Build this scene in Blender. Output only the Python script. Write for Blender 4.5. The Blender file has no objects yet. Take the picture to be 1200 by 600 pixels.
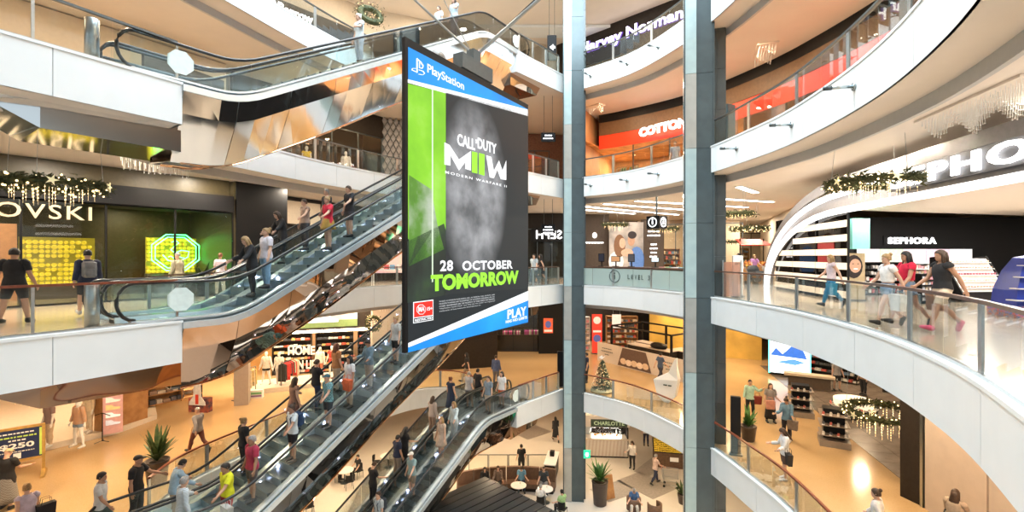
import bpy, bmesh, math, random
import numpy as np
from mathutils import Vector, Matrix
from mathutils.geometry import tessellate_polygon

R = math.radians
rnd = random.Random(7)
SC = bpy.context.scene
COL = SC.collection

# ------------------------------------------------------------------ camera, world, exposure
EYE = 1.6                       # eye height over level 3, the floor the photographer stands on
FPX = 560.0                     # focal length in pixels of the 1200 wide frame
cam = bpy.data.cameras.new('camera'); cam.sensor_width = 36; cam.lens = FPX / 1200 * 36
cam.clip_end = 400
camo = bpy.data.objects.new('camera', cam); COL.objects.link(camo)
camo.location = (0, 0, EYE); camo.rotation_euler = (R(90), 0, 0)
SC.camera = camo
SC.view_settings.view_transform = 'Standard'
SC.view_settings.look = 'None'
SC.view_settings.gamma = 1
SC.view_settings.use_curve_mapping = False
SC.cycles.transparent_max_bounces = 64
SC.view_settings.exposure = 0.5

wd = bpy.data.worlds.new('world'); SC.world = wd; wd.use_nodes = True
bgn = wd.node_tree.nodes['Background']
bgn.inputs[0].default_value = (0.80, 0.93, 1.0, 1); bgn.inputs[1].default_value = 0.55

def area_light(name, loc, size, power, color=(1, 1, 1), rot=(0, 0, 0), sy=None):
    l = bpy.data.lights.new(name, 'AREA'); l.energy = power; l.color = color
    l.shape = 'RECTANGLE'; l.size = size; l.size_y = sy or size
    o = bpy.data.objects.new(name, l); COL.objects.link(o); o.location = loc; o.rotation_euler = rot
    return o
# daylight through the glazed roof over the void
area_light('skylight_daylight', (-1.0, 13.5, 21.0), 14, 7600, (0.82, 0.93, 1.0), sy=20)

H = 5.7
LV = {1: -2 * H, 2: -H, 3: 0.0, 4: H, 5: 2 * H, 6: 2 * H + 5.0}
FAS = 0.95                      # height of the white slab edge

# ------------------------------------------------------------------ helpers
def P(u, v, Y):                 # photo pixel at depth Y -> world point
    return Vector(((u - 600) / FPX * Y, Y, EYE - (v - 300) / FPX * Y))
def G(u, v, lv):                # photo pixel that lies on the floor of a level -> world point
    z = LV[lv]; Y = FPX * (EYE - z) / (v - 300)
    return Vector(((u - 600) / FPX * Y, Y, z))

MATS = {}
def mat(name, color=(.8, .8, .8), rough=.5, metal=0.0, emit=0.0, ecol=None, noise=.06, scale=8.0, bump=0.0, bscale=30.0, spec=.5, coat=0.0, sheen=0.0, color2=None):
    if name in MATS: return MATS[name]
    m = bpy.data.materials.new(name); m.use_nodes = True
    nt = m.node_tree; b = nt.nodes['Principled BSDF']
    b.inputs['Roughness'].default_value = rough; b.inputs['Metallic'].default_value = metal
    b.inputs['Specular IOR Level'].default_value = spec
    if coat: b.inputs['Coat Weight'].default_value = coat; b.inputs['Coat Roughness'].default_value = .05
    c = tuple(color) + (1,)
    tc = nt.nodes.new('ShaderNodeTexCoord')
    if noise > 0 or color2:
        n = nt.nodes.new('ShaderNodeTexNoise'); n.inputs['Scale'].default_value = scale; n.inputs['Detail'].default_value = 4
        nt.links.new(tc.outputs['Object'], n.inputs['Vector'])
        mx = nt.nodes.new('ShaderNodeMix'); mx.data_type = 'RGBA'
        c2 = tuple(color2) + (1,) if color2 else tuple(max(0, x * (1 - noise * 2)) for x in color) + (1,)
        mx.inputs[6].default_value = c; mx.inputs[7].default_value = c2
        cr = nt.nodes.new('ShaderNodeMapRange'); cr.inputs[1].default_value = .35; cr.inputs[2].default_value = .65
        nt.links.new(n.outputs['Fac'], cr.inputs[0]); nt.links.new(cr.outputs[0], mx.inputs[0])
        nt.links.new(mx.outputs[2], b.inputs['Base Color'])
    else: b.inputs['Base Color'].default_value = c
    if bump:
        n2 = nt.nodes.new('ShaderNodeTexNoise'); n2.inputs['Scale'].default_value = bscale
        nt.links.new(tc.outputs['Object'], n2.inputs['Vector'])
        bp = nt.nodes.new('ShaderNodeBump'); bp.inputs['Strength'].default_value = bump
        nt.links.new(n2.outputs['Fac'], bp.inputs['Height']); nt.links.new(bp.outputs[0], b.inputs['Normal'])
    if emit:
        b.inputs['Emission Color'].default_value = (tuple(ecol) if ecol else tuple(color)) + (1,)
        b.inputs['Emission Strength'].default_value = emit
    MATS[name] = m; return m

def glass_mat(name, tint=(.93, .98, .97), refl=.9, ior=1.45, rough=0.0, frost=0.0, fcol=(.8, .9, .88)):
    if name in MATS: return MATS[name]
    m = bpy.data.materials.new(name); m.use_nodes = True; nt = m.node_tree
    for n in list(nt.nodes): nt.nodes.remove(n)
    out = nt.nodes.new('ShaderNodeOutputMaterial'); t = nt.nodes.new('ShaderNodeBsdfTransparent'); g = nt.nodes.new('ShaderNodeBsdfGlossy')
    t.inputs[0].default_value = tint + (1,); g.inputs['Roughness'].default_value = rough
    fr = nt.nodes.new('ShaderNodeFresnel'); fr.inputs[0].default_value = ior
    mu = nt.nodes.new('ShaderNodeMath'); mu.operation = 'MULTIPLY'; mu.inputs[1].default_value = refl
    nt.links.new(fr.outputs[0], mu.inputs[0])
    mx = nt.nodes.new('ShaderNodeMixShader'); nt.links.new(mu.outputs[0], mx.inputs[0])
    nt.links.new(t.outputs[0], mx.inputs[1]); nt.links.new(g.outputs[0], mx.inputs[2]); res = mx
    if frost:
        d = nt.nodes.new('ShaderNodeBsdfDiffuse'); d.inputs[0].default_value = fcol + (1,)
        m2 = nt.nodes.new('ShaderNodeMixShader'); m2.inputs[0].default_value = frost
        nt.links.new(mx.outputs[0], m2.inputs[1]); nt.links.new(d.outputs[0], m2.inputs[2]); res = m2
    nt.links.new(res.outputs[0], out.inputs[0]); MATS[name] = m; return m

def mirror_mat(name, color, scale=.45, strength=.22, rough=.03):
    if name in MATS: return MATS[name]
    m = bpy.data.materials.new(name); m.use_nodes = True; nt = m.node_tree; b = nt.nodes['Principled BSDF']
    b.inputs['Base Color'].default_value = color + (1,); b.inputs['Metallic'].default_value = 1; b.inputs['Roughness'].default_value = rough
    tc = nt.nodes.new('ShaderNodeTexCoord'); n = nt.nodes.new('ShaderNodeTexNoise')
    n.inputs['Scale'].default_value = scale; n.inputs['Detail'].default_value = .6; n.inputs['Distortion'].default_value = .8
    nt.links.new(tc.outputs['Object'], n.inputs['Vector'])
    bp = nt.nodes.new('ShaderNodeBump'); bp.inputs['Strength'].default_value = strength; bp.inputs['Distance'].default_value = .35
    nt.links.new(n.outputs['Fac'], bp.inputs['Height']); nt.links.new(bp.outputs[0], b.inputs['Normal'])
    MATS[name] = m; return m

class MB:
    def __init__(s): s.v = []; s.f = []
    def add(s, vs, fs):
        k = len(s.v); s.v += [tuple(p) for p in vs]; s.f += [tuple(i + k for i in f) for f in fs]; return s
    def box(s, c, d, rz=0.0):
        cx, cy, cz = c; a, b, h = d[0] / 2, d[1] / 2, d[2] / 2; ca, sa = math.cos(rz), math.sin(rz)
        vs = [(cx + x * ca - y * sa, cy + x * sa + y * ca, cz + z) for z in (-h, h) for x, y in ((-a, -b), (a, -b), (a, b), (-a, b))]
        return s.add(vs, [(3, 2, 1, 0), (4, 5, 6, 7), (0, 1, 5, 4), (1, 2, 6, 5), (2, 3, 7, 6), (3, 0, 4, 7)])
    def bevbox(s, c, d, r=.02, rz=0.0):     # box with chamfered upright edges and rims
        cx, cy, cz = c; ca, sa = math.cos(rz), math.sin(rz); rings = []
        for zz, k in ((-d[2] / 2, r), (-d[2] / 2 + r, 0), (d[2] / 2 - r, 0), (d[2] / 2, r)):
            a, b = d[0] / 2 - k, d[1] / 2 - k; q = r
            pts = [(-a + q, -b), (a - q, -b), (a, -b + q), (a, b - q), (a - q, b), (-a + q, b), (-a, b - q), (-a, -b + q)]
            rings.append([(cx + x * ca - y * sa, cy + x * sa + y * ca, cz + zz) for x, y in pts])
        return s.loft(rings)
    def loft(s, rings, cap=True, closed=True):
        n = len(rings[0]); vs = [p for r in rings for p in r]; fs = []
        for i in range(len(rings) - 1):
            for j in range(n if closed else n - 1):
                a, b = i * n + j, i * n + (j + 1) % n
                fs.append((a, b, b + n, a + n))
        if cap: fs.append(tuple(range(n - 1, -1, -1))); fs.append(tuple((len(rings) - 1) * n + j for j in range(n)))
        return s.add(vs, fs)
    def lathe(s, prof, c=(0, 0, 0), n=16, sx=1, sy=1):
        rings = [[(c[0] + r * sx * math.cos(2 * math.pi * k / n), c[1] + r * sy * math.sin(2 * math.pi * k / n), c[2] + z) for k in range(n)] for r, z in prof]
        return s.loft(rings)
    def prism(s, poly, z0, z1):
        return s.loft([[(x, y, z0) for x, y in poly], [(x, y, z1) for x, y in poly]])
    def cyl(s, a, b, r, n=8, r2=None):
        return s.tube([a, b], r, n, r2)
    def tube(s, pts, r, n=8, r2=None, sq=None):
        pts = [Vector(p) for p in pts]; rings = []
        for i, p in enumerate(pts):
            t = (pts[min(i + 1, len(pts) - 1)] - pts[max(i - 1, 0)]).normalized()
            up = Vector((0, 0, 1)) if abs(t.z) < .95 else Vector((1, 0, 0))
            x = t.cross(up).normalized(); y = x.cross(t).normalized()
            rr = r if r2 is None else r + (r2 - r) * i / (len(pts) - 1)
            if sq: rings.append([p + x * (a * sq[0]) + y * (b * sq[1]) for a, b in ((-.5, -.5), (.5, -.5), (.5, .5), (-.5, .5))])
            else: rings.append([p + x * (rr * math.cos(2 * math.pi * k / n)) + y * (rr * math.sin(2 * math.pi * k / n)) for k in range(n)])
        return s.loft(rings)
    def ball(s, c, r, n=10, m=6, sx=1, sy=1, sz=1):
        prof = [(max(1e-4, math.sin(math.pi * i / m)) * r, -math.cos(math.pi * i / m) * r * sz) for i in range(m + 1)]
        return s.lathe(prof, c, n, sx, sy)
    def mesh(s, name):
        me = bpy.data.meshes.new(name); me.from_pydata(s.v, [], s.f); me.update(); return me
    def build(s, name, m, parent=None, smooth=False, loc=None, rz=None):
        o = bpy.data.objects.new(name, s.mesh(name)); COL.objects.link(o)
        if m: o.data.materials.append(m)
        if smooth: o.data.shade_smooth()
        if parent: o.parent = parent
        if loc is not None: o.location = loc
        if rz is not None: o.rotation_euler.z = rz
        return o

def tag(o, label, cat, group=None, kind=None):
    o['label'] = label; o['category'] = cat
    if group: o['group'] = group
    if kind: o['kind'] = kind
    return o
def thing(name, label, cat, loc=(0, 0, 0), rz=0.0, group=None):
    o = bpy.data.objects.new(name, None); COL.objects.link(o); o.empty_display_size = .2
    o.location = loc; o.rotation_euler = (0, 0, rz)
    return tag(o, label, cat, group)
def struct(o): o['kind'] = 'structure'; return o
def setting(name, loc=(0, 0, 0), rz=0.0):
    o = bpy.data.objects.new(name, None); COL.objects.link(o); o.location = loc; o.rotation_euler.z = rz; o['kind'] = 'structure'; return o
def inst(src, parent=None, loc=(0, 0, 0), rz=0.0, sc=None, m=None):     # one more copy of a part, mesh shared
    o = src.copy(); COL.objects.link(o); o.parent = parent; o.location = loc; o.rotation_euler = (0, 0, rz)
    if sc: o.scale = sc
    return o
def copy_thing(src, loc, rz, label=None):
    r = src.copy(); COL.objects.link(r); r.location = loc; r.rotation_euler = (0, 0, rz)
    if label: r['label'] = label
    for ch in list(src.children):
        c = ch.copy(); COL.objects.link(c); c.parent = r
        for g in list(ch.children):
            d = g.copy(); COL.objects.link(d); d.parent = c
    return r

_tc = {}
def text_geo(body, bold=0.0, extrude=0.0, spacing=1.0):
    k = (body, bold, extrude, spacing)
    if k in _tc: return _tc[k]
    cu = bpy.data.curves.new('txt', 'FONT'); cu.body = body; cu.size = 1; cu.offset = bold; cu.extrude = extrude; cu.space_character = spacing
    cu.resolution_u = 3; cu.align_x = 'CENTER'
    o = bpy.data.objects.new('txt', cu); COL.objects.link(o)
    dg = bpy.context.evaluated_depsgraph_get(); me = o.evaluated_get(dg).to_mesh()
    vs = np.array([v.co[:] for v in me.vertices]); fs = [tuple(p.vertices) for p in me.polygons]
    o.evaluated_get(dg).to_mesh_clear(); bpy.data.objects.remove(o); bpy.data.curves.remove(cu)
    lo, hi = vs.min(0), vs.max(0); vs = vs - (lo + hi) / 2
    _tc[k] = (vs, fs, hi - lo); return _tc[k]
def text(name, body, c, right, up, w, h, m, parent=None, bold=0.0, depth=.01, spacing=1.0, mirror=False):
    """lettering centred at c in the plane (right, up), w wide and h high"""
    vs, fs, d = text_geo(body, bold, .02, spacing)
    right = Vector(right).normalized(); up = Vector(up).normalized(); nrm = right.cross(up); c = Vector(c)
    sx = w / d[0]; sy = h / d[1]
    if mirror: sx = -sx
    vv = [c + right * (x * sx) + up * (y * sy) + nrm * (z / .02 * depth / 2) for x, y, z in vs]
    b = MB(); b.add(vv, fs); return b.build(name, m, parent)

def dashes(name, c, w, h, m, parent, seed=0, y=-.01):
    """a line of print too small to read: a row of short strokes"""
    rr = random.Random(seed); mb = MB(); x = -w / 2
    while x < w / 2 - .02:
        l = min(rr.uniform(.5, 1.6) * h, w / 2 - x); mb.box((c[0] + x + l / 2, c[1] + y, c[2]), (l, .006, h * .55)); x += l + h * .35
    o = mb.build(name, m, parent); o['kind'] = 'stuff'; return o
def catmull(pts, n=8):
    pts = [Vector((p[0], p[1], 0)) for p in pts]; out = []
    for i in range(len(pts) - 1):
        p0, p1, p2, p3 = pts[max(i - 1, 0)], pts[i], pts[i + 1], pts[min(i + 2, len(pts) - 1)]
        for k in range(n):
            t = k / n
            out.append(.5 * ((2 * p1) + (p2 - p0) * t + (2 * p0 - 5 * p1 + 4 * p2 - p3) * t * t + (3 * p1 - p0 - 3 * p2 + p3) * t ** 3))
    out.append(pts[-1]); return [Vector((p.x, p.y)) for p in out]
def arc(pts):
    L = [0.0]
    for a, b in zip(pts, pts[1:]): L.append(L[-1] + (b - a).length)
    return L
def along(pts, L, s):
    s = min(max(s, 0), L[-1] - 1e-6)
    for i in range(len(L) - 1):
        if s <= L[i + 1]:
            t = (s - L[i]) / max(L[i + 1] - L[i], 1e-9); d = (pts[i + 1] - pts[i]).normalized()
            return pts[i].lerp(pts[i + 1], t), d
def sub(pts, s0, s1, n):
    L = arc(pts); return [along(pts, L, s0 + (s1 - s0) * k / n)[0] for k in range(n + 1)]
def offset(pts, d):             # d > 0 to the left of travel
    out = []
    for i, p in enumerate(pts):
        t = (pts[min(i + 1, len(pts) - 1)] - pts[max(i - 1, 0)]).normalized(); out.append(p + Vector((-t.y, t.x)) * d)
    return out
def strip(mb, pts, z0, z1, th, side=1):     # upright wall strip that follows a plan curve, th thick to one side
    off = offset(pts, th * side)
    return mb.loft([[(a.x, a.y, z0), (b.x, b.y, z0), (b.x, b.y, z1), (a.x, a.y, z1)] for a, b in zip(pts, off)])

# ------------------------------------------------------------------ shared materials
M = {}
M['white'] = mat('white_panel', (.78, .815, .83), .35, noise=.015, scale=2)
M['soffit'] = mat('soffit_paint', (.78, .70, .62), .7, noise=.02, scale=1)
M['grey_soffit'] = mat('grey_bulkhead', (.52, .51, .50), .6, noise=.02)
M['steel'] = mat('brushed_steel', (.50, .53, .54), .28, 1.0, noise=.05, scale=20)
M['dsteel'] = mat('dark_steel', (.12, .14, .15), .35, .8, noise=.05)
M['black'] = mat('black_satin', (.010, .010, .011), .45, noise=.02, spec=.2)
M['rubber'] = mat('black_rubber', (.010, .012, .014), .32, noise=.02)
M['redrail'] = mat('red_timber_rail', (.20, .045, .018), .3, noise=.2, scale=14, coat=.4)
M['brownrail'] = mat('brown_timber_rail', (.12, .055, .035), .3, noise=.2, scale=14, coat=.4)
M['wood'] = mat('oak_timber', (.42, .22, .085), .5, noise=.22, scale=3, color2=(.30, .14, .05))
M['glass'] = glass_mat('balustrade_glass', (.965, .99, .985), .45)
M['shopglass'] = glass_mat('shop_glass', (.97, .98, .95), .8)
M['frost'] = glass_mat('frosted_glass', (.7, .85, .82), .8, frost=.55, fcol=(.62, .75, .72))
M['bronze'] = mirror_mat('bronze_mirror', (.62, .42, .30))
M['chrome'] = mirror_mat('chrome_mirror', (.88, .89, .90), .3, .08, .09)
M['darkmirror'] = mirror_mat('dark_mirror', (.22, .21, .20), .5, .2)
M['copper'] = mirror_mat('copper_mirror', (.85, .50, .28), .6, .25)
M['cream'] = mat('cream_wall', (.62, .52, .40), .6, noise=.03)
M['dark'] = mat('dark_wall', (.028, .022, .018), .5, noise=.1, spec=.2)
M['brownwall'] = mat('brown_shop_wall', (.11, .08, .06), .5, noise=.06, spec=.25)
M['beige'] = mat('beige_panel', (.52, .44, .38), .5, noise=.04, scale=3)
M['pink'] = mat('pink_panel', (.60, .38, .30), .5, noise=.04, scale=3)
M['warmlamp'] = mat('warm_lamp', (1, .82, .55), .5, emit=14, ecol=(1, .80, .52), noise=0)
M['whitelamp'] = mat('white_lamp', (1, .97, .9), .5, emit=9, ecol=(1, .96, .90), noise=0)
M['letter'] = mat('lit_white_letter', (1, 1, 1), .5, emit=3.0, noise=0)
M['paint_white'] = mat('white_lettering', (.85, .85, .85), .5, noise=0)
M['chain'] = mat('clear_crystal', (.85, .85, .82), .2, noise=0)
def floor_mat(name, c1, c2, rough, sc=60, tile=None, tcol=None):
    m = bpy.data.materials.new(name); m.use_nodes = True; nt = m.node_tree; b = nt.nodes['Principled BSDF']
    tc = nt.nodes.new('ShaderNodeTexCoord'); v = nt.nodes.new('ShaderNodeTexVoronoi'); v.inputs['Scale'].default_value = sc
    nt.links.new(tc.outputs['Object'], v.inputs['Vector'])
    mx = nt.nodes.new('ShaderNodeMix'); mx.data_type = 'RGBA'; mx.inputs[6].default_value = c1 + (1,); mx.inputs[7].default_value = c2 + (1,)
    nt.links.new(v.outputs['Distance'], mx.inputs[0])
    n = nt.nodes.new('ShaderNodeTexNoise'); n.inputs['Scale'].default_value = .5; nt.links.new(tc.outputs['Object'], n.inputs['Vector'])
    m2 = nt.nodes.new('ShaderNodeMix'); m2.data_type = 'RGBA'; m2.blend_type = 'MULTIPLY'; m2.inputs[0].default_value = .25
    nt.links.new(mx.outputs[2], m2.inputs[6]); nt.links.new(n.outputs['Fac'], m2.inputs[7])
    nt.links.new(m2.outputs[2], b.inputs['Base Color']); b.inputs['Roughness'].default_value = rough
    MATS[name] = m; return m
M['terrazzo'] = floor_mat('cream_terrazzo', (.60, .50, .38), (.46, .36, .26), .14)
M['terrazzo2'] = floor_mat('warm_terrazzo', (.62, .44, .24), (.48, .32, .16), .14)
M['tile1'] = floor_mat('pale_stone_tile', (.72, .68, .62), (.62, .57, .50), .2)

# ------------------------------------------------------------------ plan of the void
DIR = Vector((.578, .816)); NRM = Vector((-.816, .578)); ANG = math.atan2(.816, .578)
ESC_A = Vector((-7.9, 11.45)); ESC_W = 2.6; ESC_L = 14.05
def E2(s, w): return ESC_A + DIR * s + NRM * w
RA, RB = E2(ESC_L, 0), E2(ESC_L, ESC_W)
A2 = E2(0, ESC_W)
VR = catmull([(3.0, 1.6), (4.0, 3.3), (4.95, 4.62), (6.25, 6.9), (7.3, 9.8), (7.85, 13.4), (7.75, 16), (7.5, 18.2), (7.0, 20.4), (5.7, 23.3), (3.6, 25.4), (2.8, 26.0)], 6)
VB = catmull([RB, (-2.7, 25.7), (-4.0, 26.2), (-5.6, 25.4), (-7.3, 22.9), (-8.6, 20.3), (-9.6, 17.5), (-10.3, 15), A2], 5)
VL = [ESC_A, Vector((-9.4, 8.8)), Vector((-11.7, 4.8)), Vector((-12, .8))]
VOID = VR + [RA] + VB + VL + [Vector((3.0, .8))]
OUT = [(-36, -6), (36, -6), (36, 62), (-36, 62)]

def slab(name, z_top, z_bot, m_top, m_bot, void=True):
    rings = [[Vector((x, y, 0)) for x, y in OUT]]
    if void: rings.append([Vector((p.x, p.y, 0)) for p in reversed(VOID)])
    tris = tessellate_polygon(rings); flat = [p for r in rings for p in r]; n = len(flat)
    mb = MB(); mb.v = [(p.x, p.y, z_top) for p in flat] + [(p.x, p.y, z_bot) for p in flat]; up = []; dn = []
    for a, b, c in tris:
        pa, pb, pc = flat[a], flat[b], flat[c]
        if (pb - pa).cross(pc - pa).z < 0: b, c = c, b
        up.append((a, b, c)); dn.append((a + n, c + n, b + n))
    mb.f = up + dn
    o = mb.build(name, m_top); o.data.materials.append(m_bot)
    for p in list(o.data.polygons)[len(up):]: p.material_index = 1
    return struct(o)
slab('floor', LV[1], LV[1] - .4, M['tile1'], M['soffit'], False)
for k in (2, 3, 4, 5):
    slab('floor', LV[k], LV[k] - FAS, M['terrazzo2'] if k == 2 else M['terrazzo'], M['soffit'])
slab('ceiling', LV[6] + .4, LV[6], M['soffit'], M['soffit'])
for nm, c, d in (('wall_far', (0, 62.1, 2.5), (72, .2, 29)), ('wall_left', (-36.1, 28, 2.5), (.2, 68, 29)), ('wall_right', (36.1, 28, 2.5), (.2, 68, 29))):
    struct(MB().box(c, d).build(nm, M['cream']))  # unseen outer walls, put in to keep world light out

# white slab edges, panel by panel
def fascia(pts, z, name, seg=2.4, h=FAS):
    root = setting(name)
    L = arc(pts); n = max(1, round(L[-1] / seg)); cuts = [L[-1] * k / n for k in range(n + 1)]
    for a, b in zip(cuts, cuts[1:]):
        sp = sub(pts, a + .006, b - .006, max(1, min(8, int((b - a) / .3))))
        mb = MB(); strip(mb, sp, z - h, z + .0, .05, -1); mb.build('fascia_panel', M['white'], root)
    mb = MB(); strip(mb, offset(pts, .02), z + .001, z + .06, .16, -1); mb.build('edge_cap', M['white'], root)
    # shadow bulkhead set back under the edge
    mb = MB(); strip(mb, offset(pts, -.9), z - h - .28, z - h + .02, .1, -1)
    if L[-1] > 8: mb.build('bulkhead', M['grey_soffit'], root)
    return root
nt_ = 0
LAND = [Vector((2.8, 26.0)), RA]
for k in (2, 3, 4, 5):
    for seg in (VR, LAND, [RA, RB], VB, [A2, ESC_A], VL):
        nt_ += 1; fascia(seg, LV[k], 'trim_%d' % nt_)

# ------------------------------------------------------------------ balustrades
def balustrade(pts, z, label, rail, post=2.5, pane=1.25, h=1.02, postw=.13, inset=.12, gl=None, rr=(.075, .05), group='glass balustrades round the void'):
    pts = offset(pts, -inset); L = arc(pts)
    root = thing('balustrade', label, 'balustrade', (pts[0].x, pts[0].y, z + .06), group=group)
    o = Vector((pts[0].x, pts[0].y, z + .06)); h -= .06
    q = [Vector((p.x, p.y, z + .06)) - o for p in pts]
    MB().tube([(p.x, p.y, h) for p in q], .03, sq=rr).build('handrail', rail, root)
    n = max(1, round(L[-1] / post)); k0 = None
    for k in range(n + 1):
        p, d = along(pts, L, L[-1] * k / n); a = math.atan2(d.y, d.x); pp = p - Vector((o.x, o.y))
        if k0 is None: k0 = MB().box((0, 0, (h - .03) / 2), (postw, .03, h - .03)).build('post', M['steel'], root, loc=(pp.x, pp.y, 0), rz=a)
        else: inst(k0, root, (pp.x, pp.y, 0), a)
    m = max(1, round(L[-1] / pane))
    for k in range(m):
        sp = sub(pts, L[-1] * k / m + .012, L[-1] * (k + 1) / m - .012, 3)
        sp = [p - Vector((o.x, o.y)) for p in sp]
        mb = MB(); strip(mb, sp, .02, h - .06, .012); mb.build('glass_panel', gl or M['glass'], root)
    mb = MB(); strip(mb, [Vector((p.x, p.y)) for p in offset([Vector((p.x, p.y)) for p in q], .03)], 0, .05, .06, -1); mb.build('base_channel', M['steel'], root)
    return root
VRL = arc(VR)
s_c2 = min(range(len(VR)), key=lambda i: (VR[i] - Vector((7.35, 18.9))).length); s_c2 = VRL[s_c2]
S_END = VRL[-1]
rails = {2: M['redrail'], 3: M['brownrail'], 4: M['dsteel'], 5: M['dsteel']}
names = {2: 'second level, above the cafe', 3: 'information level', 4: 'level of the red shop', 5: 'top level'}
for k in (2, 3, 4, 5):
    balustrade(sub(VR, 0.3, s_c2 - .5, 60), LV[k], 'glass balustrade along the right hand curve of the ' + names[k], rails[k])
    balustrade(sub(VR, s_c2 + .9, S_END - .5, 30), LV[k], 'glass balustrade between the two tall columns on the ' + names[k], rails[k], gl=M['frost'] if k == 3 else None)
    balustrade([Vector((2.6, 25.76)), RA.lerp(Vector((2.8, 26)), .08)], LV[k], 'short glass balustrade left of the thin column on the ' + names[k], rails[k], post=1.3)
    balustrade(sub(VB, .5, arc(VB)[-1] - .6, 40), LV[k], 'glass balustrade behind the escalators on the ' + names[k], rails[k])
    if k != 2: balustrade([ESC_A + (VL[1] - ESC_A) * .02] + VL[1:3], LV[k], 'glass balustrade of the left landing on the ' + names[k], M['redrail'] if k == 3 else M['dsteel'], post=2.6, postw=.05)

# ------------------------------------------------------------------ the two tall columns
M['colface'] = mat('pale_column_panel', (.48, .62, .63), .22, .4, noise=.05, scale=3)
M['colface_refl'] = mat('pale_grey_column_panel', (.50, .50, .46), .25, .55, noise=.05, scale=3)  # greyer tone of reflections along the metal, put into the panel colour
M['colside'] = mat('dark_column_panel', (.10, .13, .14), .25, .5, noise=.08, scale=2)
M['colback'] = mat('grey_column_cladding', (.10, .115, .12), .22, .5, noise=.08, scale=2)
def column(c, rz, w, d, bw, bd, label):
    """fin (w across, d deep, local -y faces the camera side) in front of the slab edge, clad box standing on each floor behind it"""
    root = thing('column', label, 'column', (c[0], c[1], LV[1]), rz)
    Ht = LV[6] - LV[1]
    MB().box((0, d / 2, Ht / 2), (w - .06, d - .06, Ht)).build('core', M['dsteel'], root)
    z = 0; i = 0; ph = H / 2
    while z < Ht - .1:
        zz = min(z + ph, Ht)
        MB().box((-w / 2 + w * .2, -.03, (z + zz) / 2), (w * .4, .10, zz - z - .015)).build('front_panel', M['colface'] if i % 3 else M['colface_refl'], root)
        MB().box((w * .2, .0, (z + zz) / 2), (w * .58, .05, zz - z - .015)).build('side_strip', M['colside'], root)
        MB().box((-w / 2, d / 2, (z + zz) / 2), (.05, d, zz - z - .015)).build('side_panel', M['colface_refl'] if i % 2 else M['colface'], root)
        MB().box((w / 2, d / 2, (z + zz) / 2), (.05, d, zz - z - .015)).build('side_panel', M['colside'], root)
        z = zz; i += 1
    MB().box((-w / 2 - .03, -.02, Ht / 2), (.05, .06, Ht)).build('edge_strip', M['colside'], root)
    MB().box((w / 2 + .03, -.02, Ht / 2), (.05, .06, Ht)).build('edge_strip', M['colside'], root)
    for k in range(5):                               # clad box on each storey
        z0 = LV[k + 1] - LV[1]; z1 = z0 + (H - FAS if k < 4 else 5.0)
        MB().box((w / 2 + bw / 2 - .1, d + bd / 2 - .3, (z0 + z1) / 2), (bw - .06, bd - .06, z1 - z0)).build('inner_core', M['dsteel'], root)
        n = 3
        for j in range(n):
            a, b = z0 + (z1 - z0) * j / n, z0 + (z1 - z0) * (j + 1) / n
            for hx in (0, 1):
                MB().box((w / 2 - .1 + bw * (.25 + .5 * hx), d - .3 - .0, (a + b) / 2), (bw / 2 - .012, .05, b - a - .015)).build('cladding_panel', M['colback'], root)
            MB().box((w / 2 - .1 + bw, d - .3 + bd / 2, (a + b) / 2), (.05, bd, b - a - .015)).build('cladding_panel', M['colback'], root)
    return root
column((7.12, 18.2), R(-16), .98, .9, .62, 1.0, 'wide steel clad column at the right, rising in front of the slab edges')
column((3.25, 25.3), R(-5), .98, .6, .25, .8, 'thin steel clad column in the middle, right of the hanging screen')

# ------------------------------------------------------------------ escalators
TAN = math.tan(R(29))
S0, S1 = 1.35, 1.35 + H / TAN
def zc(s):
    r = .6                                        # soft knee
    def k(x): return 0 if x < -r else (x if x > r else (x + r) ** 2 / (4 * r))
    return min(H, TAN * (k(s - S0) - k(s - S1)))
SS = [(-1.0 + (ESC_L + 2.0) * i / 64) for i in range(65)]
M['step'] = mat('escalator_step', (.07, .10, .115), .35, .5, noise=.1, scale=20)
M['riser'] = mat('escalator_riser', (.34, .44, .49), .3, .5, noise=.1, scale=30)
M['skirt'] = mat('escalator_skirt', (.62, .72, .77), .25, .5, noise=.04)
M['deck'] = mat('escalator_deck', (.68, .76, .80), .25, .5, noise=.03)
M['led'] = mat('escalator_led', (.8, .75, 1), emit=20, ecol=(.78, .74, 1), noise=0)
M['decal'] = mat('pale_octagon_decal', (.72, .84, .83), .4, noise=.05)
M['eglass'] = glass_mat('escalator_glass', (.95, .985, .99), .8)
st_mesh = None
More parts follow.
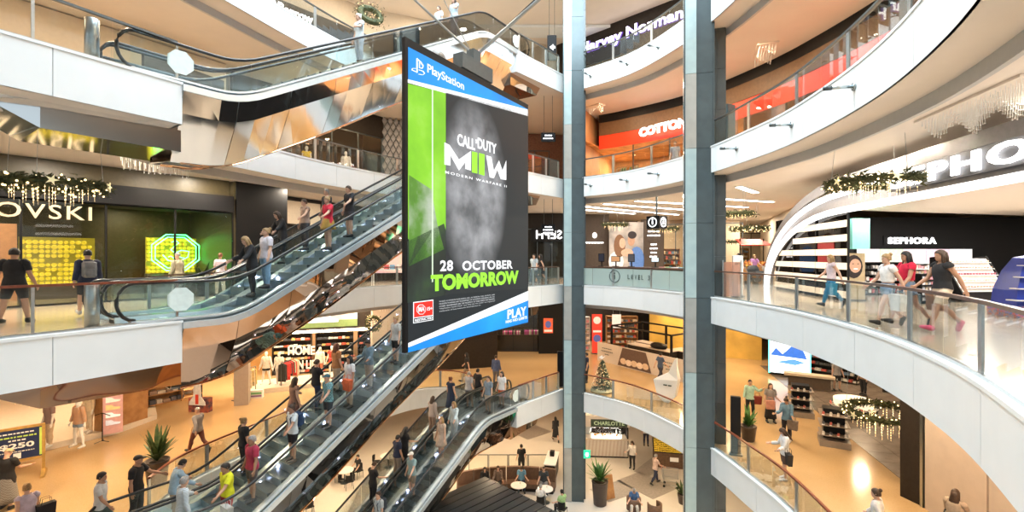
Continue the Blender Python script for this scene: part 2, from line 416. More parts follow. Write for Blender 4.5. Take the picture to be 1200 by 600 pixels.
def lane(z, w0, w1, label, decal):
    global st_mesh
    root = thing('escalator', label, 'escalator', (ESC_A.x, ESC_A.y, z), ANG, 'escalators crossing the void')
    for side, w in ((0, w0 + .10), (1, w1 - .10)):
        # handrail with round newels
        r = .42; pts = []
        for a in range(-90, 91, 20): pts.append((-.9 - r * math.cos(R(a)) * .8, w, .98 - r + r * math.sin(R(a))))
        pts += [(s, w, zc(s) + .98) for s in SS[1:-1]]
        for a in range(90, -91, -20): pts.append((ESC_L + .9 + r * math.cos(R(a)) * .8, w, H + .98 - r + r * math.sin(R(a))))
        MB().tube(pts, .04, 8).build('handrail', M['rubber'], root, True)
        # glass panels
        n = 12
        for i in range(n):
            a, b = SS[0] + (SS[-1] - SS[0]) * i / n + .01, SS[0] + (SS[-1] - SS[0]) * (i + 1) / n - .01
            rings = []
            for j in range(5):
                s = a + (b - a) * j / 4; zz = zc(s)
                rings.append([(s, w - .006, zz + .12), (s, w + .006, zz + .12), (s, w + .006, zz + .95), (s, w - .006, zz + .95)])
            MB().loft(rings).build('glass_panel', M['eglass'], root)
        MB().tube([(s, w, zc(s) + .11) for s in SS], .03, sq=(.20, .05)).build('deck_profile', M['deck'], root)
        sd = w + (.09 if side == 0 else -.09)
        mb = MB(); mb.loft([[(s, sd - .008, zc(s) - .22), (s, sd + .008, zc(s) - .22), (s, sd + .008, zc(s) + .09), (s, sd - .008, zc(s) + .09)] for s in SS]); mb.build('skirt', M['skirt'], root)
        mb = MB()
        for i in range(20):
            s = 1.9 + i * .52; mb.ball((s, sd + (.02 if side == 0 else -.02), zc(s) + .05), .032, 6, 4)
        e = mb.build('skirt_light', M['led'], root); e['kind'] = 'stuff'
    wm = (w0 + w1) / 2; ww = (w1 - w0) - .42
    if st_mesh is None:
        mb = MB(); mb.add([(-.2, -.5, -.231), (.2, -.5, 0), (-.2, -.5, 0), (.2, -.5, -.05), (-.2, .5, -.231), (.2, .5, 0), (-.2, .5, 0), (.2, .5, -.05)],
                          [(0, 3, 1, 2), (4, 6, 5, 7), (2, 1, 5, 6), (0, 2, 6, 4), (3, 7, 5, 1), (0, 4, 7, 3)])
        st_mesh = mb.mesh('step'); st_mesh.materials.append(M['step']); st_mesh.materials.append(M['riser']); st_mesh.polygons[3].material_index = 1
    n = int((S1 - S0) / .4)
    for i in range(n + 1):
        o = bpy.data.objects.new('step', st_mesh); COL.objects.link(o); o.parent = root
        o.location = (S0 + .2 + i * .4, wm, (i + 1) * .4 * TAN); o.scale = (1, ww, 1)
        if o.location.z > H: o.location.z = H
    for a, b, zz in ((-.9, S0 + .05, 0), (S1 - .1, ESC_L + .9, H)):
        MB().box(((a + b) / 2, wm, zz + .003), (b - a, ww, .03)).build('landing_plate', M['skirt'], root)
    if decal:                                    # octagonal sticker on the newel glass, lower and upper end
        for s, zz in ((.0, .56), (ESC_L + .1, H + .56)):
            oc = [(.3 * math.cos(R(22.5 + 45 * k)), .3 * math.sin(R(22.5 + 45 * k))) for k in range(8)]
            MB().loft([[(s + x, w0 + .085, zz + y) for x, y in oc], [(s + x, w0 + .09, zz + y) for x, y in oc]]).build('octagon_decal', M['decal'], root)
    return root
for k, nm in ((1, 'lowest escalator pair rising from the cafe floor'), (2, 'crowded escalator pair at the lower left'), (3, 'escalator pair rising behind the screen from the left landing'), (4, 'topmost escalator pair with chrome underside')):
    lane(LV[k], 0, 1.3, 'near escalator of the ' + nm, True)
    lane(LV[k], 1.3, 2.6, 'far escalator of the ' + nm, k == 2)

def cladding(z, label, ms, depth=1.75, inset=.8):
    root = thing('escalator_cladding', label, 'cladding', (ESC_A.x, ESC_A.y, z), ANG)
    cuts = [.02, 1.3, 2.75, 4.2, 5.7, 7.2, 8.8, 10.3, 11.8, 13.0, ESC_L - .02]
    def row(s):                                   # cross-section, near edge round to far edge
        zz = zc(s); j = math.sin(s * 1.1) * .03
        lo = zz - depth + j; top = zz - .1
        return [Vector((s, -.02, top)), Vector((s, .12 + j, top - .55)), Vector((s, inset + j, lo)), Vector((s, ESC_W - inset * .6, lo + .1 - j)), Vector((s, ESC_W + .02, top))]
    for i, (a, b) in enumerate(zip(cuts, cuts[1:])):
        a += .008; b -= .008; m_ = 3
        for q in range(4):
            mb = MB(); ra = [row(a + (b - a) * t / m_) for t in range(m_ + 1)]
            mb.loft([[r[q], r[q + 1], r[q + 1] + Vector((0, .02, .03)), r[q] + Vector((0, .02, .03))] for r in ra])
            mb.build('mirror_panel', ms[q], root)
    MB().tube([(s, -.03, zc(s) - .06) for s in SS[4:-4]], .03, sq=(.07, .16)).build('edge_channel', M['deck'], root)
    MB().tube([row(s)[2] + Vector((0, -.01, -.01)) for s in SS[5:-6]], .02).build('seam_trim', M['copper'], root)
    MB().tube([row(s)[3] + Vector((0, .0, -.01)) for s in SS[5:-6]], .02).build('seam_trim', M['copper'], root)
    # mirrored machine pit under the lower landing
    p = MB(); d0 = -FAS - .55
    p.loft([[(-3.6, .45, -FAS + .02), (-3.6, 2.1, -FAS + .02), (-3.2, 2.1, -FAS - .1), (-3.2, .45, -FAS - .1)], [(-2.4, .35, -FAS + .02), (-2.4, 2.3, -FAS + .02), (-2.4, 2.3, d0), (-2.4, .35, d0)], [(.1, .35, -FAS + .02), (.1, 2.3, -FAS + .02), (.1, 2.3, d0 - .05), (.1, .35, d0 - .05)]])
    p.build('pit_casing', ms[4], root)
    q = MB(); q.loft([[(ESC_L - .1, .3, H - FAS), (ESC_L - .1, 2.3, H - FAS), (ESC_L - .1, 2.3, H - FAS - .6), (ESC_L - .1, .3, H - FAS - .6)], [(ESC_L + 2.6, .3, H - FAS), (ESC_L + 2.6, 2.3, H - FAS), (ESC_L + 2.2, 2.3, H - FAS - .5), (ESC_L + 2.2, .3, H - FAS - .5)]])
    q.build('pit_casing', M['bronze'], root)
    return root
B_, C_, D_, K_ = M['bronze'], M['chrome'], M['darkmirror'], M['copper']
cladding(LV[4], 'rippled chrome mirror cladding under the topmost escalators', (C_, C_, C_, K_, M['chrome']))
cladding(LV[3], 'rippled bronze mirror cladding under the escalators behind the screen', (B_, B_, C_, B_, B_))
cladding(LV[2], 'dark mirror cladding under the crowded lower left escalators', (D_, D_, D_, D_, D_))
cladding(LV[1], 'black mirror cladding under the lowest escalators', (D_, D_, D_, D_, D_))
# stout steel bollard at the head of each left landing
for k, nm in ((3, 'in front of the crystal shop'), (4, 'on the upper left landing')):
    p = E2(-1.6, .3)
    t = thing('bollard', 'stout round steel bollard ' + nm, 'bollard', (p.x, p.y, LV[k]))
    MB().lathe([(.13, 0), (.13, 1.0), (.12, 1.02)], n=20).build('shaft', M['steel'], t, True)
    MB().lathe([(.16, 0), (.16, .03), (.135, .035)], n=20).build('base_ring', M['dsteel'], t, True)

# ------------------------------------------------------------------ hanging screen
BL = Vector((-2.53, 11.3)); BRp = Vector((.557, 16.4)); BW = (BRp - BL).length; BZ0, BZ1 = -.70, 6.79; BH = BZ1 - BZ0
bd = (BRp - BL).normalized(); B_ANG = math.atan2(bd.y, bd.x)
scr = thing('hanging_screen', 'giant portrait advertising screen hanging in the middle of the void', 'screen', (BL.x, BL.y, BZ0), B_ANG)
def emat(name, c, s=1.0): return mat('screen_' + name, tuple(x * .12 for x in c), .5, emit=s, ecol=c, noise=0, spec=.15)
def bp(u, v):                   # photo pixel -> place on the screen face, measured along its width and height
    k = (u - 600) / FPX
    t = (k * BL.y - BL.x) / ((BRp.x - BL.x) - k * (BRp.y - BL.y)); Y = BL.y + t * (BRp.y - BL.y)
    return t * BW, EYE - (v - 300) / FPX * Y - BZ0
def face(name, poly, layer, m, parent=scr):
    y = -.002 - .004 * layer
    mb = MB(); mb.loft([[(a, y + .003, z) for a, z in poly], [(a, y, z) for a, z in poly]]); return mb.build(name, m, parent)
def fpx(name, px, layer, m): return face(name, [bp(*p) for p in px], layer, m)
MB().box((BW / 2, .05, BH / 2), (BW, .10, BH)).build('case', M['black'], scr)
for a in range(4): MB().box((BW * (a + .9) / 4.6, .14, BH / 2), (.08, .08, BH - .3)).build('rear_rib', M['dsteel'], scr)
# artwork: bands, stripes, smoke
S_navy = emat('charcoal', (.020, .026, .030), .9)
def smoke_mat(name, cols, scale, strength=.8):
    m = bpy.data.materials.new(name); m.use_nodes = True; nt = m.node_tree; b = nt.nodes['Principled BSDF']
    tc = nt.nodes.new('ShaderNodeTexCoord'); n = nt.nodes.new('ShaderNodeTexNoise'); n.inputs['Scale'].default_value = scale; n.inputs['Detail'].default_value = 6
    nt.links.new(tc.outputs['Object'], n.inputs['Vector']); cr = nt.nodes.new('ShaderNodeValToRGB')
    el = cr.color_ramp.elements
    while len(el) < len(cols): el.new(.5)
    for e, (p, c) in zip(el, cols): e.position = p; e.color = c + (1,)
    nt.links.new(n.outputs['Fac'], cr.inputs[0]); nt.links.new(cr.outputs[0], b.inputs['Emission Color']); b.inputs['Base Color'].default_value = (.01, .01, .01, 1); b.inputs['Specular IOR Level'].default_value = .15
    b.inputs['Emission Strength'].default_value = strength; b.inputs['Roughness'].default_value = .4; MATS[name] = m; return m
m_ = .10
face('picture', [(m_, .12), (BW - .04, .12), (BW - .04, BH - .42), (m_, BH - .42)], 0, S_navy)
x1 = bp(528, 200)[0]
S_green = smoke_mat('screen_green', [(.3, (.13, .40, .02)), (.55, (.24, .60, .03)), (.8, (.45, .75, .16))], .6, .95)
S_mist = smoke_mat('screen_mist', [(.3, (.02, .07, .015)), (.5, (.12, .30, .04)), (.66, (.55, .62, .50))], .7, .8)
S_dark = smoke_mat('screen_dark_smoke', [(.35, (.012, .016, .016)), (.55, (.03, .05, .035)), (.75, (.06, .14, .03))], .8, .8)
S_grey = smoke_mat('screen_grey_smoke', [(.3, (.018, .020, .022)), (.48, (.10, .105, .11)), (.7, (.36, .37, .38))], 1.1, .7)
fpx('green_panel', [(478, 98), (528, 110.5), (528, 200), (528, 296), (478, 280)], 1, S_green)
fpx('mist_panel', [(479, 205), (505, 222), (512, 262), (520, 292), (479, 312)], 2, S_mist)
fpx('smoke_panel', [(477, 283), (520, 262), (530, 300), (525, 345), (477, 355)], 2, S_dark)
fpx('smoke_panel', [(606, 255), (617, 250), (617, 305), (600, 300)], 2, S_dark)
# plain grey smoke cloud where the key art stands
cx, cz = bp(557, 222); w_, h_ = 1.55, 2.2
m = bpy.data.materials.new('screen_soft_smoke'); m.use_nodes = True; nt = m.node_tree; b = nt.nodes['Principled BSDF']; tc = nt.nodes.new('ShaderNodeTexCoord')
mp = nt.nodes.new('ShaderNodeMapping'); mp.vector_type = 'TEXTURE'; mp.inputs['Location'].default_value = (cx, 0, cz); mp.inputs['Scale'].default_value = (1.75, 50, 2.75)
gr = nt.nodes.new('ShaderNodeTexGradient'); gr.gradient_type = 'SPHERICAL'; n = nt.nodes.new('ShaderNodeTexNoise'); n.inputs['Scale'].default_value = 1.3; n.inputs['Detail'].default_value = 7
nt.links.new(tc.outputs['Object'], mp.inputs[0]); nt.links.new(mp.outputs[0], gr.inputs[0]); nt.links.new(tc.outputs['Object'], n.inputs['Vector'])
r1 = nt.nodes.new('ShaderNodeMapRange'); r1.inputs[1].default_value = .02; r1.inputs[2].default_value = .42; nt.links.new(gr.outputs['Fac'], r1.inputs[0])
r2 = nt.nodes.new('ShaderNodeMapRange'); r2.inputs[1].default_value = .34; r2.inputs[2].default_value = .68; r2.inputs[3].default_value = .25; nt.links.new(n.outputs['Fac'], r2.inputs[0])
mu = nt.nodes.new('ShaderNodeMath'); mu.operation = 'MULTIPLY'; nt.links.new(r1.outputs[0], mu.inputs[0]); nt.links.new(r2.outputs[0], mu.inputs[1])
mx = nt.nodes.new('ShaderNodeMix'); mx.data_type = 'RGBA'; mx.inputs[6].default_value = (.020, .026, .030, 1); mx.inputs[7].default_value = (.40, .41, .43, 1); nt.links.new(mu.outputs[0], mx.inputs[0])
nt.links.new(mx.outputs[2], b.inputs['Emission Color']); b.inputs['Emission Strength'].default_value = .9; b.inputs['Base Color'].default_value = (.01, .01, .01, 1); b.inputs['Specular IOR Level'].default_value = .15; MATS['screen_soft_smoke'] = m
fpx('smoke_picture', [(522, 108.5), (618, 133), (618, 338), (522, 345)], 3, m)
S_white = emat('white', (.88, .90, .92), 1.0); S_blue = smoke_mat('screen_blue', [(.35, (.005, .20, .72)), (.6, (.01, .30, .86)), (.8, (.02, .40, .92))], .4, 1.0)
S_lime = emat('lime', (.30, .78, .05), 1.0)
fpx('blue_band', [(478, 55), (618, 128), (618, 128.5), (478, 93)], 2, S_blue)
fpx('white_stripe', [(477.5, 93), (618, 128.5), (618, 136), (477.5, 97)], 3, S_white)
fpx('white_stripe', [(505.5, 104), (507, 104), (507, 330), (505.5, 331)], 4, emat('pale', (.7, .85, .65), .8))
fpx('white_stripe', [(478, 402), (618.5, 341), (618.5, 352), (478, 407)], 3, S_white)
fpx('blue_band', [(478, 407), (618.5, 352), (618.5, 377.5), (478, 413)], 2, S_blue)
def stext(name, body, u0, u1, v0a, v1a, m, bold=0.0, sp=1.0, layer=6, h=None, rot=0.0):
    """lettering between two photo columns; v0a/v1a = top and bottom of the left end"""
    a0, z1 = bp(u0, v0a); _, z0 = bp(u0, v1a); a1, _ = bp(u1, v0a)
    ca, sa = math.cos(rot), math.sin(rot)
    return text(name, body, ((a0 + a1) / 2, -.004 * layer, (z0 + z1) / 2 + (a1 - a0) / 2 * math.tan(rot)), (ca, 0, sa), (-sa, 0, ca), a1 - a0, h or (z1 - z0), m, scr, bold, .004, sp)
stext('wordmark', 'PlayStation', 500, 543, 74.5, 88, S_white, .012)
# round-cornered P and S emblem, drawn as strokes
ex, ez = bp(480.2, 77.5); k = .62
def stroke(pts, wd=.06, layer=6, m=S_white, nm='emblem_stroke'):
    MB().tube([(ex + x * k * 1.25, -.004 * layer, ez + z * k) for x, z in pts], .03, sq=(wd, .004)).build(nm, m, scr)
stroke([(.28, -.15), (.28, .42)], .06); stroke([(.28, .40), (.45, .34), (.56, .24), (.53, .12), (.40, .10)], .06); stroke([(.40, .10), (.40, .32)], .04)
stroke([(.24, .0), (.08, -.06), (.06, -.13), (.24, -.13)], .045); stroke([(.36, .0), (.56, .03), (.64, -.03), (.56, -.12), (.36, -.17)], .045)
stext('title', 'CALL', 535, 556, 156, 170, S_white, .03); stext('title', 'DUTY', 559, 581, 161, 174, S_white, .03)
stext('title', 'OF', 556.3, 558.8, 163, 168, S_white, .02)
# heavy angular M W with green double bar
S_m = [(520, 167), (526, 170), (537, 187), (551, 177), (551, 200), (544.5, 198), (544.5, 190), (537, 200), (527, 182), (527, 194), (520, 193)]
fpx('logo_letter', S_m, 6, S_white)
S_w = [(569, 182), (575, 184), (578, 200), (584, 188), (588, 200), (592.5, 188), (592.5, 211), (586, 210), (582, 199), (578, 209), (573, 208)]
fpx('logo_letter', S_w, 6, S_white)
fpx('logo_bar', [(552.2, 177.5), (558.6, 179), (558.6, 203.5), (552.2, 202)], 6, S_lime); fpx('logo_bar', [(560.4, 179.3), (567, 181), (567, 206), (560.4, 204)], 6, S_lime)
stext('subtitle', 'MODERN WARFARE II', 521, 593, 200, 203.2, S_white, .01, 1.4)
stext('date', '28', 515, 530, 305, 318, S_white, .03, 1.1); stext('date', 'OCTOBER', 541, 600, 305.7, 317.4, S_white, .03, 1.1)
stext('headline', 'TOMORROW', 504, 607, 322, 342, S_lime, .05)
for i, q in enumerate(('© 2022 ACTIVISION PUBLISHING, INC. ACTIVISION, CALL OF DUTY, AND', 'MODERN WARFARE ARE TRADEMARKS OF ACTIVISION PUBLISHING, INC. ALL', 'OTHER TRADEMARKS ARE THE PROPERTY OF THEIR RESPECTIVE OWNERS.', '"PlayStation Family Mark" and "Play Has No Limits" are registered', 'trademarks of Sony Interactive Entertainment Inc.')):
    e = stext('small_print', q, 514, 579 - (16 if i == 4 else 0), 352.5 + i * 2.9, 354.3 + i * 2.9, emat('greytext', (.5, .52, .54), .8)); e['kind'] = 'stuff'
fpx('rating_badge', [(483.5, 354), (507, 351), (507, 375), (483.5, 379)], 5, S_white)
fpx('rating_red', [(484.3, 355), (506.2, 352.2), (506.2, 369), (484.3, 372.2)], 6, emat('red', (.80, .03, .02), 1.0))
fpx('rating_black', [(484.3, 373), (506.2, 370), (506.2, 374.3), (484.3, 378)], 6, emat('blackp', (.01, .01, .01), .5))
oc = [bp(492.5 + 5.5 * math.cos(R(22.5 + 45 * k_)), 362.6 + 6.2 * math.sin(R(22.5 + 45 * k_))) for k_ in range(8)]
oi = [bp(492.5 + 4.9 * math.cos(R(22.5 + 45 * k_)), 362.6 + 5.5 * math.sin(R(22.5 + 45 * k_))) for k_ in range(8)]
face('rating_octagon', oc, 7, S_white); face('rating_octagon', oi, 8, MATS['screen_red'])
stext('rating_letters', 'MA', 489, 496, 359.6, 365.6, S_white, .02, layer=10); stext('rating_letters', '15+', 499, 505, 360, 364, S_white, .02, layer=10)
stext('rating_word', 'RESTRICTED', 485.2, 505.4, 374, 377, S_white, .02, layer=9)
stext('slogan', 'PLAY', 594, 616, 363, 374, S_white, .03); stext('slogan', 'HAS NO LIMITS', 592, 617, 375.5, 379, S_white, .02)
# suspension
sx = bp(560, 100)[0]
MB().box((sx, .15, BH + .25), (1.5, .34, .42)).build('hanger_block', M['dsteel'], scr)
MB().box((sx, .15, BH + .6), (.35, .25, .35)).build('hanger_bracket', M['dsteel'], scr)
for wx, wy, ww in ((-9.2, 1.0, .035), (9.0, 2.0, .055), (8.3, 2.4, .03), (-4.2, 3.5, .014)):
    e = Vector((wx, wy, 0)); e.rotate(Matrix.Rotation(-B_ANG, 3, 'Z'))
    MB().cyl((sx + (.12 if wx > 0 else -.12), .15, BH + .7), (sx + e.x, .15 + e.y, LV[6] - BZ0 - .05), ww, 8).build('hanger_rod', M['steel'] if ww != .03 else M['rubber'], scr, True)

# ------------------------------------------------------------------ people: one base body, posed by its joints
def ring_tube(mb, pts, rads, n=12, flat=1.0):
    pts = [Vector(p) for p in pts]; rings = []
    for i, p in enumerate(pts):
        t = (pts[min(i + 1, len(pts) - 1)] - pts[max(i - 1, 0)]).normalized()
        y = Vector((0, 1, 0)); x = y.cross(t).normalized(); y = t.cross(x).normalized()
        rings.append([p + x * (rads[i] * math.cos(2 * math.pi * k / n)) + y * (rads[i] * flat * math.sin(2 * math.pi * k / n)) for k in range(n)])
    mb.loft(rings)
J = {'pelvis': (0, 0, .95), 'spine': (0, .01, 1.08), 'chest': (0, .01, 1.26), 'neck': (0, .01, 1.47), 'head': (0, 0, 1.55), 'top': (0, -.01, 1.75)}
for s_, q in (('l', 1), ('r', -1)):
    J['sh' + s_] = (q * .165, .01, 1.415); J['el' + s_] = (q * .365, .015, 1.215); J['wr' + s_] = (q * .545, .0, 1.035); J['hd' + s_] = (q * .66, -.01, .92)
    J['hp' + s_] = (q * .088, 0, .90); J['kn' + s_] = (q * .12, -.01, .50); J['an' + s_] = (q * .14, .02, .085); J['to' + s_] = (q * .155, -.15, .03)
J = {k: Vector(v) for k, v in J.items()}
BONES = [('pelvis', 'pelvis', 'spine', None), ('spine', 'spine', 'chest', 'pelvis'), ('chest', 'chest', 'neck', 'spine'), ('neck', 'neck', 'head', 'chest'), ('head', 'head', 'top', 'neck')]
for s_ in 'lr':
    BONES += [('uarm' + s_, 'sh' + s_, 'el' + s_, 'chest'), ('farm' + s_, 'el' + s_, 'wr' + s_, 'uarm' + s_), ('hand' + s_, 'wr' + s_, 'hd' + s_, 'farm' + s_),
              ('thigh' + s_, 'hp' + s_, 'kn' + s_, 'pelvis'), ('shin' + s_, 'kn' + s_, 'an' + s_, 'thigh' + s_), ('foot' + s_, 'an' + s_, 'to' + s_, 'shin' + s_)]
BI = {b[0]: i for i, b in enumerate(BONES)}
BR_ = {'pelvis': .15, 'spine': .13, 'chest': .14, 'neck': .055, 'head': .1, 'uarm': .05, 'farm': .04, 'hand': .035, 'thigh': .085, 'shin': .055, 'foot': .05}

def base_body():
    mb = MB()
    def el(z, rx, ry, cy=0.0, n=16): return [(rx * math.cos(2 * math.pi * k / n), cy + ry * math.sin(2 * math.pi * k / n), z) for k in range(n)]
    mb.loft([el(.80, .09, .07), el(.84, .15, .10, .005), el(.92, .172, .12, .012), el(1.0, .158, .108, .01), el(1.09, .138, .095, .005), el(1.18, .148, .102, .0), el(1.28, .165, .112, 0), el(1.36, .172, .108, .005), el(1.42, .15, .09, .01), el(1.46, .085, .07, .012), el(1.50, .056, .058, .012), el(1.60, .052, .056, .005)])
    for q, s_ in ((1, 'l'), (-1, 'r')):
        h, k, a = J['hp' + s_], J['kn' + s_], J['an' + s_]
        f = lambda p, r, t: p.lerp(r, t)
        ring_tube(mb, [h + Vector((0, 0, .06)), f(h, k, .12), f(h, k, .5), f(h, k, .85), k, f(k, a, .15), f(k, a, .35) + Vector((0, .012, 0)), f(k, a, .7), f(k, a, .95), a - Vector((0, 0, .06))], [.075, .094, .078, .060, .057, .056, .058, .042, .037, .038])
        foot = [(a.x, a.y + .05, .045, .034, .04), (a.x, a.y + .0, .05, .043, .05), (a.x + q * .005, a.y - .08, .04, .045, .04), (a.x + q * .01, a.y - .15, .028, .046, .028), (a.x + q * .008, a.y - .19, .022, .03, .018)]
        mb.loft([[(x + rx * math.cos(2 * math.pi * t / 10), y, max(0, z + rz * math.sin(2 * math.pi * t / 10))) for t in range(10)] for x, y, z, rx, rz in foot])
        S, E, W, D = J['sh' + s_], J['el' + s_], J['wr' + s_], J['hd' + s_]
        ring_tube(mb, [S - (E - S).normalized() * .06, S, f(S, E, .3), f(S, E, .8), E, f(E, W, .25), f(E, W, .6), W, f(W, D, .3)], [.05, .062, .052, .043, .040, .042, .036, .027, .03])
        ax = (D - W).normalized(); up = Vector((0, 1, 0)); up = (up - ax * up.dot(ax)).normalized(); th = ax.cross(up).normalized()   # up = across the palm
        if th.x * q > 0: th = -th
        pc = []
        for t, w, h2 in ((.0, .026, .02), (.03, .034, .017), (.07, .042, .015), (.095, .040, .013)):
            c = W + ax * t; pc.append([c + up * (w * math.cos(2 * math.pi * z / 10)) + th * (h2 * math.sin(2 * math.pi * z / 10)) for z in range(10)])
        mb.loft(pc)
        for j, (o, ln) in enumerate(((-.031, .068), (-.011, .078), (.010, .073), (.029, .056))):
            b0 = W + ax * .085 + up * (-o)
            ring_tube(mb, [b0, b0 + ax * ln * .5 + th * .004, b0 + ax * ln * .85 + th * .018, b0 + ax * ln + th * .026], [.0095, .0092, .0085, .006], 7)
        b0 = W + ax * .035 - up * .03
        ring_tube(mb, [b0 + up * .02, b0 - up * .018 + ax * .02 + th * .005, b0 - up * .028 + ax * .045 + th * .012, b0 - up * .03 + ax * .065 + th * .018], [.012, .0105, .0095, .007], 7)
    # head: skull, jaw, nose, ears
    hd = []
    for z, rx, ry, cy in ((1.525, .02, .03, -.035), (1.535, .038, .05, -.035), (1.56, .055, .072, -.022), (1.60, .066, .086, -.010), (1.64, .073, .094, -.002), (1.68, .075, .098, .002), (1.715, .069, .088, .006), (1.74, .052, .065, .008), (1.755, .025, .03, .008)):
        hd.append([(rx * math.cos(2 * math.pi * k / 16), cy + ry * math.sin(2 * math.pi * k / 16), z) for k in range(16)])
    mb.loft(hd)
    mb.loft([[(-.010, -.085, 1.655), (.010, -.085, 1.655), (0, -.098, 1.655)], [(-.017, -.085, 1.615), (.017, -.085, 1.615), (0, -.122, 1.618)], [(-.012, -.085, 1.606), (.012, -.085, 1.606), (0, -.108, 1.606)]])
    for q in (1, -1): mb.ball((q * .076, .012, 1.64), .028, 8, 5, .4, .7, 1.1)
    for z, w in ((1.582, .022), (1.574, .020)): mb.ball((0, -.092 + (1.582 - z), z), w, 8, 4, 1, .45, .3)
    o = mb.build('body_base', None)
    rm = o.modifiers.new('r', 'REMESH'); rm.mode = 'VOXEL'; rm.voxel_size = .0085
    sm = o.modifiers.new('s', 'SMOOTH'); sm.factor = .5; sm.iterations = 3
    res = []
    for ratio in (.105, .045):
        dm = o.modifiers.new('d', 'DECIMATE'); dm.ratio = ratio
        dg = bpy.context.evaluated_depsgraph_get(); ev = o.evaluated_get(dg); me = ev.to_mesh()
        n = len(me.vertices); co = np.empty(n * 3); me.vertices.foreach_get('co', co); no = np.empty(n * 3); me.vertices.foreach_get('normal', no)
        fs = [tuple(p.vertices) for p in me.polygons]
        res.append((co.reshape(-1, 3).copy(), no.reshape(-1, 3).copy(), fs)); ev.to_mesh_clear(); o.modifiers.remove(dm)
    me = o.data; bpy.data.objects.remove(o); bpy.data.meshes.remove(me)
    return res
def weigh(co):
    D = np.empty((len(co), len(BONES))); T = np.empty_like(D)
    for i, (nm, a, b, par) in enumerate(BONES):
        A, B = np.array(J[a]), np.array(J[b]); ab = B - A; t = ((co - A) @ ab) / (ab @ ab); T[:, i] = t
        tt = np.clip(t, 0, 1); d = np.linalg.norm(co - (A + tt[:, None] * ab), axis=1); D[:, i] = d / BR_[nm.rstrip('lr') if nm[:-1] in BR_ else nm]
    # no bleeding from one side to the other
    for i, (nm, *_r) in enumerate(BONES):
        if nm[:-1] in BR_:
            D[(co[:, 0] * (1 if nm[-1] == 'l' else -1)) < -.004, i] += 50
    Wt = 1 / (D + .05) ** 7; Wt /= Wt.sum(1, keepdims=True)
    dom = D.argmin(1); return Wt, dom, T[np.arange(len(co)), dom]
LOD = []
for co, no, fs in base_body():
    Wt, dom, tt = weigh(co); F = np.array([f if len(f) == 3 else f[:3] for f in fs] + [(f[0], f[2], f[3]) for f in fs if len(f) == 4])
    LOD.append((co, no, F, Wt, dom, tt))

def rotm(ax, a):
    c, s = math.cos(a), math.sin(a)
    return np.array({'x': [[1, 0, 0], [0, c, -s], [0, s, c]], 'y': [[c, 0, s], [0, 1, 0], [-s, 0, c]], 'z': [[c, -s, 0], [s, c, 0], [0, 0, 1]]}[ax])
def pose_mats(pose):
    """pose: bone -> (forward, sideways, twist) in degrees; forward swings towards the front (-y)"""
    out = []
    for i, (nm, a, b, par) in enumerate(BONES):
        fw, sd, tw = pose.get(nm, (0, 0, 0)); q = 1 if nm[-1] == 'l' else -1
        base = 0
        if nm.startswith('uarm'): sd = sd - 38             # bring the arm down to the side first
        if nm.startswith('thigh'): sd = sd - 3
        Rm = rotm('x', R(-fw) if nm[:-1] in BR_ else R(fw)) @ rotm('y', R(-sd) * q if nm[:-1] in BR_ else R(sd)) @ rotm('z', R(tw) * (q if nm[:-1] in BR_ else 1))
        jp = np.array(J[a])
        L = np.eye(4); L[:3, :3] = Rm; L[:3, 3] = jp - Rm @ jp
        out.append((out[BI[par]] if par else np.eye(4)) @ L)
    return np.array(out)
def skin_pts(co, Wt, mats):
    h = np.c_[co, np.ones(len(co))]
    return np.einsum('vb,bij,vj->vi', Wt, mats, h)[:, :3]
def np_obj(name, V, F, m, parent, smooth=True):
    me = bpy.data.meshes.new(name); n, f = len(V), len(F)
    me.vertices.add(n); me.vertices.foreach_set('co', np.ascontiguousarray(V, dtype=np.float32).ravel())
    me.loops.add(f * 3); me.loops.foreach_set('vertex_index', np.ascontiguousarray(F, dtype=np.int32).ravel())
    me.polygons.add(f); me.polygons.foreach_set('loop_start', np.arange(0, f * 3, 3, dtype=np.int32)); me.update(calc_edges=True)
    if smooth: me.shade_smooth()
    o = bpy.data.objects.new(name, me); COL.objects.link(o); me.materials.append(m); o.parent = parent; return o
def lr(n, a, b): return [(n + 'l', a, b), (n + 'r', a, b)]
